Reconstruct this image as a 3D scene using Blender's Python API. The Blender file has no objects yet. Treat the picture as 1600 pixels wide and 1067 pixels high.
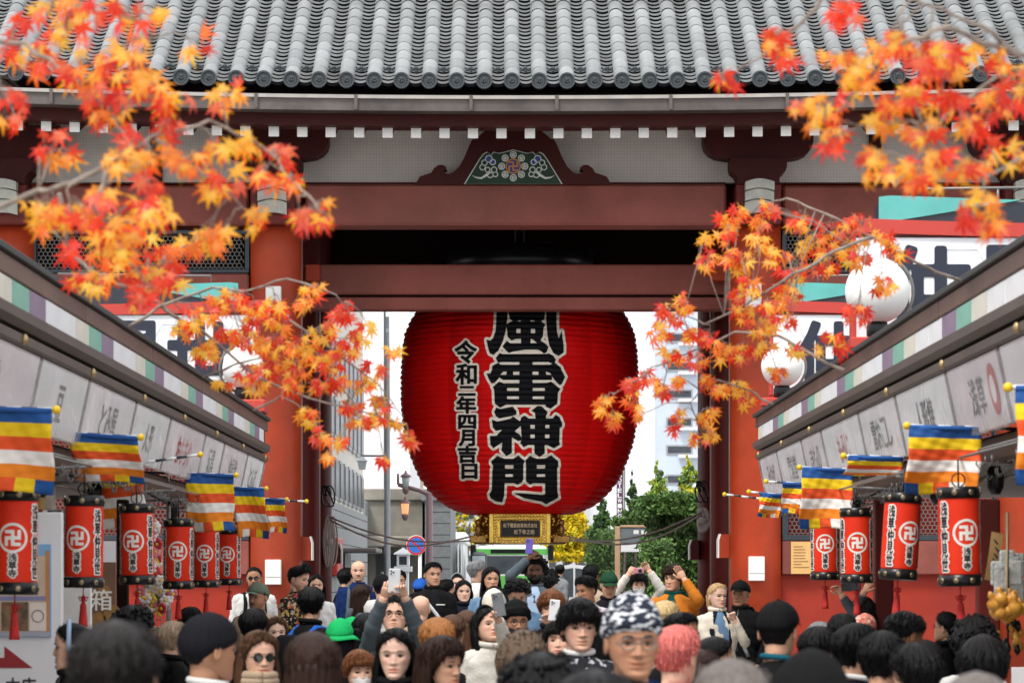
import bpy, bmesh, math, random
import numpy as np
from math import sin, cos, pi, radians, sqrt, atan2, exp
rnd = random.Random(7)
nrs = np.random.RandomState(11)
sc = bpy.context.scene

# ---------------------------------------------------------------- camera, sky, sun, exposure
F, CX, HY, CZ = 4550.0, 795.0, 901.0, 1.68      # focal length in photo pixels, vanishing point, eye height
cam_d = bpy.data.cameras.new('camera')
cam = bpy.data.objects.new('camera', cam_d)
sc.collection.objects.link(cam)
cam.location = (0, 0, CZ)
cam.rotation_euler = (pi / 2, 0, 0)
cam_d.sensor_width = 36.0
cam_d.lens = 36.0 * F / 1600.0
cam_d.shift_x = (800 - CX) / 1600.0
cam_d.shift_y = (HY - 533.5) / 1600.0
cam_d.clip_start, cam_d.clip_end = 0.5, 3000
cam_d.dof.use_dof = True
cam_d.dof.focus_distance = 38.5
cam_d.dof.aperture_fstop = 6.6
cam_d.dof.aperture_blades = 9
sc.camera = cam

SUN_EL, SUN_AZ = radians(58), radians(212)       # sun behind the camera's left shoulder, through thin cloud
world = bpy.data.worlds.new('World')
sc.world = world
world.use_nodes = True
wn = world.node_tree
wn.nodes.clear()
w_out = wn.nodes.new('ShaderNodeOutputWorld')
w_bg = wn.nodes.new('ShaderNodeBackground')
w_sky = wn.nodes.new('ShaderNodeTexSky')
w_hsv = wn.nodes.new('ShaderNodeHueSaturation')
w_sky.sky_type = 'NISHITA'
w_sky.sun_disc = False
w_sky.sun_elevation = SUN_EL
w_sky.sun_rotation = SUN_AZ
w_sky.air_density = 1.0
w_sky.dust_density = 3.0
w_hsv.inputs['Saturation'].default_value = 0.16
w_bg.inputs['Strength'].default_value = 0.118
wn.links.new(w_sky.outputs[0], w_hsv.inputs['Color'])
w_tc = wn.nodes.new('ShaderNodeTexCoord'); w_nz = wn.nodes.new('ShaderNodeTexNoise'); w_nz.inputs['Scale'].default_value = 1.6; w_nz.inputs['Detail'].default_value = 5
w_mr = wn.nodes.new('ShaderNodeMapRange'); w_mr.inputs['From Min'].default_value = 0.3; w_mr.inputs['From Max'].default_value = 0.7
w_mr.inputs['To Min'].default_value = 0.78; w_mr.inputs['To Max'].default_value = 0.96       # share of white cloud cover
w_mx = wn.nodes.new('ShaderNodeMixRGB'); w_mx.inputs[2].default_value = (6.6, 6.75, 7.0, 1)
wn.links.new(w_tc.outputs['Generated'], w_nz.inputs['Vector']); wn.links.new(w_nz.outputs['Fac'], w_mr.inputs['Value'])
wn.links.new(w_mr.outputs[0], w_mx.inputs[0]); wn.links.new(w_hsv.outputs[0], w_mx.inputs[1]); wn.links.new(w_mx.outputs[0], w_bg.inputs[0])
wn.links.new(w_bg.outputs[0], w_out.inputs[0])
sun_d = bpy.data.lights.new('sun', 'SUN')
sun_d.energy = 1.5
sun_d.angle = radians(14)
sun_d.color = (1.0, 0.955, 0.89)
sun = bpy.data.objects.new('sun', sun_d)
sc.collection.objects.link(sun)
_sv = (sin(SUN_AZ) * cos(SUN_EL), cos(SUN_AZ) * cos(SUN_EL), sin(SUN_EL))
from mathutils import Vector, Matrix
sun.rotation_euler = Vector(_sv).to_track_quat('Z', 'Y').to_euler()
sc.view_settings.view_transform = 'Standard'
sc.view_settings.look = 'None'
sc.view_settings.exposure = 1.05
sc.view_settings.gamma = 1.0
sc.view_settings.use_curve_mapping = False
sc.cycles.use_denoising = True
sc.cycles.max_bounces = 8
sc.cycles.transparent_max_bounces = 12
sc.cycles.sample_clamp_indirect = 6

# ---------------------------------------------------------------- helpers
def Xp(px, d): return (px - CX) * d / F
def Zp(py, d): return CZ + (HY - py) * d / F
def P(px, py, d): return np.array((Xp(px, d), d, Zp(py, d)))

MATS = {}
def mat(name, col, rough=0.6, var=0.12, scale=6.0, bump=0.0, bscale=60.0, metal=0.0, spec=0.5,
        col2=None, streak=False, trans=0.0, coat=0.0, dirt=0.0, emit=None):
    """a procedural material: a base colour broken up by two noises, fine relief, uneven gloss"""
    if name in MATS: return MATS[name]
    m = bpy.data.materials.new(name); m.use_nodes = True
    nt = m.node_tree; N = nt.nodes; L = nt.links
    b = N['Principled BSDF']
    tc = N.new('ShaderNodeTexCoord'); mp = N.new('ShaderNodeMapping')
    L.new(tc.outputs['Object'], mp.inputs[0])
    if streak: mp.inputs['Scale'].default_value = (1, 1, 0.08)
    n1 = N.new('ShaderNodeTexNoise'); n1.inputs['Scale'].default_value = scale
    n1.inputs['Detail'].default_value = 6; n1.inputs['Roughness'].default_value = 0.62
    L.new(mp.outputs[0], n1.inputs['Vector'])
    rp = N.new('ShaderNodeValToRGB')
    c = np.array(col[:3], float); c2 = np.array(col2[:3], float) if col2 else c * (1 + var)
    c1 = c * (1 - var)
    rp.color_ramp.elements[0].position = 0.32; rp.color_ramp.elements[1].position = 0.68
    rp.color_ramp.elements[0].color = (*c1, 1); rp.color_ramp.elements[1].color = (*np.clip(c2, 0, 1), 1)
    L.new(n1.outputs['Fac'], rp.inputs[0])
    last = rp.outputs[0]
    if dirt > 0:
        n3 = N.new('ShaderNodeTexNoise'); n3.inputs['Scale'].default_value = scale * 0.35; n3.inputs['Detail'].default_value = 8
        L.new(tc.outputs['Object'], n3.inputs['Vector'])
        r3 = N.new('ShaderNodeValToRGB'); r3.color_ramp.elements[0].position = 0.5; r3.color_ramp.elements[1].position = 0.75
        r3.color_ramp.elements[1].color = (dirt, dirt, dirt, 1)
        L.new(n3.outputs['Fac'], r3.inputs[0])
        mx = N.new('ShaderNodeMixRGB'); mx.inputs[2].default_value = (0.06, 0.05, 0.04, 1)
        L.new(r3.outputs[0], mx.inputs[0]); L.new(last, mx.inputs[1]); last = mx.outputs[0]
    L.new(last, b.inputs['Base Color'])
    rr = N.new('ShaderNodeMapRange'); rr.inputs['To Min'].default_value = max(0.03, rough - 0.1); rr.inputs['To Max'].default_value = min(1, rough + 0.12)
    L.new(n1.outputs['Fac'], rr.inputs['Value']); L.new(rr.outputs[0], b.inputs['Roughness'])
    b.inputs['Metallic'].default_value = metal
    b.inputs['Specular IOR Level'].default_value = spec
    if coat: b.inputs['Coat Weight'].default_value = coat
    if trans: b.inputs['Transmission Weight'].default_value = trans
    if emit: b.inputs['Emission Color'].default_value = (*emit[:3], 1); b.inputs['Emission Strength'].default_value = emit[3]
    if bump > 0:
        n2 = N.new('ShaderNodeTexNoise'); n2.inputs['Scale'].default_value = bscale; n2.inputs['Detail'].default_value = 4
        L.new(mp.outputs[0], n2.inputs['Vector'])
        bp = N.new('ShaderNodeBump'); bp.inputs['Strength'].default_value = bump; bp.inputs['Distance'].default_value = 0.02
        L.new(n2.outputs['Fac'], bp.inputs['Height']); L.new(bp.outputs[0], b.inputs['Normal'])
    MATS[name] = m
    return m

class MB:
    """collects shapes; build() links them as ONE mesh object"""
    def __init__(s): s.v = []; s.f = []; s.m = []; s.sm = []; s.n = 0
    def add(s, v, f, m=0, smooth=False):
        v = np.asarray(v, float).reshape(-1, 3); o = s.n
        s.v.append(v); s.n += len(v)
        for q in f: s.f.append(tuple(int(i) + o for i in q)); s.m.append(m); s.sm.append(smooth)
        return s
    def box(s, x0, x1, y0, y1, z0, z1, b=0.0, m=0):
        x0, x1 = min(x0, x1), max(x0, x1); y0, y1 = min(y0, y1), max(y0, y1); z0, z1 = min(z0, z1), max(z0, z1)
        b = min(b, (x1 - x0) * .45, (y1 - y0) * .45, (z1 - z0) * .45)
        if b <= 0:
            v = [(x, y, z) for z in (z0, z1) for y in (y0, y1) for x in (x0, x1)]
            f = [(0, 2, 3, 1), (4, 5, 7, 6), (0, 1, 5, 4), (2, 6, 7, 3), (0, 4, 6, 2), (1, 3, 7, 5)]
            return s.add(v, f, m)
        lo = np.array((x0, y0, z0)); hi = np.array((x1, y1, z1)); v = []; idx = {}
        for cx_ in (0, 1):
            for cy_ in (0, 1):
                for cz_ in (0, 1):
                    c = (cx_, cy_, cz_)
                    for a in range(3):
                        p = [0, 0, 0]
                        for k in range(3):
                            e = hi[k] if c[k] else lo[k]
                            if k != a: e += -b if c[k] else b
                            p[k] = e
                        idx[(c, a)] = len(v); v.append(p)
        f = []
        for a in range(3):
            k, l = (a + 1) % 3, (a + 2) % 3
            for side in (0, 1):
                def cc(i, j):
                    c = [0, 0, 0]; c[a] = side; c[k] = i; c[l] = j; return tuple(c)
                q = [idx[(cc(0, 0), a)], idx[(cc(1, 0), a)], idx[(cc(1, 1), a)], idx[(cc(0, 1), a)]]
                f.append(q if side else q[::-1])
            for i in (0, 1):
                for j in (0, 1):
                    def ce(t):
                        c = [0, 0, 0]; c[k] = i; c[l] = j; c[a] = t; return tuple(c)
                    q = [idx[(ce(0), k)], idx[(ce(1), k)], idx[(ce(1), l)], idx[(ce(0), l)]]
                    f.append(q if (i == j) else q[::-1])
        for c in [(i, j, k) for i in (0, 1) for j in (0, 1) for k in (0, 1)]:
            q = [idx[(c, 0)], idx[(c, 1)], idx[(c, 2)]]
            f.append(q if sum(c) % 2 else q[::-1])
        return s.add(v, f, m)
    def loft(s, rings, m=0, smooth=True, cap=True, closed=True):
        R = np.asarray(rings, float); k, n = R.shape[:2]; f = []
        for i in range(k - 1):
            for j in range(n if closed else n - 1):
                a, b_ = i * n + j, i * n + (j + 1) % n
                f.append((a, b_, b_ + n, a + n))
        if cap and closed:
            f.append(tuple(range(n))[::-1]); f.append(tuple(range((k - 1) * n, k * n)))
        return s.add(R.reshape(-1, 3), f, m, smooth)
    def tube(s, pts, rad, n=8, m=0, smooth=True, cap=True, flat=1.0):
        P_ = [np.asarray(p, float) for p in pts]; k = len(P_)
        if not hasattr(rad, '__len__'): rad = [rad] * k
        T = []
        for i in range(k):
            t = P_[min(i + 1, k - 1)] - P_[max(i - 1, 0)]; T.append(t / (np.linalg.norm(t) + 1e-9))
        u = np.cross(T[0], (0, 0, 1) if abs(T[0][2]) < .9 else (0, 1, 0)); u /= np.linalg.norm(u)
        rings = []
        for i in range(k):
            u = u - T[i] * np.dot(u, T[i]); u /= (np.linalg.norm(u) + 1e-9); w = np.cross(T[i], u)
            rings.append([P_[i] + rad[i] * (u * cos(2 * pi * j / n) + w * flat * sin(2 * pi * j / n)) for j in range(n)])
        return s.loft(rings, m, smooth, cap)
    def lathe(s, prof, c=(0, 0, 0), n=24, m=0, smooth=True, cap=True):
        c = np.asarray(c, float)
        return s.loft([[c + (r * cos(2 * pi * j / n), r * sin(2 * pi * j / n), z) for j in range(n)] for r, z in prof], m, smooth, cap)
    def prism(s, poly, o, u, w, depth, m=0, smooth_side=False):
        """poly (list of (a,b)) in plane o + a u + b w, pushed by the vector depth"""
        o = np.asarray(o, float); u = np.asarray(u, float); w = np.asarray(w, float); d = np.asarray(depth, float); n = len(poly)
        A = [o + a * u + b * w for a, b in poly]; B = [p + d for p in A]
        f = [tuple(range(n)), tuple(range(2 * n - 1, n - 1, -1))] + [(i, i + n, (i + 1) % n + n, (i + 1) % n) for i in range(n)]
        return s.add(A + B, f, m)
    def ball(s, c, r, n=12, k=8, m=0, sq=(1, 1, 1)):
        c = np.asarray(c, float); sq = np.asarray(sq, float)
        return s.loft([[c + r * sq * (sin(pi * i / k) * cos(2 * pi * j / n), sin(pi * i / k) * sin(2 * pi * j / n), -cos(pi * i / k)) for j in range(n)]
                       for i in [0.04] + list(range(1, k)) + [k - 0.04]], m)
    def mesh(s, name, mats, org=(0, 0, 0)):
        me = bpy.data.meshes.new(name)
        v = np.concatenate(s.v) - np.asarray(org, float) if s.v else np.zeros((0, 3))
        me.from_pydata(v.tolist(), [], s.f)
        for mt in (mats if isinstance(mats, (list, tuple)) else [mats]): me.materials.append(mt)
        me.polygons.foreach_set('material_index', s.m)
        me.polygons.foreach_set('use_smooth', s.sm)
        me.update()
        return me

ORG = {}
def link(o, parent, world):
    sc.collection.objects.link(o)
    w = np.asarray(world, float)
    if parent is not None:
        o.parent = parent; o.location = tuple(w - ORG[parent.name])
    else: o.location = tuple(w)
    ORG[o.name] = w
    return o
def thing(name, label, cat, loc=(0, 0, 0), group=None):
    o = bpy.data.objects.new(name, None); o.empty_display_size = 0.1
    link(o, None, loc); o['label'] = label; o['category'] = cat
    if group: o['group'] = group
    return o
def part(name, mb, mats, parent, stuff=False, label=None):
    """one part: a mesh object in world coordinates, hung under its parent"""
    org = ORG[parent.name]
    o = bpy.data.objects.new(name, mb.mesh(name, mats, org)); link(o, parent, org)
    if stuff: o['kind'] = 'stuff'
    if label: o['label'] = label
    return o
def solo(name, mb, mats, label=None, cat=None, group=None, kind=None, loc=(0, 0, 0)):
    o = bpy.data.objects.new(name, mb.mesh(name, mats, loc)); link(o, None, loc)
    if label: o['label'] = label
    if cat: o['category'] = cat
    if group: o['group'] = group
    if kind: o['kind'] = kind
    return o
def inst(name, me, parent, loc, rot=None, scale=None, color=None):
    """a piece that shares mesh data"""
    o = bpy.data.objects.new(name, me); link(o, parent, loc)
    if rot is not None: o.rotation_euler = rot
    if scale is not None: o.scale = (scale,) * 3 if not hasattr(scale, '__len__') else scale
    if color is not None: o.color = (*color[:3], 1)
    return o
def dup(root, loc, label=None):
    """a copy of a thing with copies of its parts and sub-parts"""
    def cp(o, parent):
        c = o.copy(); sc.collection.objects.link(c)
        if parent is not None: c.parent = parent
        for ch in o.children: cp(ch, c)
        return c
    r = cp(root, None); r.location = loc
    if label: r['label'] = label
    return r

# ---------------------------------------------------------------- lettering: outlines of glyphs as signed distance fields
def poly_sd(poly, X, Y):
    p = np.asarray(poly, float); q = np.roll(p, -1, 0)
    return edges_sd(p, q, X, Y)
def edges_sd(p, q, X, Y):
    D = np.full(X.shape, 1e9); ins = np.zeros(X.shape, bool)
    for (ax, ay), (bx, by) in zip(p, q):
        ex, ey = bx - ax, by - ay; L2 = ex * ex + ey * ey
        if L2 < 1e-14: continue
        t = np.clip(((X - ax) * ex + (Y - ay) * ey) / L2, 0, 1)
        D = np.minimum(D, (X - ax - t * ex) ** 2 + (Y - ay - t * ey) ** 2)
        c = ((ay > Y) != (by > Y))
        if abs(ey) > 1e-12: ins ^= c & (X < ax + (Y - ay) / ey * ex)
    D = np.sqrt(D)
    return np.where(ins, -D, D)
_GL = {}
def glyph_edges(ch):
    """outline edges of one glyph of Blender's own font, in a unit square"""
    if ch in _GL: return _GL[ch]
    cu = bpy.data.curves.new('glyph', 'FONT'); cu.body = ch; cu.fill_mode = 'FRONT'; cu.resolution_u = 3
    ob = bpy.data.objects.new('glyph', cu); sc.collection.objects.link(ob)
    me = bpy.data.meshes.new_from_object(ob)
    cnt = {}
    for pl in me.polygons:
        vs = list(pl.vertices)
        for a, b in zip(vs, vs[1:] + vs[:1]):
            k = (min(a, b), max(a, b)); cnt[k] = cnt.get(k, 0) + 1
    co = np.array([v.co[:2] for v in me.vertices]) if len(me.vertices) else np.zeros((0, 2))
    ed = [k for k, c in cnt.items() if c == 1]
    bpy.data.objects.remove(ob); bpy.data.curves.remove(cu); bpy.data.meshes.remove(me)
    if not ed: _GL[ch] = None; return None
    p = np.array([co[a] for a, b in ed]); q = np.array([co[b] for a, b in ed])
    lo = np.minimum(p.min(0), q.min(0)); hi = np.maximum(p.max(0), q.max(0))
    _GL[ch] = (p, q, lo, hi)
    return _GL[ch]
def contour(Fv, xs, ys, iso):
    """filled region Fv < iso as polygons in the plane"""
    G = Fv - iso; H, W = G.shape; verts = []; polys = []; vid = {}
    def vert(k, x, y):
        if k not in vid: vid[k] = len(verts); verts.append((x, y))
        return vid[k]
    neg = G < 0
    anyc = neg[:-1, :-1] | neg[1:, :-1] | neg[:-1, 1:] | neg[1:, 1:]
    for i, j in zip(*np.nonzero(anyc)):
        cs = [(i, j), (i, j + 1), (i + 1, j + 1), (i + 1, j)]; pl = []
        for a, b in zip(cs, cs[1:] + cs[:1]):
            ga, gb = G[a], G[b]
            if ga < 0: pl.append(vert(a, xs[a[1]], ys[a[0]]))
            if (ga < 0) != (gb < 0):
                t = ga / (ga - gb); k = (min(a, b), max(a, b))
                pl.append(vert(k, xs[a[1]] + t * (xs[b[1]] - xs[a[1]]), ys[a[0]] + t * (ys[b[0]] - ys[a[0]])))
        if len(pl) >= 3: polys.append(pl)
    return verts, polys
def text_sdf(chars, cells, bold=0.0, step=0.02, pad=0.15):
    """chars laid into cells (x0, y0, x1, y1); returns field, xs, ys"""
    C = np.array(cells, float)
    x0, y0, x1, y1 = C[:, 0].min(), C[:, 1].min(), C[:, 2].max(), C[:, 3].max()
    xs = np.arange(x0 - pad, x1 + pad + step, step); ys = np.arange(y0 - pad, y1 + pad + step, step)
    X, Y = np.meshgrid(xs, ys); Fv = np.full(X.shape, 1e9)
    for ch, (a, b, c, d) in zip(chars, cells):
        g = glyph_edges(ch)
        if g is None: continue
        p, q, lo, hi = g
        sc_ = np.array(((c - a) / (hi[0] - lo[0] + 1e-6), (d - b) / (hi[1] - lo[1] + 1e-6)))
        if ch in '一-ー': sc_[:] = sc_[0]; 
        off = np.array(((a + c) / 2, (b + d) / 2)) - (lo + hi) / 2 * sc_
        win = (xs > a - pad) & (xs < c + pad); wy = (ys > b - pad) & (ys < d + pad)
        ix = np.ix_(wy, win)
        Fv[ix] = np.minimum(Fv[ix], edges_sd(p * sc_ + off, q * sc_ + off, X[ix], Y[ix]) - bold)
    return Fv, xs, ys
def lettering(mb, Fv, xs, ys, iso, place, m=0, both=False):
    v, f = contour(Fv, xs, ys, iso)
    if v: mb.add([place(a, b) for a, b in v], f, m)
def row_cells(n, x0, x1, y0, y1, gap=0.12):
    w = (x1 - x0) / n
    return [(x0 + k * w + w * gap / 2, y0, x0 + (k + 1) * w - w * gap / 2, y1) for k in range(n)]
def col_cells(n, x0, x1, y0, y1, gap=0.1):
    h = (y1 - y0) / n
    return [(x0, y1 - (k + 1) * h + h * gap / 2, x1, y1 - k * h - h * gap / 2) for k in range(n)]

# ---------------------------------------------------------------- materials of the gate
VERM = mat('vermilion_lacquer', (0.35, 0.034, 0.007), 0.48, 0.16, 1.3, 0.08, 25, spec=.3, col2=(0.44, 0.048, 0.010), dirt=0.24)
REDWALL = mat('red_wall_paint', (0.30, 0.020, 0.009), 0.6, 0.10, 1.2, 0.08, 40, spec=.3, col2=(0.37, 0.030, 0.012), dirt=0.3)
BEAM = mat('weathered_red_beam', (0.235, 0.062, 0.047), 0.62, 0.2, 0.9, 0.12, 18, spec=.25, col2=(0.32, 0.092, 0.072), dirt=0.4)
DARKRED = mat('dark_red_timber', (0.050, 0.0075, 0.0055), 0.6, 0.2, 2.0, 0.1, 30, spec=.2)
MIDRED = mat('deep_red_and_shaded_lacquer', (0.115, 0.010, 0.006), 0.5, 0.15, 2.0, 0.06, 30, spec=.3)  # dark red posts; also gate vermilion with passage shade put into the colour
SHADEWOOD = mat('dark_timber_and_shade', (0.010, 0.004, 0.0035), 0.8, 0.2, 3.0, spec=.1)  # near-black timber and joints; ceiling and eave gap shade put into the colour
PLASTER = mat('white_plaster', (0.78, 0.71, 0.65), 0.85, 0.07, 2.0, 0.1, 60, dirt=0.12)
WHITEPAINT = mat('white_paint', (0.82, 0.81, 0.78), 0.6, 0.05, 8.0)
TILE = mat('grey_roof_tile', (0.205, 0.216, 0.22), 0.6, 0.16, 3.5, 0.15, 90, spec=.3, col2=(0.295, 0.305, 0.31), dirt=0.5)
_nt = TILE.node_tree; _b = _nt.nodes['Principled BSDF']; _l = _b.inputs['Base Color'].links[0].from_socket; _oi = _nt.nodes.new('ShaderNodeObjectInfo'); _mr = _nt.nodes.new('ShaderNodeMapRange')
_mr.inputs['To Min'].default_value = .80; _mr.inputs['To Max'].default_value = 1.10; _nt.links.new(_oi.outputs['Random'], _mr.inputs['Value']); _mx = _nt.nodes.new('ShaderNodeMixRGB'); _mx.blend_type = 'MULTIPLY'; _mx.inputs[0].default_value = 1
_nt.links.new(_l, _mx.inputs[1]); _nt.links.new(_mr.outputs[0], _mx.inputs[2]); _nt.links.new(_mx.outputs[0], _b.inputs['Base Color'])
TILE_D = mat('dark_eave_tile', (0.035, 0.045, 0.052), 0.5, 0.25, 9.0, 0.25, 70)
DECK_SHADE = mat('roof_deck_and_gap_shade', (0.018, 0.018, 0.02), 0.9, 0.2, spec=.1)  # near-black roof deck; also paints the shade in the pan tile gaps
GUTTER = mat('weathered_copper_gutter', (0.085, 0.07, 0.062), 0.5, 0.25, 2.2, 0.08, 30, metal=0.2, col2=(0.13, 0.108, 0.097), dirt=0.25)
GUTTER_L = mat('gutter_lip', (0.36, 0.335, 0.31), 0.4, 0.15, 4.0)
FRAME = mat('dark_slate_frame', (0.025, 0.035, 0.045), 0.5, 0.2, 5.0)
WIRE = mat('galvanised_wire', (0.16, 0.16, 0.15), 0.5, 0.1)
WIRE_D = mat('net_thread', (0.07, 0.065, 0.06), 0.8, 0.1)
GOLD = mat('gilt_brass', (0.92, 0.56, 0.12), 0.32, 0.25, 14.0, 0.35, 45, metal=1.0)
GOLD_D = mat('aged_gilt', (0.42, 0.24, 0.07), 0.32, 0.4, 30.0, 0.6, 60, metal=0.9)
BLACK = mat('black_lacquer', (0.008, 0.008, 0.009), 0.3, 0.2, 6.0, spec=.3)
GREEN = mat('carved_green_ground', (0.004, 0.026, 0.010), 0.6, 0.2, 9.0)
BLUE = mat('carved_blue', (0.02, 0.05, 0.28), 0.55, 0.2, 9.0)
ORANGE = mat('carved_ochre', (0.50, 0.19, 0.03), 0.55, 0.1, 9.0)
PALE = mat('carved_white', (0.62, 0.64, 0.60), 0.7, 0.1, 9.0)

# ---------------------------------------------------------------- ground
gm = mat('paving_stone', (0.34, 0.33, 0.315), 0.75, 0.2, 1.5, 0.2, 60, dirt=0.4)
ground = MB().add([(-600, -40, 0), (600, -40, 0), (600, 1500, 0), (-600, 1500, 0)], [(0, 1, 2, 3)])
solo('ground', ground, gm, kind='structure')
road = MB().add([(-300, 53, .004), (300, 53, .004), (300, 68, .004), (-300, 68, .004)], [(0, 1, 2, 3)])
solo('road', road, mat('asphalt', (0.05, 0.05, 0.052), 0.85, 0.2, 4.0, 0.3, 120), kind='structure')
kb = MB()
for k in range(30):
    if k in (14, 15): continue
    kb.box(-60 + k * 4, -56.02 + k * 4, 52.7, 52.9, 0, .13, .02)
solo('kerb', kb, mat('kerb_stone', (0.33, 0.32, 0.30), 0.8, 0.15, 5.0, 0.2), kind='structure')

# ================================================================ the gate
GX = 0.09
gate = thing('temple_gate', 'great red temple gate with a grey tiled roof spanning the street', 'gate', (GX, 41.5, 0))
DF, DM, DB = 38.0, 41.8, 44.5
PR = 0.335
def pillar(x, y, h, m, stone=True):
    mb = MB()
    mb.lathe([(PR * 1.0, 0.12), (PR, 2.0), (PR, h - .5), (PR * .985, h)], (x, y, 0), 40)
    o = part('pillar', mb, m, gate)
    part('pillar_base', MB().lathe([(PR * 1.45, 0), (PR * 1.45, .08), (PR * 1.2, .13), (PR * 1.05, .16)], (x, y, 0), 32), mat('base_stone', (0.3, 0.29, 0.27), 0.8), o)
    return o
for s in (-1, 1):
    pillar(GX + s * 3.13, DF, 6.36, VERM)
    pillar(GX + s * 6.59, DF, 6.36, VERM)
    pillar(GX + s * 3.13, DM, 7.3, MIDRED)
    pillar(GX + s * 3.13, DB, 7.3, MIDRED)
# thin conduits on the inner pillars
for s in (-1, 1):
    mb = MB()
    x = GX + s * 2.80
    mb.tube([(x, DF + .12, 1.0), (x, DF + .12, 6.2)], 0.012, 6)
    mb.tube([(x + s * .01, DM - .1, 1.0), (x + s * .01, DM - .1, 6.2)], 0.012, 6)
    part('conduit', mb, mat('painted_conduit', (0.33, 0.18, 0.15), 0.5), gate)

# beams across the front
def beam(name, x0, x1, y0, y1, z0, z1, m, b=.02): return part(name, MB().box(x0, x1, y0, y1, z0, z1, b), m, gate)
zu0, zu1 = Zp(352, 37.75), Zp(288, 37.75)
xin = 2.73
beam('upper_beam', GX - xin, GX + xin, 37.74, 38.28, zu0, zu1, BEAM, .03)
beam('beam_moulding', GX - xin, GX + xin, 37.78, 38.2, zu1 + .002, zu1 + .03, DARKRED, .008)
for s in (-1, 1):
    a, b_ = GX + s * 3.47, GX + s * 6.3
    beam('side_beam', a, b_, 37.80, 38.25, Zp(352, 37.8), Zp(290, 37.8), BEAM, .03)
    beam('side_beam', a, b_, 37.86, 38.2, Zp(484, 37.9), Zp(428, 37.9), BEAM, .02)
    beam('side_beam', a, b_, 37.90, 38.2, Zp(897, 38), Zp(845, 38), BEAM, .012)
    part('wall_panel', MB().box(a, b_, 38.02, 38.16, 0.02, Zp(897.6, 38)), REDWALL, gate)
    part('wall_panel', MB().box(a, b_, 38.06, 38.16, Zp(560, 38), Zp(484.4, 38)), REDWALL, gate)
    # far inside, a plain red wall behind the lattice windows
    part('inner_wall', MB().box(a - s * .3, b_ + s * 2, 39.4, 39.5, 0.02, 7.3), REDWALL, gate)
    # lattice windows: frame + hexagonal wire mesh
    for (py0, py1, ft) in ((360, 428, .055), (560, 845, .075)):
        z0, z1 = Zp(py1 - .5, 37.95), Zp(py0, 37.95)
        x0, x1 = min(a, b_), max(a, b_)
        mb = MB()
        mb.box(x0, x1, 37.9, 38.05, z0, z0 + ft, .008); mb.box(x0, x1, 37.9, 38.05, z1 - ft, z1, .008)
        mb.box(x0, x0 + ft, 37.905, 38.045, z0 + ft, z1 - ft); mb.box(x1 - ft, x1, 37.905, 38.045, z0 + ft, z1 - ft)
        wf = part('window_frame', mb, FRAME, gate)
        hexm = MB(); hx = .058; hr = hx / sqrt(3); w = .0045
        nx, nz = int((x1 - x0 - 2 * ft) / hx), int((z1 - z0 - 2 * ft) / (1.5 * hr))
        for i in range(nx + 1):
            for j in range(nz + 1):
                cx = x0 + ft + i * hx + (hx / 2 if j % 2 else 0); cz = z0 + ft + j * 1.5 * hr
                if cx + hx / 2 > x1 - ft or cz + hr > z1 - ft: continue
                pts = [(cx + hr * sin(pi / 3 * k), cz + hr * cos(pi / 3 * k)) for k in range(6)]
                for (p, q) in ((pts[0], pts[1]), (pts[1], pts[2]), (pts[5], pts[0])):
                    dx, dz = q[0] - p[0], q[1] - p[1]; l = sqrt(dx * dx + dz * dz); nx_, nz_ = -dz / l * w, dx / l * w
                    hexm.add([(p[0] + nx_, 37.96, p[1] + nz_), (q[0] + nx_, 37.96, q[1] + nz_), (q[0] - nx_, 37.96, q[1] - nz_), (p[0] - nx_, 37.96, p[1] - nz_)], [(0, 1, 2, 3)])
        part('wire_mesh', hexm, WIRE, wf, stuff=True)
    part('window_backing', MB().box(a, b_ + s * 1.5, 38.9, 38.95, Zp(428, 38), Zp(352, 38)), SHADEWOOD, gate)
# white upper wall in bays, dark frame strips between
zw0, zw1 = Zp(288, 38.05), 7.95
xs_ = [GX - 9, GX - 4.72, GX - 4.66, GX - 3.2, GX + 3.2, GX + 4.62, GX + 4.72, GX + 9]
for x0, x1 in ((GX - 9, GX - 4.78), (GX - 4.62, GX + 4.62), (GX + 4.78, GX + 9)):
    part('plaster_wall', MB().box(x0, x1, 38.10, 38.22, zw0 + .03, zw1), PLASTER, gate)
for s in (-1, 1): part('wall_strut', MB().box(GX + s * 4.62, GX + s * 4.78, 38.04, 38.2, zw0, zw1, .01), DARKRED, gate)
# bird net in front of the plaster
net = MB(); t = .0005
for k in range(int(18 / .042)):
    x = GX - 9 + k * .042
    net.add([(x - t, 37.99, zw0), (x + t, 37.99, zw0), (x + t, 37.99, zw1 - .1), (x - t, 37.99, zw1 - .1)], [(0, 1, 2, 3)])
for k in range(int((zw1 - .1 - zw0) / .042)):
    z = zw0 + k * .042
    net.add([(GX - 9, 37.992, z - t), (GX + 9, 37.992, z - t), (GX + 9, 37.992, z + t), (GX - 9, 37.992, z + t)], [(0, 1, 2, 3)])
part('bird_net', net, WIRE_D, gate, stuff=True)

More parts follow.
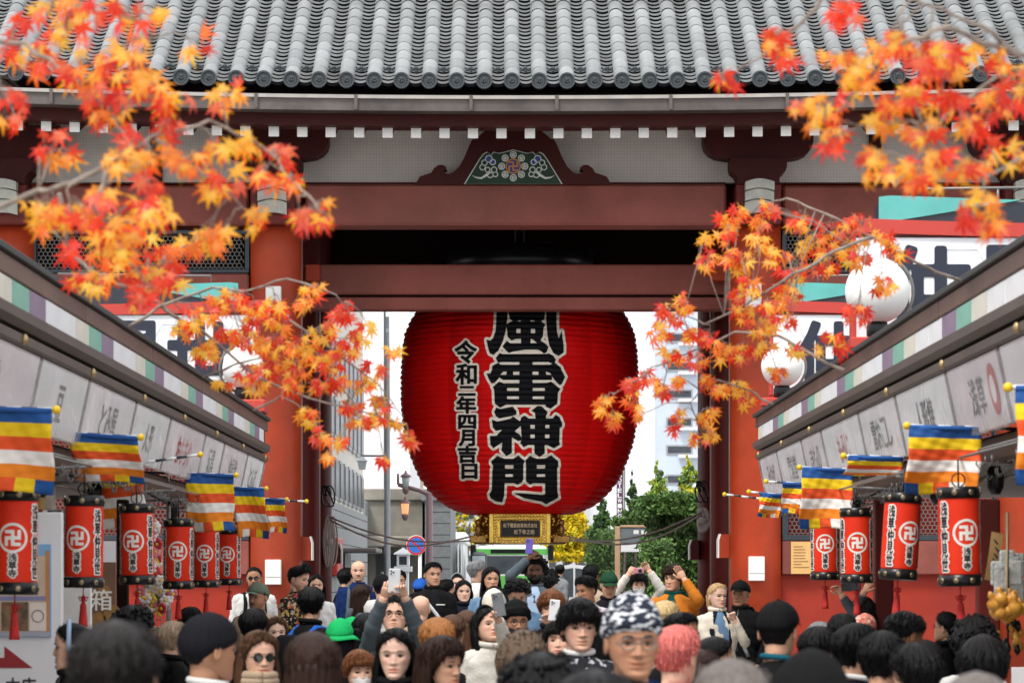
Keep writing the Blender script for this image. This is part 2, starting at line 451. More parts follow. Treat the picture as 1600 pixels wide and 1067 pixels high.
# bracket sets on the pillars
def smooth_arc(c, r, a0, a1, n=6): return [(c[0] + r * cos(a0 + (a1 - a0) * k / n), c[1] + r * sin(a0 + (a1 - a0) * k / n)) for k in range(n + 1)]
sB = 37.6 / F
for s, xc in ((-1, GX - 3.13), (1, GX + 3.13), (-1, GX - 6.59), (1, GX + 6.59)):
    half = [(0, 197), (86, 197), (86, 222), (83, 232), (76, 240), (66, 245), (56, 247), (44, 248.5)]
    lowr = [(44, 249), (44, 262), (42, 268), (36, 273), (33, 278), (32, 289)]
    poly = [(a * sB, Zp(y, 37.6)) for a, y in half[1:]] + [(-a * sB, Zp(y, 37.6)) for a, y in half[:0:-1]]
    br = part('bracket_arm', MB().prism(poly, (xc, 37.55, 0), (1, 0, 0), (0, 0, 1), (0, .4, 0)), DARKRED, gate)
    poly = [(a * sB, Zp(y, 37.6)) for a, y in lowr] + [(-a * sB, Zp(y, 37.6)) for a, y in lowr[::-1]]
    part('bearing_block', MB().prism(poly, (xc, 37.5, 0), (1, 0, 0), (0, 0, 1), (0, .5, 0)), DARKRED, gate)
    part('pillar_head', MB().box(xc - .29, xc + .29, 37.5, 38.3, Zp(352, 37.6), Zp(289.4, 37.6), .015), MIDRED, gate)
    # carved pale nose: three curved steps
    for k, (ya, yb, pr) in enumerate(((283, 297, .17), (298, 313, .12), (314, 334, .07))):
        arc = [(-.185, Zp(yb + 3, 37.5)), (-.185, Zp(ya + 4, 37.5))] + [(-.185 + .37 * q / 8, Zp(ya + 4 - 5 * sin(pi * q / 8), 37.5)) for q in range(1, 8)] + [(.185, Zp(ya + 4, 37.5)), (.185, Zp(yb + 3, 37.5))] + \
              [(.185 - .37 * q / 8, Zp(yb + 3 - 4 * sin(pi * q / 8), 37.5)) for q in range(1, 8)]
        part('carved_nose', MB().prism(arc, (xc, 37.48 - pr, 0), (1, 0, 0), (0, 0, 1), (0, pr, 0)), mat('pale_carving', (0.42, 0.42, 0.37), 0.7, 0.15, 10), gate)

# frog-leg strut with the carved panel
dk = 37.7
def K(px, py): return ((px - 802.0) * dk / F, Zp(py, dk))
rt = [(0, 197), (28, 199), (44, 205), (52, 211), (58, 217), (64, 218), (69, 228), (76, 245), (84, 260), (93, 269), (100, 272), (107, 271), (109, 267), (104, 265), (105, 261),
      (110, 258), (117, 258), (124, 263), (128, 270), (137, 273), (146, 276), (153, 288)]
poly = [K(802 + a, y) for a, y in rt] + [K(802 - a, y) for a, y in rt[:0:-1]]
XK = Xp(802, dk)
strut = part('frog_leg_strut', MB().prism(poly, (XK, dk, 0), (1, 0, 0), (0, 0, 1), (0, .22, 0)), DARKRED, gate)
pan = [(75, 288), (52, 250), (46, 242), (40, 239), (34, 243), (30, 239), (22, 241), (17, 240), (0, 235.5)]
def panel(grow): return [K(802 + a * (1 + grow * .014), 262 + (y - 262) * (1 + grow * .03) if y < 287 else y) for a, y in pan] + [K(802 - a * (1 + grow * .014), 262 + (y - 262) * (1 + grow * .03) if y < 287 else y) for a, y in pan[-2::-1]]
part('panel_rim', MB().prism(panel(2), (XK, dk - .012, 0), (1, 0, 0), (0, 0, 1), (0, .011, 0)), PALE, strut)
part('carved_panel', MB().prism(panel(0), (XK, dk - .022, 0), (1, 0, 0), (0, 0, 1), (0, .0095, 0)), GREEN, strut)
def ring(mb, c, r0, r1, y, m, n=28, th=.008):
    mb.loft([[(c[0] + r * cos(2 * pi * j / n), yy, c[1] + r * sin(2 * pi * j / n)) for j in range(n)] for r, yy in ((r1, y + th), (r1, y), (r0, y), (r0, y + th))], m, False, False)
def disc(mb, c, r, y, m, n=28): mb.add([(c[0] + r * cos(2 * pi * j / n), y, c[1] + r * sin(2 * pi * j / n)) for j in range(n)], [tuple(range(n))], m)
emb = MB(); px_ = dk / F
c0 = (XK, Zp(260.5, dk)); yF = dk - .03
disc(emb, c0, 11.2 * px_, yF + .002, 1); ring(emb, c0, 10 * px_, 12 * px_, yF - .004, 0)
def manji(mb, c, h, w, y, m, th=.006):
    """left-facing fylfot of a Buddhist temple, of bars"""
    B = [(-w / 2, w / 2, -h, h), (-h, -w / 2 - 1e-4, -w / 2, w / 2), (w / 2 + 1e-4, h, -w / 2, w / 2),
         (-h, -w / 2 - 1e-4, h - w, h), (w / 2 + 1e-4, h, -h, -h + w), (h - w, h, w / 2 + 1e-4, h), (-h, -h + w, -h, -w / 2 - 1e-4)]
    for x0, x1, z0, z1 in B: mb.box(c[0] + x0, c[0] + x1, y, y + th, c[1] + z0, c[1] + z1, 0, m)
manji(emb, c0, 7.6 * px_, 2.5 * px_, yF - .006, 0)
part('gilt_emblem', emb, [ORANGE, BLUE], strut)
for k in range(8):
    a = pi / 8 * 2 * k; c = (c0[0] + 18 * px_ * cos(a), c0[1] + 18 * px_ * sin(a)); mb = MB()
    ring(mb, c, 4.0 * px_, 5.5 * px_, yF, 0, 18)
    for q in range(3):
        pts = [(c[0] + px_ * (0.8 + 2.6 * t_) * cos(q * 2.1 + a + t_ * 2.4), yF, c[1] + px_ * (0.8 + 2.6 * t_) * sin(q * 2.1 + a + t_ * 2.4)) for t_ in (0, .25, .5, .75, 1)]
        mb.tube(pts, [1.2 * px_, 1.3 * px_, 1.1 * px_, .8 * px_, .3 * px_], 6, 0)
    part('comma_roundel', mb, PALE, strut)
for s in (-1, 1):
    mb = MB()
    cl = [(38, 249, 6), (32, 254, 5), (45, 255, 5), (48, 262, 5), (30, 266, 5), (40, 266, 4.5), (28, 273, 4.5), (36, 274, 5)]
    for (a, y, r) in cl:
        c = (XK + s * a * px_, Zp(y, dk)); ring(mb, c, (r - 1.5) * px_, r * px_, yF + .002, 0, 16)
    for (a, y, r) in cl[:2]: disc(mb, (XK + s * a * px_, Zp(y, dk)), (r - 1.4) * px_, yF + .006, 1, 14)
    tail = [(36, 268), (42, 274), (50, 279), (58, 278), (64, 275)]
    mb.tube([(XK + s * a * px_, yF + .004, Zp(y, dk)) for a, y in tail], [2.6 * px_, 2.4 * px_, 1.8 * px_, 1.2 * px_, .4 * px_], 6, 0)
    part('carved_cloud', mb, [PALE, BLUE], strut)

# lower beams and the lintel over the passage
beam('lower_beam', GX - 2.93, GX + 2.93, 39.20, 39.6, Zp(460, 39.2), Zp(413, 39.2), BEAM, .02)
beam('beam_joint', GX - 2.9, GX + 2.9, 39.26, 39.55, Zp(464, 39.25), Zp(460.3, 39.25), SHADEWOOD, 0)
beam('lintel', GX - 2.9, GX + 2.9, 39.22, 39.55, Zp(484, 39.22), Zp(464.3, 39.22), BEAM, .012)
for s in (-1, 1):
    beam('beam_end', GX + s * 2.62, GX + s * 2.81, 38.9, 39.15, Zp(440, 39), Zp(414, 39), VERM, .01)
    beam('tie_beam', GX + s * 2.95, GX + s * 3.3, DF + .36, DM - .36, 5.6, 6.0, MIDRED, .02)
    beam('tie_beam', GX + s * 2.95, GX + s * 3.3, DM + .36, DB - .36, 5.6, 6.0, MIDRED, .02)
    # side walls of the passage, between the rows of pillars
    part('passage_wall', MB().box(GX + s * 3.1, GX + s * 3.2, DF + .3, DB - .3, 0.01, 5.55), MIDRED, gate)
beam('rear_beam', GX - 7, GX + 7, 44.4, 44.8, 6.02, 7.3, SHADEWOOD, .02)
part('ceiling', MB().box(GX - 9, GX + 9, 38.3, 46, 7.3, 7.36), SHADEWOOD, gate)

# rafters with white-painted ends
rme = MB().add(*(lambda: ([(x, y, z + (0.30 * (y > 0)) * y) for y in (0, 2.1) for z in (-.067, .067) for x in (-.058, .058)], [(0, 1, 3, 2), (4, 6, 7, 5), (0, 2, 6, 4), (1, 5, 7, 3), (0, 4, 5, 1), (2, 3, 7, 6)]))()).mesh('rafter', DARKRED)
ecm = MB().box(-.064, .064, -.012, -.001, -.073, .073, .004).mesh('rafter_end', WHITEPAINT)
def eave_z(x): return 0.10 * ((x - GX) / 6.2) ** 2
zr = Zp(207.5, 36.2)
for k in range(-20, 21):
    x = Xp(783.5 + 44.45 * k, 36.2)
    if abs(x - GX) > 8.5: continue
    r = inst('rafter', rme, gate, (x, 36.2, zr + eave_z(x)))
    inst('rafter_end', ecm, r, (x, 36.2, zr + eave_z(x)))
# curved eave boards, gutter, lip
def eave_strip(y0, y1, pyA, pyB, d, n=40, xr=8.6):
    mb = MB(); zA, zB = Zp(pyA, d), Zp(pyB, d); rings = []
    for k in range(n + 1):
        x = GX - xr + 2 * xr * k / n; e = eave_z(x)
        rings.append([(x, y0, zB + e), (x, y0, zA + e), (x, y1, zA + e), (x, y1, zB + e)])
    return mb.loft(rings, 0, False)
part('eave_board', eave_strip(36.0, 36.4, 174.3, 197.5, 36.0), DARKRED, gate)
gt = part('gutter', eave_strip(35.72, 35.98, 155.4, 174, 35.72), GUTTER, gate)
part('gutter_lip', eave_strip(35.69, 35.99, 149.5, 155, 35.69), GUTTER_L, gt)
br = MB().box(-.02, .02, -.012, .0, -.16, .02).mesh('gutter_bracket', GUTTER)
for px in (240, 400, 556, 736, 870, 1048, 1230, 1400, 1560, 80):
    x = Xp(px, 35.7); inst('gutter_bracket', br, gt, (x, 35.69, Zp(152, 35.7) + eave_z(x)))
part('eave_gap_shade', eave_strip(36.25, 36.3, 126, 158, 36.25), SHADEWOOD, gate)  # black strip standing in for the shade under the tile ends

# roof: deck, pan tiles, cover tiles, end tiles
SL = 0.562; d0 = 35.9; z0r = Zp(131, d0)
def roofpt(x, t):      # t metres of ground distance up the slope from the eave
    return np.array((x, d0 + t, z0r + SL * t + 0.012 * t * t + eave_z(x) * max(0, 1 - t / 7)))
rk = MB()
for yside in (0,):
    rings = []
    for t in np.linspace(0.1, 6.0, 8):
        rings.append([tuple(roofpt(x, t) - np.array((0, 0, .10))) for x in np.linspace(GX - 8.6, GX + 8.6, 21)])
    rk.loft(rings, 0, True, False, False)
top = roofpt(GX, 6.0)
rk.add([(GX - 8.6, top[1], top[2] - .1), (GX + 8.6, top[1], top[2] - .1), (GX + 8.6, 48, z0r), (GX - 8.6, 48, z0r)], [(0, 1, 2, 3)])
rk.add([(GX - 8.6, 36.0, z0r - .1), (GX + 8.6, 36.0, z0r - .1), (GX + 8.6, 48, z0r - .1), (GX - 8.6, 48, z0r - .1)], [(0, 1, 2, 3)])
roof = part('roof', rk, DECK_SHADE, gate)
# ridge
part('ridge', MB().box(GX - 8.6, GX + 8.6, top[1] - .3, top[1] + .3, top[2] - .1, top[2] + .7, .1), TILE_D, gate)
SP = 43.4 * d0 / F; R_C = 0.098; dl = 0.30
ang = atan2(SL, 1)
cols = [k for k in range(-32, 22)]
x_of = lambda k: Xp(1058 + 43.05 * (k - 6), d0)
# cover tile: half tube with a joint collar, axis along the slope
def cover_mesh():
    mb = MB(); n = 10
    rings = []
    for (s_, r) in ((-.006, R_C * .985), (0.0, R_C), (dl - .02, R_C * .98), (dl + .012, R_C * .97)):
        rings.append([(r * cos(pi * j / n) * 1.0, s_ * cos(ang), r * sin(pi * j / n) + s_ * sin(ang)) for j in range(n + 1)] )
    mb.loft(rings, 0, True, False, False)
    # front lip
    mb.add([(R_C * .97 * cos(pi * j / n), -.01 * cos(ang), R_C * .97 * sin(pi * j / n) - .01 * sin(ang)) for j in range(n + 1)], [tuple(range(n + 1))], 0)
    return mb.mesh('cover_tile', TILE)
cvm = cover_mesh()
def endtile_mesh():
    mb = MB(); n = 26; zc = .03
    mb.loft([[(r * cos(2 * pi * j / n), y, zc + r * sin(2 * pi * j / n)) for j in range(n)] for r, y in ((R_C * 1.02, .05), (R_C * 1.02, -.02), (R_C * .82, -.02), (R_C * .80, -.004), (.002, -.004))], 0, False, False)
    for j in range(16):
        a = 2 * pi * j / 16; mb.ball((R_C * .66 * cos(a), -.006, zc + R_C * .66 * sin(a)), .008, 6, 4, 0)
    for q in range(3):
        pts = [(R_C * (.08 + .34 * t_) * cos(q * 2.1 + t_ * 2.6), -.006, zc + R_C * (.08 + .34 * t_) * sin(q * 2.1 + t_ * 2.6)) for t_ in (0, .33, .66, 1)]
        mb.tube(pts, [.014, .016, .012, .003], 6)
    return mb.mesh('end_tile', TILE_D)
etm = endtile_mesh()
def nail_mesh():
    mb = MB()
    for (a, c, r) in ((-.035, 0, .022), (0, .012, .026), (.035, 0, .022), (-.055, -.012, .014), (.055, -.012, .014), (0, -.02, .018)):
        mb.ball((a, 0, c), r, 8, 5)
    return mb.mesh('tile_ornament', TILE_D)
nlm = nail_mesh()
rest = MB(); npart = 0
for k in cols:
    x = x_of(k)
    if abs(x - GX) > 8.3: continue
    p = roofpt(x, 0)
    inst('end_tile', etm, roof, p + np.array((0, -.03, .0)))
    vis = abs(x - GX) < 6.55
    for i in range(22):
        t = i * dl * cos(ang); p = roofpt(x, t); jx, jz = rnd.uniform(-.004, .004), rnd.uniform(-.003, .003)
        if vis and i < 8 and npart < 296:
            inst('cover_tile', cvm, roof, p + np.array((jx, 0, jz + .012)), (rnd.uniform(-.008, .008), rnd.uniform(-.01, .01), rnd.uniform(-.01, .01))); npart += 1
        else:
            n = 8; rr = []
            for s_ in (-.005, dl):
                q = p + np.array((0, s_ * cos(ang), s_ * sin(ang) + .012)); rr.append([q + np.array((R_C * cos(pi * j / n), 0, R_C * sin(pi * j / n))) for j in range(n + 1)])
            rest.loft(rr, 0, True, False, False)
    if vis: 
        q = roofpt(x + SP / 2, .30) + np.array((0, -.02, .055)); inst('tile_ornament', nlm, roof, q)
part('upper_cover_tiles', rest, TILE, roof, stuff=True)
pan_ = MB(); pl = .1345; wv = SP - R_C * 1.3
for k in cols[:-1]:
    xc = x_of(k) + SP / 2
    if abs(xc - GX) > 8.2: continue
    for i in range(46):
        t = i * pl * cos(ang) - .03; rings = []
        jz = rnd.uniform(-.003, .003)
        prof = []
        for (s_, up) in ((0, .030), (0, .052), (pl * 1.2, .002)):
            q = roofpt(xc, t); a = []
            for j in range(7):
                u = -1 + 2 * j / 6
                a.append((q[0] + u * wv / 2, q[1] + s_ * cos(ang), q[2] + s_ * sin(ang) + up + jz - .022 + .038 * u * u))
            rings.append(a)
        # underside set back; near-black faces paint the shade in each gap
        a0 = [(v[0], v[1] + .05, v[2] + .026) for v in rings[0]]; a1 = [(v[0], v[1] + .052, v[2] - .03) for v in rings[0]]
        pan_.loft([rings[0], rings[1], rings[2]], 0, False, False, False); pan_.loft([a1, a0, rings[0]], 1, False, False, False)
part('pan_tiles', pan_, [TILE, DECK_SHADE], roof, stuff=True)

# plates and boxes on the pillars
def gbox(name, px0, px1, py0, py1, d, th, m, b=.008):
    return part(name, MB().box(Xp(px0, d), Xp(px1, d), d, d + th, Zp(py1, d), Zp(py0, d), b), m, gate)
for (x0, x1, y0, y1) in ((414, 439, 874, 913), (1170, 1195, 869, 907), (415, 439, 447, 484), (1165, 1190, 442, 480)):
    bx_ = gbox('junction_box', x0, x1, y0, y1, 37.58, .14, WHITEPAINT)
    part('box_seam', MB().box(Xp(x0 + .6, 37.57), Xp(x1 - .6, 37.57), 37.574, 37.579, Zp(y0 + .68 * (y1 - y0) + .5, 37.57), Zp(y0 + .68 * (y1 - y0), 37.57)), mat('seam_grey', (.3, .3, .3), .6), bx_)
for (x0, x1, y0, y1, d, m) in ((471, 486, 838, 875, 38.05, VERM), (1124, 1140, 834, 871, 38.05, VERM), (519, 532, 849, 880, 44.2, MIDRED), (1079, 1092, 843, 874, 44.2, MIDRED)):
    left = x0 < 795; s_ = 1 if left else -1
    x_in, x_out = (x0, x1) if left else (x1, x0)
    pl_ = [(Xp(x_in, d), Zp(y0, d)), (Xp(x_out - s_ * 3, d), Zp(y0 + .5, d)), (Xp(x_out, d), Zp(y0 + 10, d)), (Xp(x_out, d), Zp(y1, d)), (Xp(x_in, d), Zp(y1, d))]
    o = part('side_plate', MB().prism(pl_, (0, d, 0), (1, 0, 0), (0, 0, 1), (0, .3, 0)), m, gate)
    edge = [(Xp(x_out - s_ * 3, d) + s_ * .003, Zp(y0 + .2, d)), (Xp(x_out, d) + s_ * .003, Zp(y0 + 10, d)), (Xp(x_out, d) + s_ * .003, Zp(y1, d)), (Xp(x_out + s_ * 2, d), Zp(y1, d)), (Xp(x_out + s_ * 2, d), Zp(y0 + 9.5, d)), (Xp(x_out - s_ * 1, d), Zp(y0 - .5, d))]
    part('plate_edge', MB().prism(edge, (0, d - .004, 0), (1, 0, 0), (0, 0, 1), (0, .31, 0)), WHITEPAINT, o)

# ================================================================ the giant lantern
LX, LY = 0.155, 41.5
gl = thing('giant_lantern', 'huge red paper lantern with black brush characters hung in the gate passage', 'lantern', (LX, LY, Zp(850, LY)))
pp = [(430, 60), (432, 110), (440, 130), (455, 142), (470, 150), (483, 157), (500, 169), (522, 179), (552, 183.5), (590, 185), (631, 185), (665, 182), (691, 177.5), (717, 169), (744, 158), (766, 143), (785, 124), (797, 104), (803.5, 82)]
PZ = np.array([Zp(y, LY) for y, r in pp])[::-1]; PRr = np.array([r * LY / F for y, r in pp])[::-1]
pitch = 8.35 * LY / F
def Rprof(z): return np.interp(z, PZ, PRr)
def Rlan(z):
    r = Rprof(z); ph = (z - PZ[0]) / pitch
    return r + 0.030 * np.sqrt(np.abs(np.sin(pi * ph)) + .002) - 0.018
nseg = 160; zs = np.linspace(PZ[0], PZ[-1], int((PZ[-1] - PZ[0]) / pitch * 9))
# smooth the profile: spline-like average
def Rsm(z): return (Rprof(z - .03) + Rprof(z) * 2 + Rprof(z + .03)) / 4
Rlan2 = lambda z: Rsm(z) + 0.030 * np.sqrt(np.abs(np.sin(pi * (z - PZ[0]) / pitch)) + .002) - 0.018
body = MB(); rings = []
for z in zs:
    r = Rlan2(z); ringv = []
    for j in range(nseg):
        a = 2 * pi * j / nseg
        g = (a / (2 * pi) * 20) % 1.0
        pin = 0.010 * exp(-((min(g, 1 - g)) / .06) ** 2)
        wob = .004 * sin(7 * a + 40 * z) + .003 * sin(23 * a + 90 * z)
        rr = r - pin + wob
        ringv.append((LX + rr * cos(a), LY + rr * sin(a), z))
    rings.append(ringv)
body.loft(rings, 0, True, True)
# red paper: each gore of the paper has its own dye strength
pm = bpy.data.materials.new('red_lantern_paper'); pm.use_nodes = True
nt = pm.node_tree; N = nt.nodes; L = nt.links; bs = N['Principled BSDF']
tc = N.new('ShaderNodeTexCoord'); sx = N.new('ShaderNodeSeparateXYZ'); L.new(tc.outputs['Object'], sx.inputs[0])
at = N.new('ShaderNodeMath'); at.operation = 'ARCTAN2'; L.new(sx.outputs['Y'], at.inputs[0]); L.new(sx.outputs['X'], at.inputs[1])
sc1 = N.new('ShaderNodeMath'); sc1.operation = 'MULTIPLY_ADD'; sc1.inputs[1].default_value = 20 / (2 * pi); sc1.inputs[2].default_value = 40.0; L.new(at.outputs[0], sc1.inputs[0])
fl = N.new('ShaderNodeMath'); fl.operation = 'FLOOR'; L.new(sc1.outputs[0], fl.inputs[0])
wnz = N.new('ShaderNodeTexWhiteNoise'); wnz.noise_dimensions = '1D'; L.new(fl.outputs[0], wnz.inputs['W'])
nz = N.new('ShaderNodeTexNoise'); nz.inputs['Scale'].default_value = 2.2; nz.inputs['Detail'].default_value = 6; L.new(tc.outputs['Object'], nz.inputs['Vector'])
ad = N.new('ShaderNodeMath'); ad.operation = 'ADD'; L.new(wnz.outputs['Value'], ad.inputs[0]); L.new(nz.outputs['Fac'], ad.inputs[1])
rp = N.new('ShaderNodeValToRGB'); rp.color_ramp.elements[0].position = .25; rp.color_ramp.elements[1].position = 1.0
mr = N.new('ShaderNodeMath'); mr.operation = 'MULTIPLY'; mr.inputs[1].default_value = .6; L.new(ad.outputs[0], mr.inputs[0]); L.new(mr.outputs[0], rp.inputs[0])
rp.color_ramp.elements[0].color = (0.52, 0.0025, 0.003, 1); rp.color_ramp.elements[1].color = (0.82, 0.005, 0.005, 1)
L.new(rp.outputs[0], bs.inputs['Base Color']); bs.inputs['Roughness'].default_value = .6; bs.inputs['Specular IOR Level'].default_value = .12
nb = N.new('ShaderNodeTexNoise'); nb.inputs['Scale'].default_value = 30; L.new(tc.outputs['Object'], nb.inputs['Vector'])
bp = N.new('ShaderNodeBump'); bp.inputs['Strength'].default_value = .25; bp.inputs['Distance'].default_value = .02; L.new(nb.outputs['Fac'], bp.inputs['Height']); L.new(bp.outputs[0], bs.inputs['Normal'])
lb = part('paper_body', body, pm, gl)
# characters traced as brush polygons (photo pixels x 6.667)
A = lambda pts, oy: [(750 + x / 6.667, oy + y / 6.667) for x, y in pts]
POS, NEG = [], []
def gl_(oy, pos, neg=()):
    for p in pos: POS.append(A(p, oy))
    for (x0, y0, x1, y1) in neg: NEG.append(A([(x0, y0), (x1, y0), (x1, y1), (x0, y1)], oy))
gl_(480, [
 [(175, -120), (285, -120), (285, 100), (265, 250), (235, 360), (190, 450), (140, 495), (105, 480), (85, 420), (70, 340), (110, 350), (140, 320), (165, 240), (172, 100)],
 [(690, -120), (800, -120), (795, 150), (800, 250), (820, 330), (850, 250), (860, 330), (870, 400), (870, 470), (820, 505), (770, 480), (725, 400), (705, 300), (692, 150)],
 [(100, -190), (160, -230), (240, -195), (780, -195), (830, -230), (880, -180), (860, -110), (130, -110)],
 [(295, 20), (670, 20), (675, 80), (665, 130), (620, 150), (530, 134), (425, 134), (350, 150), (310, 120)],
 [(425, 0), (525, 0), (525, 400), (430, 400)],
 [(270, 185), (320, 150), (640, 150), (680, 185), (660, 215), (655, 300), (630, 340), (580, 345), (525, 325), (430, 325), (365, 330), (330, 345), (290, 310), (280, 215)],
 [(235, 410), (280, 350), (315, 378), (430, 376), (530, 376), (600, 376), (560, 340), (625, 345), (680, 380), (712, 415), (690, 470), (665, 480), (630, 450), (600, 440), (470, 440), (340, 460), (300, 475)],
 ], [(378, 222, 424, 272), (528, 222, 576, 272)])
gl_(480, [
 [(165, 530), (205, 480), (240, 490), (700, 488), (715, 480), (760, 505), (790, 545), (775, 575), (730, 580), (720, 568), (220, 568), (190, 575)],
 [(412, 490), (545, 490), (545, 1010), (412, 1010)],
 [(130, 610), (190, 580), (215, 600), (735, 600), (770, 570), (840, 630), (850, 660), (885, 725), (850, 800), (830, 808), (790, 770), (762, 735), (735, 685), (690, 668), (240, 668), (210, 702), (190, 745), (150, 785), (120, 790), (90, 740), (70, 690), (110, 690), (128, 645)],
 [(205, 730), (215, 705), (275, 705), (283, 660), (340, 660), (345, 705), (612, 705), (612, 660), (680, 660), (690, 705), (745, 705), (750, 755), (240, 755)],
 [(135, 830), (200, 775), (245, 795), (700, 790), (740, 775), (835, 850), (810, 890), (805, 1000), (735, 1055), (690, 1035), (680, 1012), (270, 1012), (210, 1045), (155, 1000), (150, 860)],
 ], [(280, 838, 408, 872), (547, 838, 678, 872), (280, 925, 408, 958), (547, 925, 672, 958)])
gl_(630, [
 [(150, 90), (170, 45), (215, 60), (340, 35), (375, 80), (380, 115), (330, 130), (200, 155), (165, 130)],
 [(125, 170), (180, 192), (320, 160), (345, 138), (425, 195), (420, 235), (360, 290), (420, 335), (430, 380), (400, 392), (330, 350), (330, 515), (275, 548), (225, 490), (235, 400), (140, 465), (110, 430), (105, 340), (170, 340), (235, 270), (165, 285), (135, 250)],
 [(420, 190), (430, 150), (465, 130), (510, 160), (580, 160), (575, 100), (540, 75), (600, 28), (640, 30), (705, 95), (685, 130), (685, 158), (760, 158), (790, 120), (830, 150), (855, 215), (850, 245), (830, 250), (825, 400), (830, 430), (770, 465), (735, 450), (705, 432), (672, 432), (672, 520), (620, 558), (570, 520), (568, 432), (500, 432), (455, 455), (420, 410), (435, 380), (428, 240)],
 [(120, 605), (180, 548), (255, 578), (345, 578), (400, 545), (465, 600), (450, 640), (450, 790), (435, 820), (390, 845), (355, 828), (255, 828), (250, 960), (230, 1030), (170, 1020), (110, 985), (100, 945), (125, 900), (130, 700), (140, 650), (122, 625)],
 [(475, 595), (520, 548), (590, 578), (680, 575), (740, 542), (810, 600), (815, 650), (803, 680), (803, 900), (815, 980), (690, 1048), (640, 1020), (460, 985), (360, 935), (470, 940), (640, 955), (680, 950), (680, 830), (550, 828), (525, 845), (480, 810), (480, 640)],
 ], [(522, 222, 572, 265), (678, 222, 725, 262), (522, 322, 572, 365), (676, 322, 725, 365),
     (258, 640, 350, 680), (262, 735, 345, 768), (590, 640, 680, 680), (590, 735, 680, 768)])
gx = np.arange(750, 895.1, 0.9); gy = np.arange(470, 792, 0.9)
X, Y = np.meshgrid(gx, gy)
big = np.full(X.shape, 1e9); big_full = None
for p in POS: big = np.minimum(big, poly_sd(p, X, Y))
solid = big.copy()
for p in NEG: big = np.maximum(big, -poly_sd(p, X, Y))
big = big - .25
def on_lantern(lift):
    def f(px, py):
        d = LY - 1.65
        for _ in range(3):
            z = Zp(py, d); x = Xp(px, d) - LX; r = float(Rlan2(z)) + lift
            d = LY - sqrt(max(r * r - x * x, .01))
        a = atan2(-sqrt(max(r * r - x * x, .01)), x)
        return (LX + r * cos(a), LY + r * sin(a), z)
    return f
INK = mat('black_ink', (0.006, 0.0065, 0.008), 0.6, 0.3, 12.0, spec=.15)
CREAM = mat('cream_outline_paint', (0.84, 0.77, 0.66), 0.7, 0.1, 20.0)
mb = MB(); lettering(mb, big, gx, gy, 4.1, on_lantern(.010)); part('character_outline', mb, CREAM, lb)
mb = MB(); lettering(mb, big, gx, gy, 0.0, on_lantern(.016)); part('characters', mb, INK, lb)
cells = [(711, -568, 743, -535), (713, -602, 743, -570), (716, -620, 741, -604), (714, -652, 743, -622), (717, -677, 743, -653), (718, -703, 742, -678), (716, -727, 745, -697), (722, -749, 747, -722)]
cells = [(711, 533, 744, 567), (713, 569, 744, 600), (717, 604, 742, 617), (714, 620, 743, 645), (717, 649, 743, 669), (718, 672, 741, 696), (716, 697, 744, 722), (722, 725, 745, 747)]
fc = [(a, -d, c, -b) for a, b, c, d in cells]
Fs, sx_, sy_ = text_sdf('令和二年四月吉日', fc, 1.15, 0.75, 6)
pl2 = on_lantern(.010); pl3 = on_lantern(.016)
mb = MB(); lettering(mb, Fs, sx_, sy_, 3.3, lambda a, b: pl2(a, -b)); part('date_outline', mb, CREAM, lb)
mb = MB(); lettering(mb, Fs, sx_, sy_, 0.0, lambda a, b: pl3(a, -b)); part('date_characters', mb, INK, lb)
# top band + hanger (behind the lintel)
mb = MB(); mb.lathe([(1.0, PZ[-1] - .02), (1.05, PZ[-1] + .02), (1.05, PZ[-1] + .3), (.9, PZ[-1] + .34)], (LX, LY, 0), 40)
tb = part('top_band', mb, BLACK, gl)
part('hanger', MB().tube([(LX, LY, PZ[-1] + .3), (LX, LY, 7.3)], .07, 10), BLACK, gl)
# gilt octagonal base
zb0, zb1 = Zp(847, LY - .5), Zp(803, LY - .5) + .02
r8 = lambda r, z: [(LX + r * cos(pi / 8 + pi / 4 * k), LY + r * sin(pi / 8 + pi / 4 * k), z) for k in range(8)]
mb = MB(); mb.loft([r8(.66, zb1 + .05), r8(.68, zb1 - .02), r8(.62, zb1 - .04), r8(.63, zb0 + .06), r8(.69, zb0 + .03), r8(.70, zb0 - .02), r8(.5, zb0 - .02)], 0, False)
bs_ = part('gilt_base', mb, GOLD_D, gl)
fy = LY - .63 * cos(pi / 8)
fx0, fx1 = LX - .44, LX + .44
mb = MB(); mb.box(fx0, fx1, fy - .06, fy - .005, zb0 - .015, zb1 - .01, .012)
for s in (-1, 1): mb.box(LX + s * .40 - .035, LX + s * .40 + .035, fy - .085, fy - .061, zb0 - .012, zb1 - .014, .008)
fp = part('front_plate', mb, GOLD, gl)
mb = MB()
for i in range(16):                                    # chased basketwork round the plaque
    for j in range(9):
        x = LX - .335 + i * .0445; z = zb0 + .03 + j * .041
        if abs(x - LX) < .30 and abs(z - Zp(825, fy)) < .105: continue
        s_ = 1 if (x < LX) else -1
        mb.tube([(x - .018, fy - .062, z - s_ * .013), (x + .018, fy - .072, z + s_ * .013)], [.009, .012], 5)
part('chased_relief', mb, GOLD, fp)
qz0, qz1 = Zp(836.5, fy - .1), Zp(815, fy - .1)
qx0, qx1 = LX - .255, LX + .265
mb = MB(); mb.box(qx0 - .02, qx1 + .02, fy - .095, fy - .065, qz0 - .02, qz1 + .02, .01)
nf = part('plaque_frame', mb, mat('dark_bronze', (.09, .06, .035), .4, .2, metal=.6), fp)
part('plaque', MB().box(qx0, qx1, fy - .102, fy - .096, qz0, qz1), BLACK, fp)
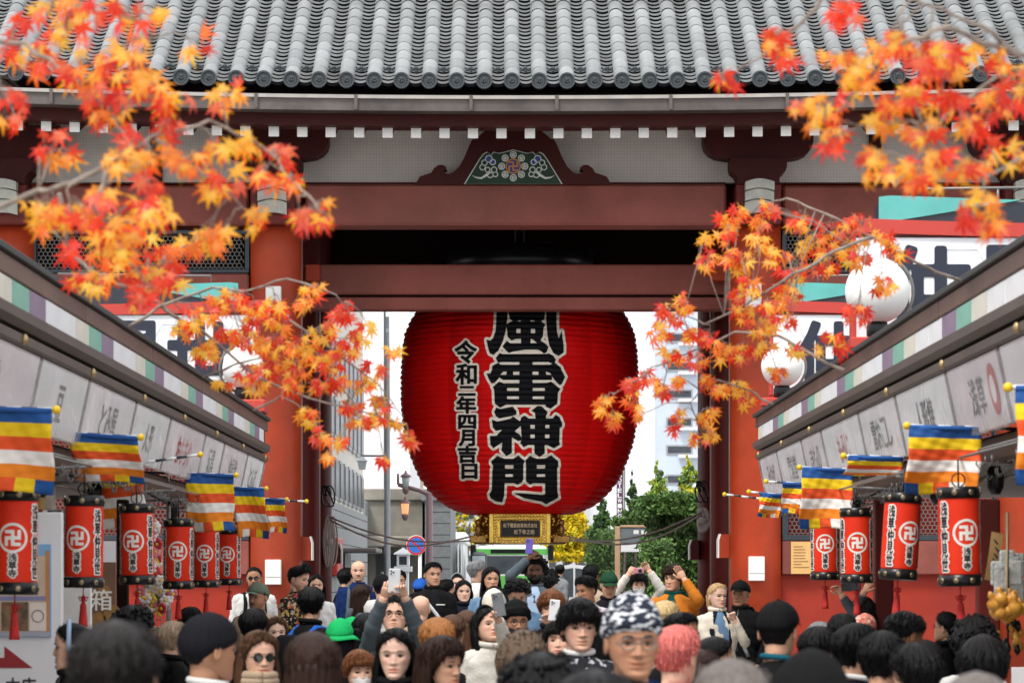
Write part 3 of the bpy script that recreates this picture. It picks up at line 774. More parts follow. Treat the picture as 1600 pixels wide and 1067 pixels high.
for txt, a0, a1, y0, y1 in (('松下電器産業株式会社', qx0 + .02, qx1 - .02, qz0 + .115, qz0 + .172), ('松下幸之助', qx0 + .17, qx1 - .06, qz0 + .02, qz0 + .085)):
    Fs, u_, v_ = text_sdf(txt, row_cells(len(txt), a0, a1, y0, y1, .1), .0012, .0022, .008)
    mb = MB(); lettering(mb, Fs, u_, v_, 0, lambda a, b: (a, fy - .1045, b)); part('plaque_lettering', mb, mat('plaque_gilt', (.55, .42, .25), .5), fp)
for s in (-1, 1):                                      # carved gilt corner figures
    mb = MB(); rg = random.Random(5)
    for k in range(46):
        a = -pi / 2 + s * (pi / 8 + .14 + .62 * rg.random()); r = .66 + .06 * rg.random(); z = zb0 + .01 + (zb1 - zb0 - .03) * rg.random()
        c = np.array((LX + r * cos(a), LY + r * sin(a), z)); dv = np.array((rg.uniform(-1, 1), rg.uniform(-1, 1), rg.uniform(-1, 1))) * .035
        mb.tube([c - dv, c, c + dv + np.array((0, 0, .01))], [.008, .016 + .01 * rg.random(), .005], 6)
    part('corner_carving', mb, GOLD, bs_)
    mb = MB(); a = -pi / 2 + s * .92; c = np.array((LX + .74 * cos(a), LY + .74 * sin(a), 0))
    mb.ball(c + (0, 0, zb0 + .28), .045, 10, 8); mb.tube([c + (0, 0, zb0 + .26), c + (0, -.03, zb0 + .18), c + (0, 0, zb0 + .08)], [.03, .05, .02], 8)
    mb.box(c[0] - .12, c[0] + .12, c[1] - .02, c[1] + .08, zb0 - .005, zb0 + .1, .01)
    part('mascaron', mb, GOLD_D, bs_)

# guy ropes from the lantern base to the back pillars, rope coils on the pillars
ROPE = mat('grey_rope', (0.62, 0.59, 0.54), 0.85, 0.2, 40, 0.4, 120)
for s, (pxe, pye) in ((-1, (512, 806)), (1, (1096, 800))):
    g = thing('guy_rope', 'slack grey ropes tied from the lantern base to the %s rear pillar' % ('left' if s < 0 else 'right'), 'rope', (LX + s * .7, LY, zb0 + .05), 'ropes steadying the lantern')
    for q in range(2):
        a = np.array((LX + s * .70, LY + .1, zb0 + .03 + .06 * q)); b_ = P(pxe, pye + 4 * q, DB - .4); n = 14
        pts = [a + (b_ - a) * k / n - np.array((0, 0, (.16 + .1 * q) * sin(pi * k / n))) for k in range(n + 1)]
        part('rope_strand', MB().tube(pts, .014, 6), ROPE, g)
    c = P(pxe + (3 if s < 0 else 2), 846 if s < 0 else 812, DB - .42)
    co = thing('rope_coil', 'grey rope coil hanging on the %s rear pillar' % ('left' if s < 0 else 'right'), 'rope', c, 'rope coils on the pillars')
    mb = MB(); rg = random.Random(3 + s); H_ = .36 if s < 0 else .17
    for k in range(11 if s < 0 else 5):
        w = .035 + .05 * rg.random(); o = rg.uniform(-.04, .04)
        mb.tube([c + np.array((o + w * cos(t_), -.02 * k / 5 + .02, H_ * (1 + .12 * rg.random()) * sin(t_))) for t_ in np.linspace(0, 2 * pi, 15)], .013, 6)
    part('rope_loops', mb, ROPE, co)
    part('rope_lashing', MB().lathe([(.055, -.05), (.065, 0), (.055, .05)], c + np.array((0, 0, .0)), 12), ROPE, co)
    mb = MB(); c2 = P(pxe + 1, 775 if s < 0 else 768, DB - .42)
    for k in range(4):
        mb.tube([c2 + np.array((.07 * cos(t_ + k) + .02 * k - .03, -.01 * k, .16 * sin(t_))) for t_ in np.linspace(0, 5.2, 14)], .011, 6)
    part('cable_loops', mb, BLACK, co)

# ================================================================ shop rows on both sides of the street
COPPER = mat('brown_copper_sheet', (0.13, 0.070, 0.050), 0.45, 0.25, 1.5, 0.06, 20, metal=0.25, col2=(0.19, 0.105, 0.075), dirt=0.2)
COPPER_D = mat('dark_copper_sheet', (0.10, 0.075, 0.062), 0.5, 0.25, 2.0, 0.08, 30, metal=0.25, dirt=0.2)
ROOFDARK = mat('dark_roof_edge', (0.03, 0.028, 0.027), 0.6, 0.2)
SIGN = mat('grey_white_sign_board', (0.86, 0.83, 0.84), 0.5, 0.08, 1.0, dirt=0.12)
SIGN_G = mat('pale_grey_sign_board', (0.88, 0.88, 0.88), 0.5, 0.08, 1.0, dirt=0.1)
SIGN_P = mat('mauve_grey_sign_board', (0.80, 0.72, 0.75), 0.5, 0.08, 1.0, dirt=0.1)
PT = [mat('tile_green', (0.20, 0.44, 0.34), 0.5, 0.08), mat('tile_purple', (0.24, 0.17, 0.25), 0.5, 0.1), mat('tile_white', (0.76, 0.76, 0.77), 0.5, 0.05),
      mat('tile_white', (0.76, 0.76, 0.77), 0.5, 0.05), mat('tile_cream', (0.66, 0.63, 0.54), 0.5, 0.06)]
BRASS = mat('brass_knob', (0.42, 0.31, 0.15), 0.4, 0.2, metal=0.7)
TIMBER = mat('brown_timber', (0.10, 0.052, 0.035), 0.6, 0.25, 3.0, 0.1, 40, streak=False)
STEEL = mat('dull_steel_pipe', (0.20, 0.19, 0.18), 0.4, 0.15, metal=0.6)
INK2 = mat('sign_ink', (0.03, 0.03, 0.035), 0.6)
REDINK = mat('sign_red_ink', (0.55, 0.03, 0.03), 0.6)
vin = bpy.data.materials.new('clear_vinyl'); vin.use_nodes = True
nt = vin.node_tree; N = nt.nodes; L = nt.links; N.remove(N['Principled BSDF'])
tr = N.new('ShaderNodeBsdfTransparent'); gs = N.new('ShaderNodeBsdfGlossy'); gs.inputs['Roughness'].default_value = .10; mx = N.new('ShaderNodeMixShader')
df = N.new('ShaderNodeBsdfDiffuse'); df.inputs[0].default_value = (.9, .9, .9, 1); mx2 = N.new('ShaderNodeMixShader')
mx.inputs[0].default_value = .20
L.new(tr.outputs[0], mx.inputs[1]); L.new(gs.outputs[0], mx.inputs[2])
mx2.inputs[0].default_value = .18; L.new(mx.outputs[0], mx2.inputs[1]); L.new(df.outputs[0], mx2.inputs[2]); L.new(mx2.outputs[0], N['Material Output'].inputs[0])
tc = N.new('ShaderNodeTexCoord'); mp = N.new('ShaderNodeMapping'); mp.inputs['Scale'].default_value = (9, 9, 2.5); L.new(tc.outputs['Object'], mp.inputs[0])
nz = N.new('ShaderNodeTexNoise'); nz.inputs['Scale'].default_value = 1.6; nz.inputs['Detail'].default_value = 3; L.new(mp.outputs[0], nz.inputs['Vector'])
bp = N.new('ShaderNodeBump'); bp.inputs['Strength'].default_value = .75; bp.inputs['Distance'].default_value = .06; L.new(nz.outputs['Fac'], bp.inputs['Height'])
L.new(bp.outputs[0], gs.inputs['Normal'])
LIGHTBOX = mat('lit_tube', (.9, .9, .88), .5, 0.02, emit=(1, .97, .9, 2.2))

def shop_row(s, dE):
    """one long low shop building; s = side of the street, dE = its gate end"""
    d0_ = 9.0
    Z = lambda r: CZ + r
    lab = ('long row of shops along the left side of the street under brown eaves' if s < 0 else 'long row of shops along the right side of the street under brown eaves')
    sh = thing('shop_building', lab, 'shop', (s * 4.0, 20, 0), 'shop rows lining the street')
    def bx(name, xa, xb, za, zb, m, ya=d0_, yb=dE, b=.01, parent=None): return part(name, MB().box(s * xa, s * xb, ya, yb, Z(za), Z(zb), b), m, parent or sh)
    bx('roof', 2.50, 6.5, 1.585, 1.63, ROOFDARK)
    bx('roof_edge', 2.455, 2.50, 1.60, 1.635, ROOFDARK, b=.004)
    fa = MB(); n = 13                                # copper fascia in lapped lengths
    L_ = (dE - d0_) / n
    for k in range(n):
        bx('fascia_sheet', 2.485 - .002 * (k % 2), 2.52, 1.497, 1.598, COPPER, d0_ + k * L_ + .002, d0_ + (k + 1) * L_ - .002, .006)
    bx('tile_backing', 2.515, 2.7, 1.36, 1.50, ROOFDARK)
    # coloured tile strip: five colours repeat
    base = 14.6 if s < 0 else 13.0; w = .536
    tm = {}
    for k in range(-14, 40):
        ya = base + k * w
        if ya < d0_ or ya + w > dE: continue
        kk = k % 5
        if kk not in tm: tm[kk] = MB().box(-.012, .012, .003, w - .003, 0, .132, .006).mesh('strip_panel', PT[kk])
        inst('strip_panel', tm[kk], sh, (s * 2.502, ya, Z(1.362)))
    g0 = part('eave_gutter', MB().prism([(s * 2.46, Z(1.30)), (s * 2.46, Z(1.352)), (s * 2.62, Z(1.362)), (s * 2.62, Z(1.27)), (s * 2.50, Z(1.27))], (0, d0_, 0), (1, 0, 0), (0, 0, 1), (0, dE - d0_, 0)), COPPER_D, sh)
    bx('soffit', 2.6, 3.1, 1.25, 1.272, ROOFDARK)
    bx('sign_rail', 2.485, 2.56, 1.185, 1.243, COPPER_D, b=.008)
    kn = MB().ball((0, 0, 0), .024, 10, 8).mesh('brass_knob', BRASS)
    for k in range(9):
        yk = dE - .45 - k * 2.45
        if yk > d0_: inst('brass_knob', kn, sh, (s * 2.478, yk, Z(1.214)), None, (.8, 1, 1.2))
    # tilted sign boards
    xt, zt, xb, zb = 2.52, 1.18, 2.60, .80
    def plane(y, v, off=0.0):                         # v 0 bottom .. 1 top; off towards the street
        return (s * (xb + (xt - xb) * v - off), y, Z(zb + (zt - zb) * v))
    widths = [1.9, 2.3, 1.6, 2.5, 2.0, 2.2, 1.8, 2.4, 2.1, 2.3]
    y = dE - .06; k = 0
    SM = [SIGN_G, SIGN_P, SIGN, SIGN_P, SIGN_G, SIGN]
    if s < 0: texts = ['とんぼ', '仲見世', '玩具', 'おもちゃ', '人形', 'とみ屋', '豆', '飴', 'き', '店']
    else: texts = ['みやげ', '門前堂', 'きもの', 'もみじ', '雷おこし', '人形焼', '浅草', '店', '店', '店']
    while y - .5 > d0_ and k < 10:
        w_ = min(widths[k], y - d0_); ya, yb = y - w_ + .02, y - .02
        v = [plane(ya, 0), plane(yb, 0), plane(yb, 1), plane(ya, 1)]; v2 = [(p[0] + s * .02, p[1], p[2] - .005) for p in v]
        sb = part('sign_board', MB().add(v + v2, [(0, 1, 2, 3), (7, 6, 5, 4), (0, 4, 5, 1), (1, 5, 6, 2), (2, 6, 7, 3), (3, 7, 4, 0)]), SM[(k + (s > 0)) % 6], sh)
        part('sign_divider', MB().add([plane(yb, 0, .012), plane(yb + .04, 0, .012), plane(yb + .04, 1, .012), plane(yb, 1, .012)] + [plane(yb, 0, -.02), plane(yb + .04, 0, -.02), plane(yb + .04, 1, -.02), plane(yb, 1, -.02)],
             [(0, 1, 2, 3), (0, 4, 5, 1), (2, 6, 7, 3), (3, 7, 4, 0), (1, 5, 6, 2)]), STEEL, sh)
        t = texts[k]; n_ = len(t); tw = min(w_ * .7, n_ * .25); m0 = (ya + yb) / 2 - tw / 2
        # written left to right as seen from the street
        cells_ = row_cells(n_, 0, tw, .0, .30, .12)
        Fs, u_, v_ = text_sdf(t, cells_, .004, .009, .02)
        mb = MB(); lettering(mb, Fs, u_, v_, 0, (lambda a, b: plane(m0 + a if s < 0 else m0 + tw - a, .22 + b * 1.75, .004)))
        part('sign_lettering', mb, INK2 if k != 3 else REDINK, sb)
        y -= w_; k += 1
    if s > 0:                                         # red oval badge on one board
        yo = 15.35; mb = MB()
        mb.add([plane(yo + .13 * cos(a), .5 + .36 * sin(a), .006) for a in np.linspace(0, 2 * pi, 24, endpoint=False)], [tuple(range(24))])
        part('oval_badge', mb, REDINK, sh)
        mb = MB(); mb.add([plane(yo + .075 * cos(a), .5 + .2 * sin(a), .008) for a in np.linspace(0, 2 * pi, 20, endpoint=False)], [tuple(range(20))])
        part('badge_centre', mb, SIGN, sh)
    # end cap of the sign box
    part('sign_end', MB().add([plane(dE, 0, .01), plane(dE, 1, .01), (s * 2.9, dE, Z(1.18)), (s * 2.9, dE, Z(.80))], [(0, 1, 2, 3)]), SIGN_G, sh)
    # crumpled clear vinyl hung over the boards
    ys = np.linspace(dE - .3, 11.5, 150)
    cuts = [0, 34, 62, 98, 149]
    for a, b_ in zip(cuts[:-1], cuts[1:]):
        rows = []
        for v_ in np.linspace(-.05, .93, 10):
            r_ = []
            for i in range(a, b_):
                yy = ys[i]; amp = .018 * (1.15 - v_)
                o = .035 + amp * (sin(yy * 9 + 3 * v_) + .7 * sin(yy * 23 - 5 * v_ + 1) + .5 * sin(yy * 51 + 9 * v_))
                r_.append(plane(yy, v_, o))
            rows.append(r_)
        part('vinyl_curtain', MB().loft(rows, 0, True, False, False), vin, sh)
    # beams, pipes and posts under the awning
    bx('awning_beam', 2.72, 2.84, .66, .79, TIMBER)
    bx('awning_ceiling', 2.84, 6.0, .80, .83, mat('awning_ceiling_board', (.22, .20, .18), .7, .15))
    mb = MB()
    for (xx, zz, r_) in ((2.60, .70, .010), (2.50, .66, .008), (3.0, .60, .010)): mb.tube([(s * xx, d0_, Z(zz)), (s * xx, dE - .3, Z(zz))], r_, 8)
    part('pipe_rail', mb, STEEL, sh)
    for k in range(8):
        yk = dE - 1.6 - k * 2.3
        mb = MB(); mb.tube([(s * 3.3, yk, Z(.78)), (s * 3.0, yk, Z(.62)), (s * 2.47, yk + .05, Z(.64))], .012, 6)
        part('pipe_bracket', mb, STEEL, sh)
        part('pipe_hanger', MB().tube([(s * 2.6, yk + .7, Z(.79)), (s * 2.6, yk + .7, Z(.70))], .008, 6), STEEL, sh)
    for k in range(6):
        yk = dE - 3.0 - k * 2.4
        part('tube_lamp', MB().box(s * 3.05, s * 3.12, yk - .55, yk + .55, Z(.735), Z(.775), .01), LIGHTBOX, sh)
        mb = MB(); c = np.array((s * 2.95, yk + .9, Z(.60)))
        mb.lathe([(.028, -.10), (.05, -.06), (.055, .05), (.02, .09)], c, 12); mb.tube([c + (0, 0, .08), c + (0, 0, .2)], .01, 6)
        part('spot_lamp', mb, BLACK, sh)
    mb = MB()
    rg = random.Random(4 + s)
    for k in range(150):                              # hooks hanging along the rails
        yk = d0_ + 3 + (dE - d0_ - 4) * k / 150 + rg.uniform(-.05, .05); c = np.array((s * (2.48 + .35 * rg.random()), yk, Z(.63)))
        mb.tube([c, c + (.0, .0, -.03), c + (.02, 0, -.055), c + (.035, 0, -.03)], .004, 4)
    part('rail_hooks', mb, STEEL, sh, stuff=True)
    bx('shop_wall', 6.0, 6.2, -CZ + .02, 1.585, mat('shop_back_wall', (.30, .27, .24), .8, .2), b=0)
    for k in range(3):
        yk = (dE - .5, dE - 5.8, dE - 11.5)[k]
        if 0: part('shop_post', MB().box(s * 2.98, s * 3.12, yk - .07, yk + .07, 0.02, Z(.79), .01), MIDRED if k else TIMBER, sh)
    return sh
shopL = shop_row(-1, 30.05)
shopR = shop_row(1, 29.35)
# red posts at the right-hand stalls
for (px, w_, d_, py0, lab) in ((1382, 29, 23.5, 780, 'slim dark red wooden post between two hanging lanterns'), (1546, 34, 17.2, 780, 'dark red wooden post beside the hanging gourds')):
    x = Xp(px, d_); w2 = w_ / 2 * d_ / F
    mb = MB().box(x - w2, x + w2, d_, d_ + 2 * w2, 0.02, Zp(py0, d_), .01); mb2 = MB().box(x - w2 * 1.2, x + w2 * 1.2, d_ - .015, d_ + 2.2 * w2, 0.0, .16, .01)
    t = thing('wooden_post', lab, 'post', (x, d_, 0)); part('shaft', mb, MIDRED, t); part('foot_plate', mb2, BLACK, t)

# ---------------------------------------------------------------- Buddhist flags on poles
FB = mat('flag_blue', (0.010, 0.085, 0.31), .75, .08, 30, .15, 200); FY = mat('flag_yellow', (0.88, 0.58, 0.004), .75, .06, 30, .15, 200)
FR = mat('flag_red', (0.80, 0.085, 0.010), .75, .06, 30, .15, 200); FW = mat('flag_white', (0.88, 0.84, 0.79), .75, .04, 30, .15, 200)
FO = mat('flag_orange', (0.88, 0.24, 0.008), .75, .06, 30, .15, 200)
POLE_W = mat('pole_white', (.8, .8, .78), .4); POLE_N = mat('pole_navy', (.03, .035, .05), .4); FINI = mat('yellow_finial', (.78, .50, .01), .35)
def flag(s, px, py, d, cloth, lab, pole_len=1.1, sag=0.03, seed=0):
    """cloth: (gap from the ball, width, height, swing, slant) in metres; None = bare pole"""
    rg = random.Random(seed); tip = P(px, py, d)
    t = thing('flag_pole' if cloth is None else 'striped_flag', lab, 'flag pole' if cloth is None else 'flag', tip, 'striped flags on poles along the shops')
    dirv = np.array((s * 1.0, rg.uniform(-.05, .05), sag))
    mb = MB(); n = int(pole_len / .075); base = tip + dirv * .02
    for k in range(n):
        a, b_ = tip + dirv * (.02 + k * .075), tip + dirv * (.02 + (k + .98) * .075)
        mb.tube([a, b_], .010, 8, 0 if k % 2 == 0 else 1)
    part('pole', mb, [POLE_W, POLE_N], t)
    part('finial', MB().ball(tip, .022, 12, 8), FINI, t)
    if cloth is None: return t
    gap, w, h, swing, slant = cloth
    nx, ny = 24, 30; G = np.zeros((ny + 1, nx + 1, 3))
    ph = rg.uniform(0, 6)
    for j in range(ny + 1):
        v = j / ny
        for i in range(nx + 1):
            u = i / nx; a = tip + dirv * (gap + w * u)
            wave = (.012 + .035 * v) * sin(ph + 5 * u + 2.2 * v) + .012 * v * sin(2 * ph + 11 * u - 3 * v)
            crumple = .003 * sin(31 * u + 17 * v + ph) + .0025 * sin(47 * v - 13 * u)
            G[j, i] = a + np.array((s * slant * v * h + s * .01 * v * sin(ph + 9 * v), -.0 + swing * v * v * h + wave + crumple, -v * h * (1 - .02 * sin(6 * u + ph)) * sqrt(max(.05, 1 - (swing * v * .8) ** 2))))
    f = []; mi = []
    for j in range(ny):
        for i in range(nx):
            row = min(4, j * 5 // (ny - 5)) if j < ny - 5 else 5
            u = i / nx
            if row < 5: m = row
            else:
                q = int(u * 5)                       # from the street end: blue yellow red white orange
                m = (0, 1, 2, 3, 4)[min(q, 4)]
            a = j * (nx + 1) + i; f.append((a, a + 1, a + nx + 2, a + nx + 1)); mi.append(m)
    mb = MB(); mb.add(G.reshape(-1, 3), f, 0, True); mb.m = mi
    o = part('flag_cloth', mb, [FB, FY, FR, FW, FO], t)
    sd = o.modifiers.new('cloth_thickness', 'SOLIDIFY'); sd.thickness = .003
    mb = MB(); a = tip + dirv * (gap + .002); b_ = tip + dirv * (gap + w - .002)
    mb.tube([a + (0, -.001, -.006), (a + b_) / 2 + (0, -.001, -.006), b_ + (0, -.001, -.006)], .015, 8)
    part('pole_sleeve', mb, FB, t)
    return t
flag(-1, 88, 640, 14.2, (.02, .44, .41, .1, .0), 'large striped flag cut by the left picture edge above the nearest red lantern', seed=1)
flag(-1, 220, 683, 17.4, (.02, .41, .30, .5, -.1), 'striped flag leaning over the one below it on the left shop row', seed=2, sag=.06)
flag(-1, 313, 710, 20.8, (.42, .41, .44, .15, -.12), 'striped flag slid far along its pole, above the third red lantern on the left', pole_len=1.2, seed=3, sag=-.14)
flag(-1, 369, 742, 23.5, (.02, .385, .46, .1, -.0), 'striped flag hanging square above the fourth red lantern on the left', seed=4)
flag(-1, 416, 763, 26.4, (.02, .28, .46, .3, -.08), 'narrow striped flag with a red second stripe beside the square left flag', seed=5)
flag(-1, 448, 780, 28.8, (.02, .19, .34, .3, -.05), 'smallest striped flag on the left, nearest the left gate pillar', seed=6)
flag(-1, 479, 783, 29.6, None, 'bare black and white pole with yellow ball before the left gate pillar', 1.0, seed=7)
flag(1, 1575, 605, 12.8, (.03, .5, .43, .1, .02), 'large striped flag cut by the right picture edge', seed=11)
flag(1, 1417, 665, 16.1, (.012, .405, .37, .12, -.06), 'wide striped flag above the two nearest right lanterns', seed=12, sag=-.03)
flag(1, 1318, 712, 19.1, (.03, .36, .17, .9, -.12), 'striped flag blown flat and folded between two square right flags', seed=13, sag=-.03)
flag(1, 1249, 730, 22.0, (.02, .385, .455, .12, -.04), 'striped flag hanging square above the farthest right lantern', seed=14, sag=-.05)
flag(1, 1197, 752, 24.9, (.14, .26, .27, .3, .0), 'small striped flag pushed up against the square right flag', seed=15, sag=-.06)
flag(1, 1170, 768, 26.7, (.10, .20, .22, .3, -.05), 'smallest striped flag on the right, before the right gate pillar', seed=16, sag=-.1)
flag(1, 1132, 772, 29.3, None, 'bare black and white pole with yellow ball before the right gate pillar', 1.0, seed=17, sag=-.12)

# ---------------------------------------------------------------- small red lanterns
RLAN = mat('red_vinyl_lantern', (0.72, 0.028, 0.008), 0.45, 0.08, 3.0, 0.1, 60, spec=.2, col2=(0.80, 0.042, 0.012))
LWHITE = mat('lantern_white_print', (0.80, 0.76, 0.70), .5, .05); LINK = mat('lantern_black_print', (.015, .015, .018), .5)
TASS = mat('red_tassel_silk', (0.55, 0.018, 0.014), .6, .2, 30, .5, 200)
def lantern_master():
    R, H = .112, .405                                 # paper height; total with caps .54
    t = thing('hanging_lantern', '', 'lantern', (0, 0, 0))
    mb = MB(); n = 40; rings = []
    for k in range(57):
        z = -H / 2 + H * k / 56; r = R * (1 - .02 * (2 * z / H) ** 4) + .0012 * cos(2 * pi * k / 2)
        rings.append([(r * cos(2 * pi * j / n), r * sin(2 * pi * j / n), z) for j in range(n)])
    mb.loft(rings); body_ = part('lantern_body', mb, RLAN, t)
    wrap = lambda off: (lambda a, b: ((R + off) * sin(a / R), -(R + off) * cos(a / R), b))
    # ring with the fylfot, three characters below, a vertical inscription on either side
    xs = np.arange(-.125, .126, .0035); ys = np.arange(-.2, .2, .0035); X, Y = np.meshgrid(xs, ys); cy = .018
    rr = np.sqrt(X ** 2 + (Y - cy) ** 2); Fv = np.abs(rr - .068) - .0065
    q = 1e9 * np.ones(X.shape); h, w = .040, .017
    for x0, x1, z0, z1 in ((-w / 2, w / 2, -h, h), (-h, h, -w / 2, w / 2), (-h, 0, h - w, h), (0, h, -h, -h + w), (h - w, h, 0, h), (-h, -h + w, -h, 0)):
        q = np.minimum(q, np.maximum(np.abs(X - (x0 + x1) / 2) - (x1 - x0) / 2, np.abs(Y - cy - (z0 + z1) / 2) - (z1 - z0) / 2))
    mb = MB(); lettering(mb, np.minimum(Fv, q), xs, ys, 0, wrap(.0018)); part('lantern_emblem', mb, LWHITE, body_)
    Fs, u, v = text_sdf('浅草寺', col_cells(3, -.020, .020, -.178, -.058, .06), .0012, .0025, .02)
    mb = MB(); lettering(mb, Fs, u, v, .006, wrap(.0022)); part('lettering_outline', mb, LWHITE, body_)
    mb = MB(); lettering(mb, Fs, u, v, 0, wrap(.0034)); part('lantern_lettering', mb, LINK, body_)
    for s in (-1, 1):
        Fs, u, v = text_sdf('浅草仲見世', col_cells(5, s * .125 - .021, s * .125 + .021, -.185, .185, .05), .002, .003, .02)
        mb = MB(); lettering(mb, Fs, u, v, .0075, wrap(.0026 if s > 0 else .0027)); part('inscription_outline', mb, LWHITE, body_)
        mb = MB(); lettering(mb, Fs, u, v, 0, wrap(.0038)); part('inscription', mb, LINK, body_)
    rivet = MB().lathe([(.016, 0), (.016, .003), (.011, .006), (.002, .0065)], (0, 0, 0), 14).mesh('rivet', mat('old_brass_rivet', (.30, .24, .15), .35, .2, metal=.8))
    for zc in (-H / 2 - .032, H / 2 + .032):
        mb = MB(); mb.lathe([(R * .98, zc - .031), (R * 1.03, zc - .029), (R * 1.03, zc + .029), (R * .98, zc + .031)], (0, 0, 0), 40)
        cp_ = part('lantern_cap', mb, BLACK, t)
        for k in range(8):
            a = 2 * pi * k / 8 - pi / 2 + .25
            inst('rivet', rivet, cp_, (R * 1.03 * cos(a), R * 1.03 * sin(a), zc), (pi / 2, 0, a + pi / 2))
    mb = MB(); mb.tube([(0, 0, H / 2 + .06), (0, 0, H / 2 + .21)], .005, 6)
    mb.loft([[(.035 * cos(a) * c_, .004 * c2_, H / 2 + .10 + .035 * sin(a) * c_) for a in np.linspace(0, 2 * pi, 12, endpoint=False)] for c_, c2_ in ((1, 1), (1.15, 1), (1.15, -1), (1, -1))], 0, False, False)
    part('hanging_cord', mb, BLACK, t)
    z = -H / 2 - .063
    mb = MB(); mb.tube([(0, 0, z), (0, 0, z - .05)], .0035, 6); mb.ball((0, 0, z - .06), .016, 10, 6); mb.ball((0, 0, z - .078), .012, 10, 6)
    for k in range(2): mb.tube([(0, 0, z - .06), ((k * 2 - 1) * .03, 0, z - .052), ((k * 2 - 1) * .02, 0, z - .075), (0, 0, z - .07)], .004, 5)
    rings = []
    for k, (r, dz) in enumerate(((.010, .085), (.018, .10), (.016, .12), (.022, .20), (.024, .225))):
        rings.append([(r * (1 + .18 * (j % 2) * (k > 1)) * cos(2 * pi * j / 16), r * (1 + .18 * (j % 2) * (k > 1)) * sin(2 * pi * j / 16), z - dz) for j in range(16)])
    mb.loft(rings); part('tassel', mb, TASS, t)
    return t
lm = lantern_master()
LANT = [(-1, 24, 846, 14.6, 'nearest left red lantern, cut by the picture edge'), (-1, 131, 846, 16.8, 'red lantern hanging before the white poster board on the left'),
        (-1, 214, 850, 19.1, 'red lantern above the curly dark head, left of the flower balls'), (-1, 279, 865, 21.9, 'red lantern between the flower balls and two smaller lanterns'),
        (-1, 322, 868, 24.4, 'second red lantern from the left gate pillar'), (-1, 358, 869, 26.8, 'red lantern closest to the left gate pillar'),
        (1, 1289, 853, 22.9, 'red lantern beside the yellow notice on the right gate wall'), (1, 1338, 852, 20.6, 'red lantern above raised hands holding a phone'),
        (1, 1407, 838, 17.9, 'red lantern swinging at a tilt right of the slim red post'), (1, 1499, 838, 15.6, 'nearest right red lantern beside the hanging gourds')]
for k, (s, px, py, d, lab) in enumerate(LANT):
    o = lm if k == 0 else dup(lm, (0, 0, 0))
    o.location = tuple(P(px, py, d)); o['label'] = lab; o['group'] = 'red lanterns hung along the shops'
    az = {0: .05, 1: -.22, 2: -.12, 3: .05, 4: -.02, 5: -.1, 6: -.1, 7: -.05, 8: .42, 9: .2}[k]
    o.rotation_euler = (0, (0.07 if k == 8 else rnd.uniform(-.012, .012)), az)
    if k == 9: o.rotation_euler[1] = -.02

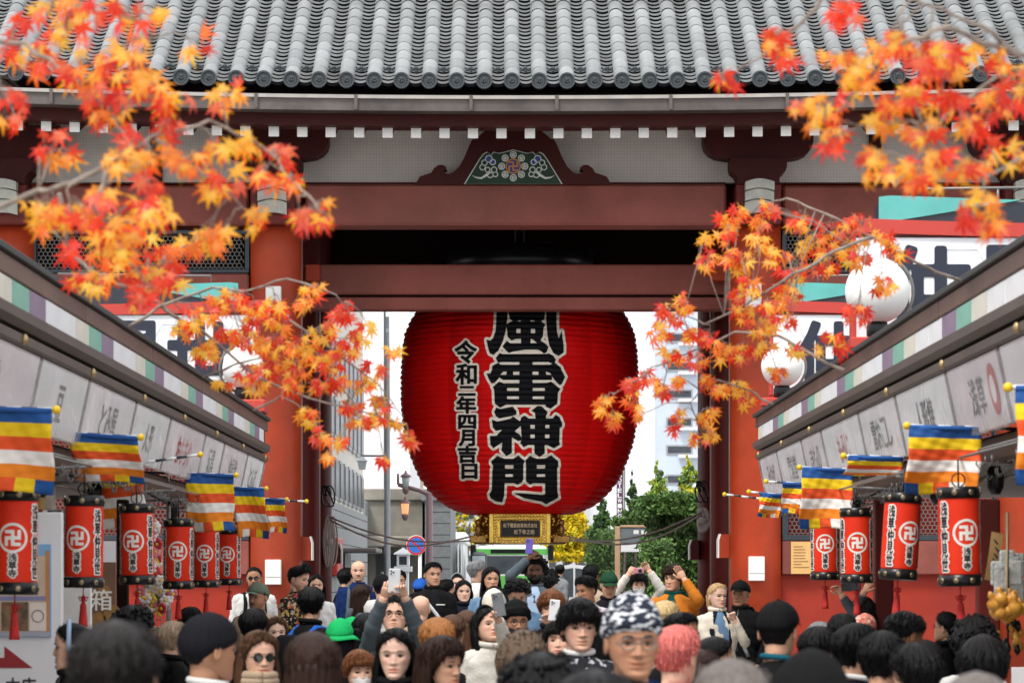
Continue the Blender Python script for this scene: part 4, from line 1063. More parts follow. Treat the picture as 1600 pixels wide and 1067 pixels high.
# ---------------------------------------------------------------- 仲見世 sign boards over the shop roofs, and globe lamps
SRED = mat('sign_frame_red', (0.50, 0.045, 0.03), .45, .06, 3); SWHITE = mat('sign_face_white', (.80, .82, .84), .4, .04, 2)
TURQ = mat('turquoise_copper', (0.10, 0.43, 0.40), .5, .1, 3); NAVY = mat('navy_sheet', (.016, .022, .035), .35, .2)
SEAM = mat('sign_seam', (.5, .52, .54), .5)
BRUSH = mat('brush_ink', (.014, .02, .04), .5)
def roof_sign(s, d, txt, lab, px_in):
    xi = abs(Xp(px_in, d)); t = thing('roof_sign', lab, 'sign', (s * (xi + 1), d, CZ + 1.63), 'roof signs over the shop rows')
    W = 2.3; z0, z1 = CZ + 1.86, CZ + 2.62
    Xf = lambda u: s * (xi + u)
    def bar(za, zb, yo, m, name, lift, u0=0.0, u1=W, th=.26):
        rings = []
        for u in np.linspace(u0, u1, 12):
            e = lift * (1 - u / W) ** 2
            rings.append([(Xf(u), d + yo, za + e), (Xf(u), d + yo, zb + e), (Xf(u), d + yo + th, zb + e), (Xf(u), d + yo + th, za + e)])
        return part(name, MB().loft(rings, 0, False), m, t)
    face = part('sign_face', MB().box(Xf(.08), Xf(W), d + .03, d + .2, z0, z1 + .06, .004), SWHITE, t)
    bar(z1 + .055, z1 + .165, 0, SRED, 'frame_bar', .05, -.02)
    bar(z0 - .12, z0 + .0, 0, SRED, 'frame_bar', -.02, -.02)
    part('frame_post', MB().box(Xf(.05), Xf(.078), d + .01, d + .22, z0, z1 + .06, .006), SRED, t)
    # thin seams of the panel, six-sided like tortoiseshell
    mb = MB(); hr = .24
    for i in range(8):
        for j in range(4):
            cx = .2 + i * hr * 1.5; cz = z0 + .1 + j * hr * 1.732 + (hr * .866 if i % 2 else 0)
            for k in range(3):
                a0, a1 = pi / 3 * k, pi / 3 * (k + 1); p, q = (cx + hr * cos(a0), cz + hr * sin(a0)), (cx + hr * cos(a1), cz + hr * sin(a1))
                if min(p[0], q[0]) < .1 or max(p[0], q[0]) > W - .02 or min(p[1], q[1]) < z0 + .01 or max(p[1], q[1]) > z1 + .04: continue
                mb.tube([(Xf(p[0]), d + .0285, p[1]), (Xf(q[0]), d + .0285, q[1])], .003, 4)
    part('panel_seams', mb, SEAM, face, stuff=True)
    # brush characters
    n = len(txt); us = row_cells(n, .30, W + .1, z0 + .05, z1 - .02, .10)
    if s < 0: us = [(W + .4 - c, b_, W + .4 - a, d_) for a, b_, c, d_ in us][::-1]; us = row_cells(n, -(W + .1), -.30, z0 + .05, z1 - .02, .10); fx = lambda a: -xi + a
    else: fx = lambda a: xi + a
    Fs, u, v = text_sdf(txt, us, .024, .014, .05)
    mb = MB(); lettering(mb, Fs, u, v, 0, lambda a, b: (fx(a), d + .022, b)); part('brush_lettering', mb, BRUSH, face)
    # little canopy: navy front with a turquoise verge
    za = z1 + .18
    mb = MB(); mb.prism([(Xf(.30), za), (Xf(.30), za + .19), (Xf(W + .3), za + .15), (Xf(W + .3), za)], (0, d + .10, 0), (1, 0, 0), (0, 0, 1), (0, .5, 0)); part('canopy_front', mb, NAVY, t)
    mb = MB(); mb.prism([(Xf(.27), za), (Xf(.27), za + .21), (Xf(.36), za + .22), (Xf(1.4), za + .185), (Xf(.62), za + .055)], (0, d + .08, 0), (1, 0, 0), (0, 0, 1), (0, .018, 0)); part('canopy_verge', mb, TURQ, t)
    mb = MB(); mb.box(Xf(-.05), Xf(.38), d - .42, d + .0, CZ + 1.66, CZ + 1.79, .012); part('sign_base', mb, SRED, t)
    mb = MB(); mb.tube([(Xf(.6), d + .6, za + .2), (Xf(.6), d + .6, za + .34), (Xf(2.2), d + .6, za + .36)], .012, 6); mb.tube([(Xf(1.3), d + .6, za + .2), (Xf(1.3), d + .6, za + .35)], .01, 6)
    part('canopy_rail', mb, STEEL, t)
    return t
roof_sign(1, 23.0, '仲見世', 'nearer white roof sign with big black brush characters, above the right shop row', 1322)
roof_sign(1, 29.8, '仲見世', 'farther white roof sign behind two globe lamps on the right', 1196)
roof_sign(-1, 29.8, '仲見世', 'white roof sign with red frame half hidden by maple leaves on the left', 412)
GLOBE = mat('opal_globe', (.86, .85, .82), .55, .02, 2, spec=.2)
for (px, py, d, lab) in ((1371, 455, 22.5, 'larger white globe lamp in front of the nearer right roof sign'), (1222, 572, 29.4, 'smaller white globe lamp beside the right gate pillar'), (380, 575, 29.6, 'white globe lamp half covered by maple leaves on the left')):
    c = P(px, py, d); R_ = .212 if d > 25 else .25
    t = thing('globe_lamp', lab, 'lamp', c - np.array((0, 0, .5)), 'globe lamps at the shop roofs')
    part('globe', MB().ball(c, R_, 32, 20), GLOBE, t)
    part('neck', MB().lathe([(.075, -R_ - .11), (.085, -R_ - .09), (.085, -R_ - .03), (.07, -R_ + .03)], c, 20), BLACK, t)
    sgn = 1 if px > 795 else -1
    part('bracket', MB().box(c[0] - .22, c[0] + .3 if sgn > 0 else c[0] + .22, c[1] - .12, c[1] + .12, c[2] - R_ - .2, c[2] - R_ - .112, .012), SRED, t)
    mb = MB(); arc = [(c[0] + sgn * (R_ + .035) * cos(a), c[1] + .06, c[2] + (R_ + .035) * sin(a)) for a in np.linspace(-1.2, 1.3, 14)]
    mb.tube(arc, .014, 6); mb.tube([arc[0], (c[0] + sgn * .05, c[1] + .06, c[2] - R_ - .11)], .014, 6)
    part('hoop', mb, STEEL, t)

# ---------------------------------------------------------------- left stall: poster board, box banner, flower balls, noren
d = 16.4
WB = mat('white_board', (.74, .73, .74), .55, .04, 2)
t = thing('poster_board', 'white board with a shop picture and a dark red arrow at the left edge', 'sign', (Xp(40, d), d, 0))
x0, x1 = Xp(-40, d), Xp(97, d)
part('board', MB().box(x0, x1, d, d + .06, .25, Zp(800, d), .006), WB, t)
for xx in (x0 + .06, x1 - .06): part('board_leg', MB().box(xx - .03, xx + .03, d + .005, d + .055, 0, .25), STEEL, t)
py_ = d - .012
ph = part('picture_print', MB().box(Xp(-40, d), Xp(80, d), py_, d - .001, Zp(995, d), Zp(850, d)), mat('poster_blue_sky', (.10, .30, .62), .4, .2, 1.2, col2=(.25, .5, .75)), t)
def pr(name, px0, px1, y0, y1, m, yo): part(name, MB().box(Xp(px0, d), Xp(px1, d), py_ - yo, py_ - yo + .0015, Zp(y1, d), Zp(y0, d)), m, ph)
pr('printed_facade', -38, 72, 868, 994, mat('poster_facade', (.60, .45, .33), .5, .08), .003)
pr('printed_beam', -38, 78, 931, 938, mat('poster_mauve', (.22, .22, .38), .5), .005)
pr('printed_doorway', 3, 45, 940, 985, mat('poster_dark', (.05, .035, .03), .6, .6, 14, col2=(.30, .17, .08)), .007)
pr('printed_screen', 47, 73, 941, 985, mat('poster_pale', (.72, .62, .55), .5), .007)
pr('printed_post', 72, 78, 860, 994, mat('poster_orange', (.55, .22, .06), .5), .006)
pr('printed_step', -38, 79, 986, 994, mat('poster_grey', (.35, .36, .42), .5), .009)
mb = MB(); ring(mb, (Xp(60, d), Zp(962, d)), .031, .035, py_ - .010, 0, 24, .002)
part('printed_crest', mb, INK2, ph)
RED2 = mat('printed_crimson', (.28, .008, .012), .5)
mb = MB(); mb.prism([(Xp(-30, d), Zp(1043, d)), (Xp(51, d), Zp(1043, d)), (Xp(7, d), Zp(1009, d)), (Xp(7, d), Zp(1027, d)), (Xp(-30, d), Zp(1027, d))], (0, d - .004, 0), (1, 0, 0), (0, 0, 1), (0, .003, 0)); part('arrow', mb, RED2, t)
Fs, u, v = text_sdf('本店', row_cells(2, Xp(8, d), Xp(57, d), Zp(1086, d), Zp(1058, d), .1), .002, .004, .02)
mb = MB(); lettering(mb, Fs, u, v, 0, lambda a, b: (a, d - .004, b)); part('board_lettering', mb, INK2, t)
t = thing('side_panel', 'plain white panel behind the second left lantern', 'panel', (Xp(118, 17.6), 17.6, 0))
part('panel_sheet', MB().box(Xp(90, 17.6), Xp(142, 17.6), 17.6, 17.65, .02, Zp(828, 17.6), .004), WHITEPAINT, t)
# noren of small red and white checks
t = thing('checked_curtain', 'short red and white checked shop curtain above the white board', 'curtain', P(75, 800, 16.9))
mr_, mw_ = MB(), MB()
for i in range(9):
    for j in range(5):
        x = Xp(38 + i * 7.3, 16.9); z = Zp(834 - j * 7.6, 16.9); y = 16.9 + .012 * sin(i * 1.3)
        (mr_ if (i + j) % 2 else mw_).box(x, x + .026, y, y + .006, z, z + .0275)
part('white_checks', mw_, LWHITE, t); part('red_checks', mr_, RED2, t)
part('curtain_rod', MB().tube([P(30, 797, 16.9), P(108, 797, 16.9)], .008, 6), STEEL, t)
# brown banner with 箱
d2 = 18.2
t = thing('box_banner', 'brown hanging banner with one large white character behind the second left lantern', 'banner', P(160, 900, d2))
part('banner_panel', MB().box(Xp(134, d2), Xp(181, d2), d2, d2 + .03, Zp(1000, d2), Zp(845, d2), .004), mat('banner_brown', (.13, .06, .035), .55, .15, 4, col2=(.20, .10, .055)), t)
part('banner_head', MB().box(Xp(134, d2), Xp(181, d2), d2 - .006, d2 - .001, Zp(878, d2), Zp(845, d2)), WB, t)
mb = MB(); 
for k, (cx, cz, r) in enumerate(((154, 972, 16), (176, 962, 18), (163, 925, 12))): mb.add([(Xp(cx + r * cos(a) * .8, d2), d2 - .003, Zp(cz + r * sin(a), d2)) for a in np.linspace(0, 2 * pi, 18, endpoint=False)], [tuple(range(18))])
part('printed_gourd', mb, mat('banner_amber', (.30, .15, .04), .5, .3, 8), t)
Fs, u, v = text_sdf('箱', [(Xp(142, d2), Zp(953, d2), Xp(175, d2), Zp(920, d2))], .0012, .0032, .02)
mb = MB(); lettering(mb, Fs, u, v, 0, lambda a, b: (a, d2 - .008, b)); part('banner_lettering', mb, LWHITE, t)
part('dark_post', MB().box(Xp(182, 20.6), Xp(199, 20.6), 20.6, 20.7, 0.0, Zp(780, 20.6), .005), SHADEWOOD, t)
# flower balls: every blossom a piece
d3 = 22.6
t = thing('flower_garland', 'hanging garland of pink, white and yellow cloth blossoms by the left shops', 'ornament', P(245, 900, d3))
BL = [mat('blossom_pink', (.62, .18, .24), .7), mat('blossom_white', (.80, .76, .74), .7), mat('blossom_red', (.55, .04, .06), .7), mat('blossom_yellow', (.75, .50, .05), .7), mat('blossom_violet', (.18, .08, .30), .7), mat('blossom_leaf', (.10, .16, .05), .7)]
def blossom(m):
    mb = MB()
    for k in range(6):
        a = 2 * pi * k / 6; mb.ball((.026 * cos(a), -.005, .026 * sin(a)), .021, 7, 5, 0, (1, .6, 1))
    mb.ball((0, -.016, 0), .014, 7, 5, 1); return mb.mesh('blossom', [m, BL[3]])
bm_ = [blossom(m) for m in BL]
for k in range(90):
    if k < 40: px, py = rnd.uniform(227, 247), rnd.uniform(815, 905)
    else:
        a = rnd.uniform(0, 2 * pi); r = sqrt(rnd.random()); px, py = 244 + 25 * r * cos(a), 928 + 27 * r * sin(a)
    inst('blossom', bm_[rnd.choice([0, 0, 0, 1, 1, 1, 1, 1, 2, 2, 3, 5])], t, P(px, py, d3 + rnd.uniform(-.08, .08)), (rnd.uniform(-.6, .6), rnd.uniform(0, 3), rnd.uniform(-.6, .6)))
part('hanging_string', MB().tube([P(244, 955, d3), P(240, 850, d3), P(238, 790, d3)], .006, 5), BLACK, t)
# wire rack below and a steel pole
t = thing('wire_rack', 'wire goods rack below the flower garland', 'rack', (Xp(240, d3), d3 + .2, 0))
mb = MB(); xa, xb_, za, zb_ = Xp(225, d3), Xp(262, d3), .2, Zp(952, d3)
for k in range(8): x = xa + (xb_ - xa) * k / 7; mb.tube([(x, d3 + .2, 0 if k in (0, 7) else za), (x, d3 + .2, zb_)], .003 if 0 < k < 7 else .008, 5)
for k in range(16): z = za + (zb_ - za) * k / 15; mb.tube([(xa, d3 + .2, z), (xb_, d3 + .2, z)], .003, 5)
part('rack_wires', mb, STEEL, t)
for k in range(10):
    part('boxed_good', MB().box(xa + .02, xb_ - .02, d3 + .22, d3 + .4, za + .11 * k, za + .11 * k + .1, .004), mat('goods_tan%d' % (k % 3), ((.48, .40, .25), (.55, .5, .38), (.35, .22, .12))[k % 3], .6), t)
t = solo('steel_pole', MB().tube([(Xp(263.5, 23.2), 23.2, 0), (Xp(263.5, 23.2), 23.2, Zp(790, 23.2))], .018, 10), STEEL, 'plain steel pole right of the flower garland', 'pole')
# shelf with goods inside the left shop
t = thing('goods_shelf', 'tall shelf of souvenir packets inside the left shop', 'shelf', (-3.7, 19.0, 0))
part('shelf_case', MB().box(-5.2, -3.05, 19.5, 19.6, 0, 2.3, .01), mat('shelf_back', (.55, .52, .48), .7), t)
rg = random.Random(9)
pal = [mat('packet_red', (.5, .05, .04), .5), mat('packet_cream', (.7, .6, .42), .5), mat('packet_white', (.75, .74, .72), .5), mat('packet_green', (.1, .25, .12), .5), mat('packet_gold', (.6, .4, .1), .5)]
for j in range(6):
    part('shelf_board', MB().box(-5.2, -3.05, 19.2, 19.49, .3 + j * .34, .33 + j * .34, .004), TIMBER, t)
    for i in range(16):
        x = -5.15 + i * .13; part('packet', MB().box(x, x + .11, 19.22, 19.42, .332 + j * .34, .332 + j * .34 + rg.uniform(.15, .27), .006), rg.choice(pal), t)

# ---------------------------------------------------------------- right stall: notice, gourds, packets, hanging strip
d = 37.98
t = thing('wall_notice', 'yellow paper notice on the red wall beside the right pillar', 'notice', P(1253, 872, d))
part('paper', MB().box(Xp(1236, 37.88), Xp(1269, 37.88), 37.885, 37.893, Zp(896, 37.88), Zp(846, 37.88)), mat('yellow_paper', (.70, .42, .15), .7, .05), t)
mb = MB()
for k in range(8):
    y = 853 + k * 4.6; mb.box(Xp(1240, 37.88), Xp(1240 + rnd.uniform(12, 25), 37.88), 37.881, 37.8845, Zp(y + 1.1, 37.88), Zp(y, 37.88))
part('printed_lines', mb, mat('notice_ink', (.25, .14, .06), .7), t)
d = 16.6
t = thing('paper_strip', 'curled yellow paper strip with black writing hanging by the right post', 'notice', P(1555, 860, d))
rows = []
for v in np.linspace(0, 1, 12): rows.append([P(1543 + 14 * v * (1 - .2 * v) + u * 19 - 5, 905 - 75 * v + 4 * u, d - .05 * sin(v * 2.2) + .03 * u) for u in (0, .5, 1)])
o = part('strip_paper', MB().loft(rows, 0, True, False, False), mat('amber_paper', (.72, .46, .18), .6, .06), t)
mb = MB()
for k, (a, b_) in enumerate(((1556, 846), (1558, 858), (1556, 868), (1554, 876))): mb.tube([P(a - 3, b_ - 4, d - .07), P(a + 3, b_ + 4, d - .075)], [.004, .006], 5)
part('brush_marks', mb, INK2, t)
PERS = mat('gourd_orange', (.62, .26, .03), .32, .25, 5, col2=(.75, .36, .05)); d = 16.2
t = thing('gourd_bunch', 'bunch of small orange gourds hanging at the right stall', 'ornament', P(1573, 940, d))
gm_ = MB().lathe([(.003, -.045), (.03, -.04), (.042, -.012), (.036, .012), (.016, .026), (.02, .04), (.014, .055), (.004, .065)], (0, 0, 0), 16).mesh('gourd', PERS)
for k in range(30):
    a = rnd.uniform(0, 2 * pi); r = sqrt(rnd.random())
    inst('gourd', gm_, t, P(1574 + 24 * r * cos(a), 946 + 19 * r * sin(a), d + rnd.uniform(-.09, .09)), (rnd.uniform(-.5, .5), rnd.uniform(-.5, .5), 0), rnd.uniform(.75, 1.1))
part('hanging_strings', MB().tube([P(1574, 940, d), P(1573, 905, d), P(1574, 800, d)], .006, 5), mat('straw_string', (.5, .38, .2), .8), t)
t = thing('clear_packets', 'hanging bunch of clear plastic packets above the orange gourds', 'packets', P(1572, 890, d + .3))
PLAS = mat('shiny_plastic', (.66, .68, .64), .15, .25, 20, .6, 60, coat=.5)
for k in range(9):
    c = P(rnd.uniform(1556, 1592), rnd.uniform(868, 922), d + .3 + rnd.uniform(-.1, .1)); o = part('packet', MB().box(c[0] - .045, c[0] + .045, c[1] - .012, c[1] + .012, c[2] - .07, c[2] + .07, .01), PLAS, t)
part('packet_hook', MB().tube([P(1572, 880, d + .3), P(1572, 800, d + .3)], .005, 5), STEEL, t)
t = thing('charm_string', 'string of amber charms and dark ribbons below the gourds', 'ornament', P(1575, 1000, d + .1))
for k in range(16):
    c = P(rnd.uniform(1556, 1596), rnd.uniform(968, 1020), d + .1 + rnd.uniform(-.08, .08))
    part('charm', MB().lathe([(.002, -.035), (.016, -.02), (.018, .0), (.008, .03)], c, 10), (PERS if k % 2 else BLACK), t)
part('charm_cord', MB().tube([P(1575, 1020, d + .1), P(1575, 958, d + .1), P(1575, 800, d + .15)], .006, 5), BLACK, t)
t = thing('goods_counter', 'stall counter stacked with packets at the right picture edge', 'counter', (3.2, 16.2, 0))
part('counter_box', MB().box(2.72, 4.2, 15.6, 16.8, 0, .95, .02), TIMBER, t)
part('price_board', MB().box(Xp(1581, 15.5), Xp(1612, 15.5), 15.5, 15.52, .951, Zp(1042, 15.5), .003), WB, t)
for k in range(12): 
    x = 2.78 + .11 * k; part('packet', MB().box(x, x + .09, 15.75 + .1 * (k % 3), 15.85 + .1 * (k % 3), .951, 1.15 + .1 * rnd.random(), .006), rnd.choice(pal), t)

# ================================================================ across the road, beyond the gate
STONE_G = mat('grey_stone_cladding', (.26, .27, .275), .6, .12, 1.5, .1, 30); CREAMW = mat('cream_facade', (.62, .59, .53), .7, .06, 1.0)
CONC = mat('stained_concrete', (.30, .28, .24), .85, .25, 1.2, .2, 20, dirt=.6); WHITEB = mat('white_facade', (.80, .81, .83), .6, .04, 1.0)
BLUEB = mat('blue_grey_facade', (.50, .57, .66), .6, .06, 1.0); WIN = mat('window_glass', (.05, .06, .07), .3, .3, 2.0, spec=.3)
WINF = mat('window_metal', (.30, .31, .33), .4); GREYW = mat('light_grey_facade', (.52, .53, .55), .7, .06)
def building(name_lab, x0, x1, y0, y1, h, m, wins, wm=WIN, extra=None, face='y'):
    t = thing('building', name_lab, 'building', ((x0 + x1) / 2, (y0 + y1) / 2, 0))
    part('wall', MB().box(x0, x1, y0, y1, 0, h), m, t)
    part('roof', MB().box(x0 - .1, x1 + .1, y0 - .1, y1 + .1, h + .002, h + .35, .03), m, t)
    for (a, b_, za, zb) in wins:
        if face == 'y':
            f = part('window', MB().box(a, b_, y0 - .04, y0 - .002, za, zb), WINF, t); e = .06
            n = max(1, int((b_ - a) / 1.3)); w = (b_ - a) / n
            for k in range(n): part('pane', MB().box(a + k * w + e, a + (k + 1) * w - e, y0 - .055, y0 - .041, za + e, zb - e), wm, f)
        else:
            xf = x1 if face == 'x+' else x0; s = 1 if face == 'x+' else -1; e = .07
            f = part('window', MB().box(xf + s * .002, xf + s * .06, a, b_, za, zb), WINF, t)
            part('pane', MB().box(xf + s * .061, xf + s * .075, a + e, b_ - e, za + e, zb - e), wm, f)
    return t
# left corner building, seen along its street front: cream above, grey stone below
d1, d2_ = 60.0, 76.0; xr_ = Xp(567, 76)
ws = []
for fl, (ya, yb) in enumerate(((728, 788), (640, 700), (556, 616))):
    za, zb = CZ + (HY - yb) * 68 / F, CZ + (HY - ya) * 68 / F
    for k in range(8): ws.append((61.0 + k * 1.85, 62.2 + k * 1.85, za, zb))
t = building('cream and grey corner building beyond the left rear pillar', xr_ - 9, xr_, d1, d2_, 12, CREAMW, ws, face='x+')
zg = CZ + (HY - 795) * 68 / F
part('stone_base', MB().box(xr_ + .004, xr_ + .12, d1 + .05, d2_ - .05, 0.0, zg), STONE_G, t)
for k in range(9): part('stone_joint', MB().box(xr_ + .1205, xr_ + .122, d1 + .05, d2_ - .05, .35 * k + .3, .35 * k + .315), SHADEWOOD, t)
part('doorway', MB().box(xr_ + .121, xr_ + .20, 64.2, 66.6, 0.0, 2.2), WIN, t)
part('canopy', MB().box(xr_ + .121, xr_ + .9, 64.0, 66.8, 2.22, 2.32, .02), STEEL, t)
part('shop_sign', MB().box(xr_ + .121, xr_ + .25, 60.5, 62.5, 1.7, 2.5, .02), SRED, t)
# concrete and tile building behind
d = 84.0
t = building('stained concrete building with a projecting ledge behind the no-parking sign', Xp(556, d), Xp(660, d), d, d + 10, Zp(782, d), CONC, [])
part('ledge', MB().box(Xp(560, d), Xp(660, d), d - 1.0, d - .002, Zp(855, d), Zp(838, d), .04), CONC, t)
part('dark_opening', MB().box(Xp(588, d), Xp(640, d), d - .05, d - .003, .3, Zp(866, d)), WIN, t)
part('pier', MB().box(Xp(548, d - 2), Xp(571, d - 2), d - 2, d - .004, 0, Zp(782, d - 2), .02), STONE_G, t)
part('notice_panel', MB().box(Xp(596, d), Xp(612, d), d - .06, d - .051, Zp(905, d), Zp(893, d)), WHITEPAINT, t)
d = 82.0
t = building('dark grey tiled block right of the mauve lamp post', Xp(664, d), Xp(704, d), d, d + 8, Zp(783, d), mat('dark_grey_tile', (.16, .17, .18), .5, .15, 6, .2), [])
for k in range(14): part('tile_joint', MB().box(Xp(664.5, d), Xp(703.5, d), d - .004, d - .001, k * .32 + .3, k * .32 + .315), SHADEWOOD, t)
t = building('pale ribbed wall beyond the dark grey block', Xp(704, 96), Xp(724, 96), 96, 106, Zp(848, 96), WHITEB, [])
for k in range(4): part('wall_rib', MB().box(Xp(705 + 5 * k, 95.6), Xp(707 + 5 * k, 95.6), 95.6, 95.99, 0, Zp(850, 96)), GREYW, t)
d = 118.0
building('tall plain white building rising left of the giant lantern', Xp(560, d), Xp(640, d), d, d + 14, 24, WHITEB, [(Xp(600, d), Xp(602, d), 3, 20)])
d = 135.0
t = building('ochre building with a crimson banner far behind the street lamps', Xp(612, d), Xp(652, d), d, d + 10, Zp(700, d), mat('ochre_facade', (.42, .34, .24), .7), [(Xp(618, d), Xp(640, d), Zp(760, d), Zp(745, d))])
part('hanging_banner', MB().box(Xp(609, 130), Xp(617, 130), 130, 130.2, Zp(778, 130), Zp(730, 130)), mat('crimson_cloth', (.35, .01, .03), .7), t)
part('gilt_cap', MB().ball(P(613, 727, 130), .3, 10, 8), GOLD, t)
# right: white and blue-grey towers
d = 112.0
building('white tower right of the giant lantern', Xp(940, d), Xp(1026, d), d, d + 16, 26, WHITEB, [])
t = building('blue-grey apartment tower with strip windows behind the hedge', Xp(1027, d - 2), Xp(1092, d - 2), d - 2, d + 14, 24, BLUEB,
         [(Xp(1041, d - 2), Xp(1082, d - 2), Zp(y + 15, d - 2), Zp(y, d - 2)) for y in (520, 565, 608, 652, 695, 741)])
for y in (520, 565, 608, 652, 695, 741): part('floor_band', MB().box(Xp(1060, d - 2.3), Xp(1092, d - 2.3), d - 2.3, d - 2.06, Zp(y + 20, d - 2), Zp(y + 16, d - 2)), WHITEB, t)
d = 150.0
building('distant pale office block behind the lantern base', Xp(690, d), Xp(770, d), d, d + 10, Zp(770, d), GREYW, [(Xp(694 + 18 * k, d), Xp(706 + 18 * k, d), Zp(812 + 22 * j, d), Zp(800 + 22 * j, d)) for k in range(4) for j in range(4)])
building('distant grey office block behind the yellow tree', Xp(850, d), Xp(965, d), d, d + 10, Zp(790, d), GREYW, [(Xp(856 + 22 * k, d), Xp(870 + 22 * k, d), Zp(822 + 22 * j, d), Zp(808 + 22 * j, d)) for k in range(5) for j in range(4)])
# purple shop banner
d = 92.0
t = thing('vertical_banner', 'tall narrow purple sign with white capitals right of the giant lantern', 'sign', (Xp(968, d), d, 0))
part('banner_board', MB().box(Xp(963.5, d), Xp(973, d), d, d + .15, Zp(812, d), Zp(735, d), .02), mat('banner_purple', (.09, .03, .10), .5), t)
part('banner_post', MB().tube([(Xp(974.5, d), d + .1, 0), (Xp(974.5, d), d + .1, Zp(730, d))], .06, 8), STEEL, t)
mb = MB()
Fs, u, v = text_sdf('HOTELWING', col_cells(9, Xp(965.2, d), Xp(971.3, d), Zp(810, d), Zp(738, d), .22), .004, .012, .03)
lettering(mb, Fs, u, v, 0, lambda a, b: (a, d - .006, b)); part('banner_lettering', mb, WHITEPAINT, t)

# lamp posts, signs
POSTG = mat('grey_painted_steel', (.22, .23, .24), .4, .1, metal=.3); POSTM = mat('mauve_painted_steel', (.22, .13, .14), .45, .1)
d = 66.0
t = thing('lamp_post', 'tall thin grey lamp post left of the giant lantern', 'lamp post', (Xp(605, d), d, 0))
part('mast', MB().lathe([(.11, 0), (.11, 1.2), (.075, 1.22), (.06, 6.0), (.05, Zp(495, d))], (Xp(605, d), d, 0), 14), POSTG, t)
part('mast_cap', MB().box(Xp(603, d), Xp(607, d), d - .05, d + .05, Zp(520, d), Zp(513, d), .01), WHITEPAINT, t)
part('cross_arm', MB().tube([P(605, 712, d), P(565, 712, d)], .025, 8), POSTG, t)
hl = MB(); c = P(566, 726, d); hl.loft([[(c[0] + r * cos(pi / 4 + pi / 2 * k), c[1] + r * sin(pi / 4 + pi / 2 * k), c[2] + z) for k in range(4)] for r, z in ((.10, -.11), (.15, .08), (.19, .085), (.03, .19))], 0, False)
part('lantern_head', hl, mat('frosted_lamp_glass', (.55, .6, .6), .3), t)
d = 70.0
LS = .74
t = thing('street_lamp', 'mauve street lamp with glowing glass lanterns by the concrete building', 'street lamp', (Xp(671, d), d, 0))
part('mast', MB().lathe([(.10, 0), (.085, .6), (.08, Zp(770, d))], (Xp(671, d), d, 0), 14), POSTM, t)
part('cross_arm', MB().tube([P(671, 773, d), P(655, 766, d), P(622, 757, d)], .05, 8), POSTM, t)
part('cross_arm', MB().tube([P(622, 757, d), P(622, 740, d)], .03, 8), POSTM, t)
for (px, py, lit) in ((633, 793, 1), (634, 752, 0)):
    c = P(px, py, d); S_ = lambda q: [(a * LS, b * LS) for a, b in q]
    g = MB().lathe(S_([(.10, -.20), (.13, .12), (.13, .14)]), (c[0], c[1], c[2]), 12)
    lh = part('lamp_glass', g, mat('lit_lamp_glass', (.6, .35, .2), .3, emit=(1, .42, .18, .45)) if lit else mat('frosted_lamp_glass', (.55, .6, .6), .3), t)
    part('lamp_hood', MB().lathe(S_([(.19, .142), (.16, .2), (.05, .27), (.02, .36)]), c, 12), POSTM, lh)
    part('lamp_foot', MB().lathe(S_([(.03, -.42), (.09, -.36), (.12, -.26), (.11, -.205)]), c, 12), POSTM, lh)
SBLUE = mat('sign_blue', (.03, .17, .62), .4, .05); SIGNR = mat('sign_red', (.58, .03, .03), .4, .05)
def no_parking(px, py, r, d, pole_px, lab):
    c = P(px, py, d); R_ = r * d / F
    t = thing('no_parking_sign', lab, 'road sign', (Xp(pole_px, d), d, 0), 'no-parking signs')
    part('pole', MB().tube([(Xp(pole_px, d), d + .06, 0), (Xp(pole_px, d), d + .06, c[2] + R_ * .4)], .035, 10), WHITEPAINT, t)
    mb = MB(); n = 36
    cir = lambda rr, y: [(c[0] + rr * cos(2 * pi * j / n), y, c[2] + rr * sin(2 * pi * j / n)) for j in range(n)]
    mb.loft([cir(R_, d + .015), cir(R_, d)], 0); dp = part('disc', mb, WHITEPAINT, t)
    mb = MB(); mb.loft([cir(R_ * .96, d - .004), cir(R_ * .77, d - .004)], 0, False, False); part('red_ring', mb, SIGNR, dp)
    mb = MB(); mb.add(cir(R_ * .77, d - .003), [tuple(range(n))]); part('blue_field', mb, SBLUE, dp)
    w = R_ * .075; q = R_ * .72 * .7071
    mb = MB(); mb.add([(c[0] - q - w, d - .006, c[2] + q - w), (c[0] - q + w, d - .006, c[2] + q + w), (c[0] + q + w, d - .006, c[2] - q + w), (c[0] + q - w, d - .006, c[2] - q - w)], [(0, 1, 2, 3)]); part('red_slash', mb, SIGNR, dp)
no_parking(650.5, 851.5, 15.6, 58, 656, 'larger round blue and red no-parking sign before the concrete building')
no_parking(767, 860.5, 7.5, 96, 768, 'small distant no-parking sign left of the green bus')
d = 74.0
t = thing('stone_lantern', 'white stone lantern with a small grated window below the street lamp', 'stone lantern', (Xp(630, d), d, 0))
part('shaft', MB().box(Xp(622, d), Xp(639, d), d - .14, d + .14, 0, Zp(892, d), .02), WHITEB, t)
part('fire_box', MB().box(Xp(620, d), Xp(640, d), d - .16, d + .16, Zp(884, d), Zp(866, d), .015), WHITEB, t)
part('cap', MB().loft([[(Xp(630, d) + r * sx_s, d + r * sy_s, Zp(z_, d)) for sx_s, sy_s in ((-1, -1), (1, -1), (1, 1), (-1, 1))] for r, z_ in ((.24, 866), (.23, 864), (.05, 857), (.02, 855))], 0, False), WHITEB, t)
part('grate', MB().box(Xp(624, d), Xp(636, d), d - .165, d - .161, Zp(882, d), Zp(869, d)), WIN, t)
part('plinth', MB().box(Xp(616, d), Xp(644, d), d - .2, d + .2, Zp(893, d), Zp(884.4, d), .01), WHITEB, t)

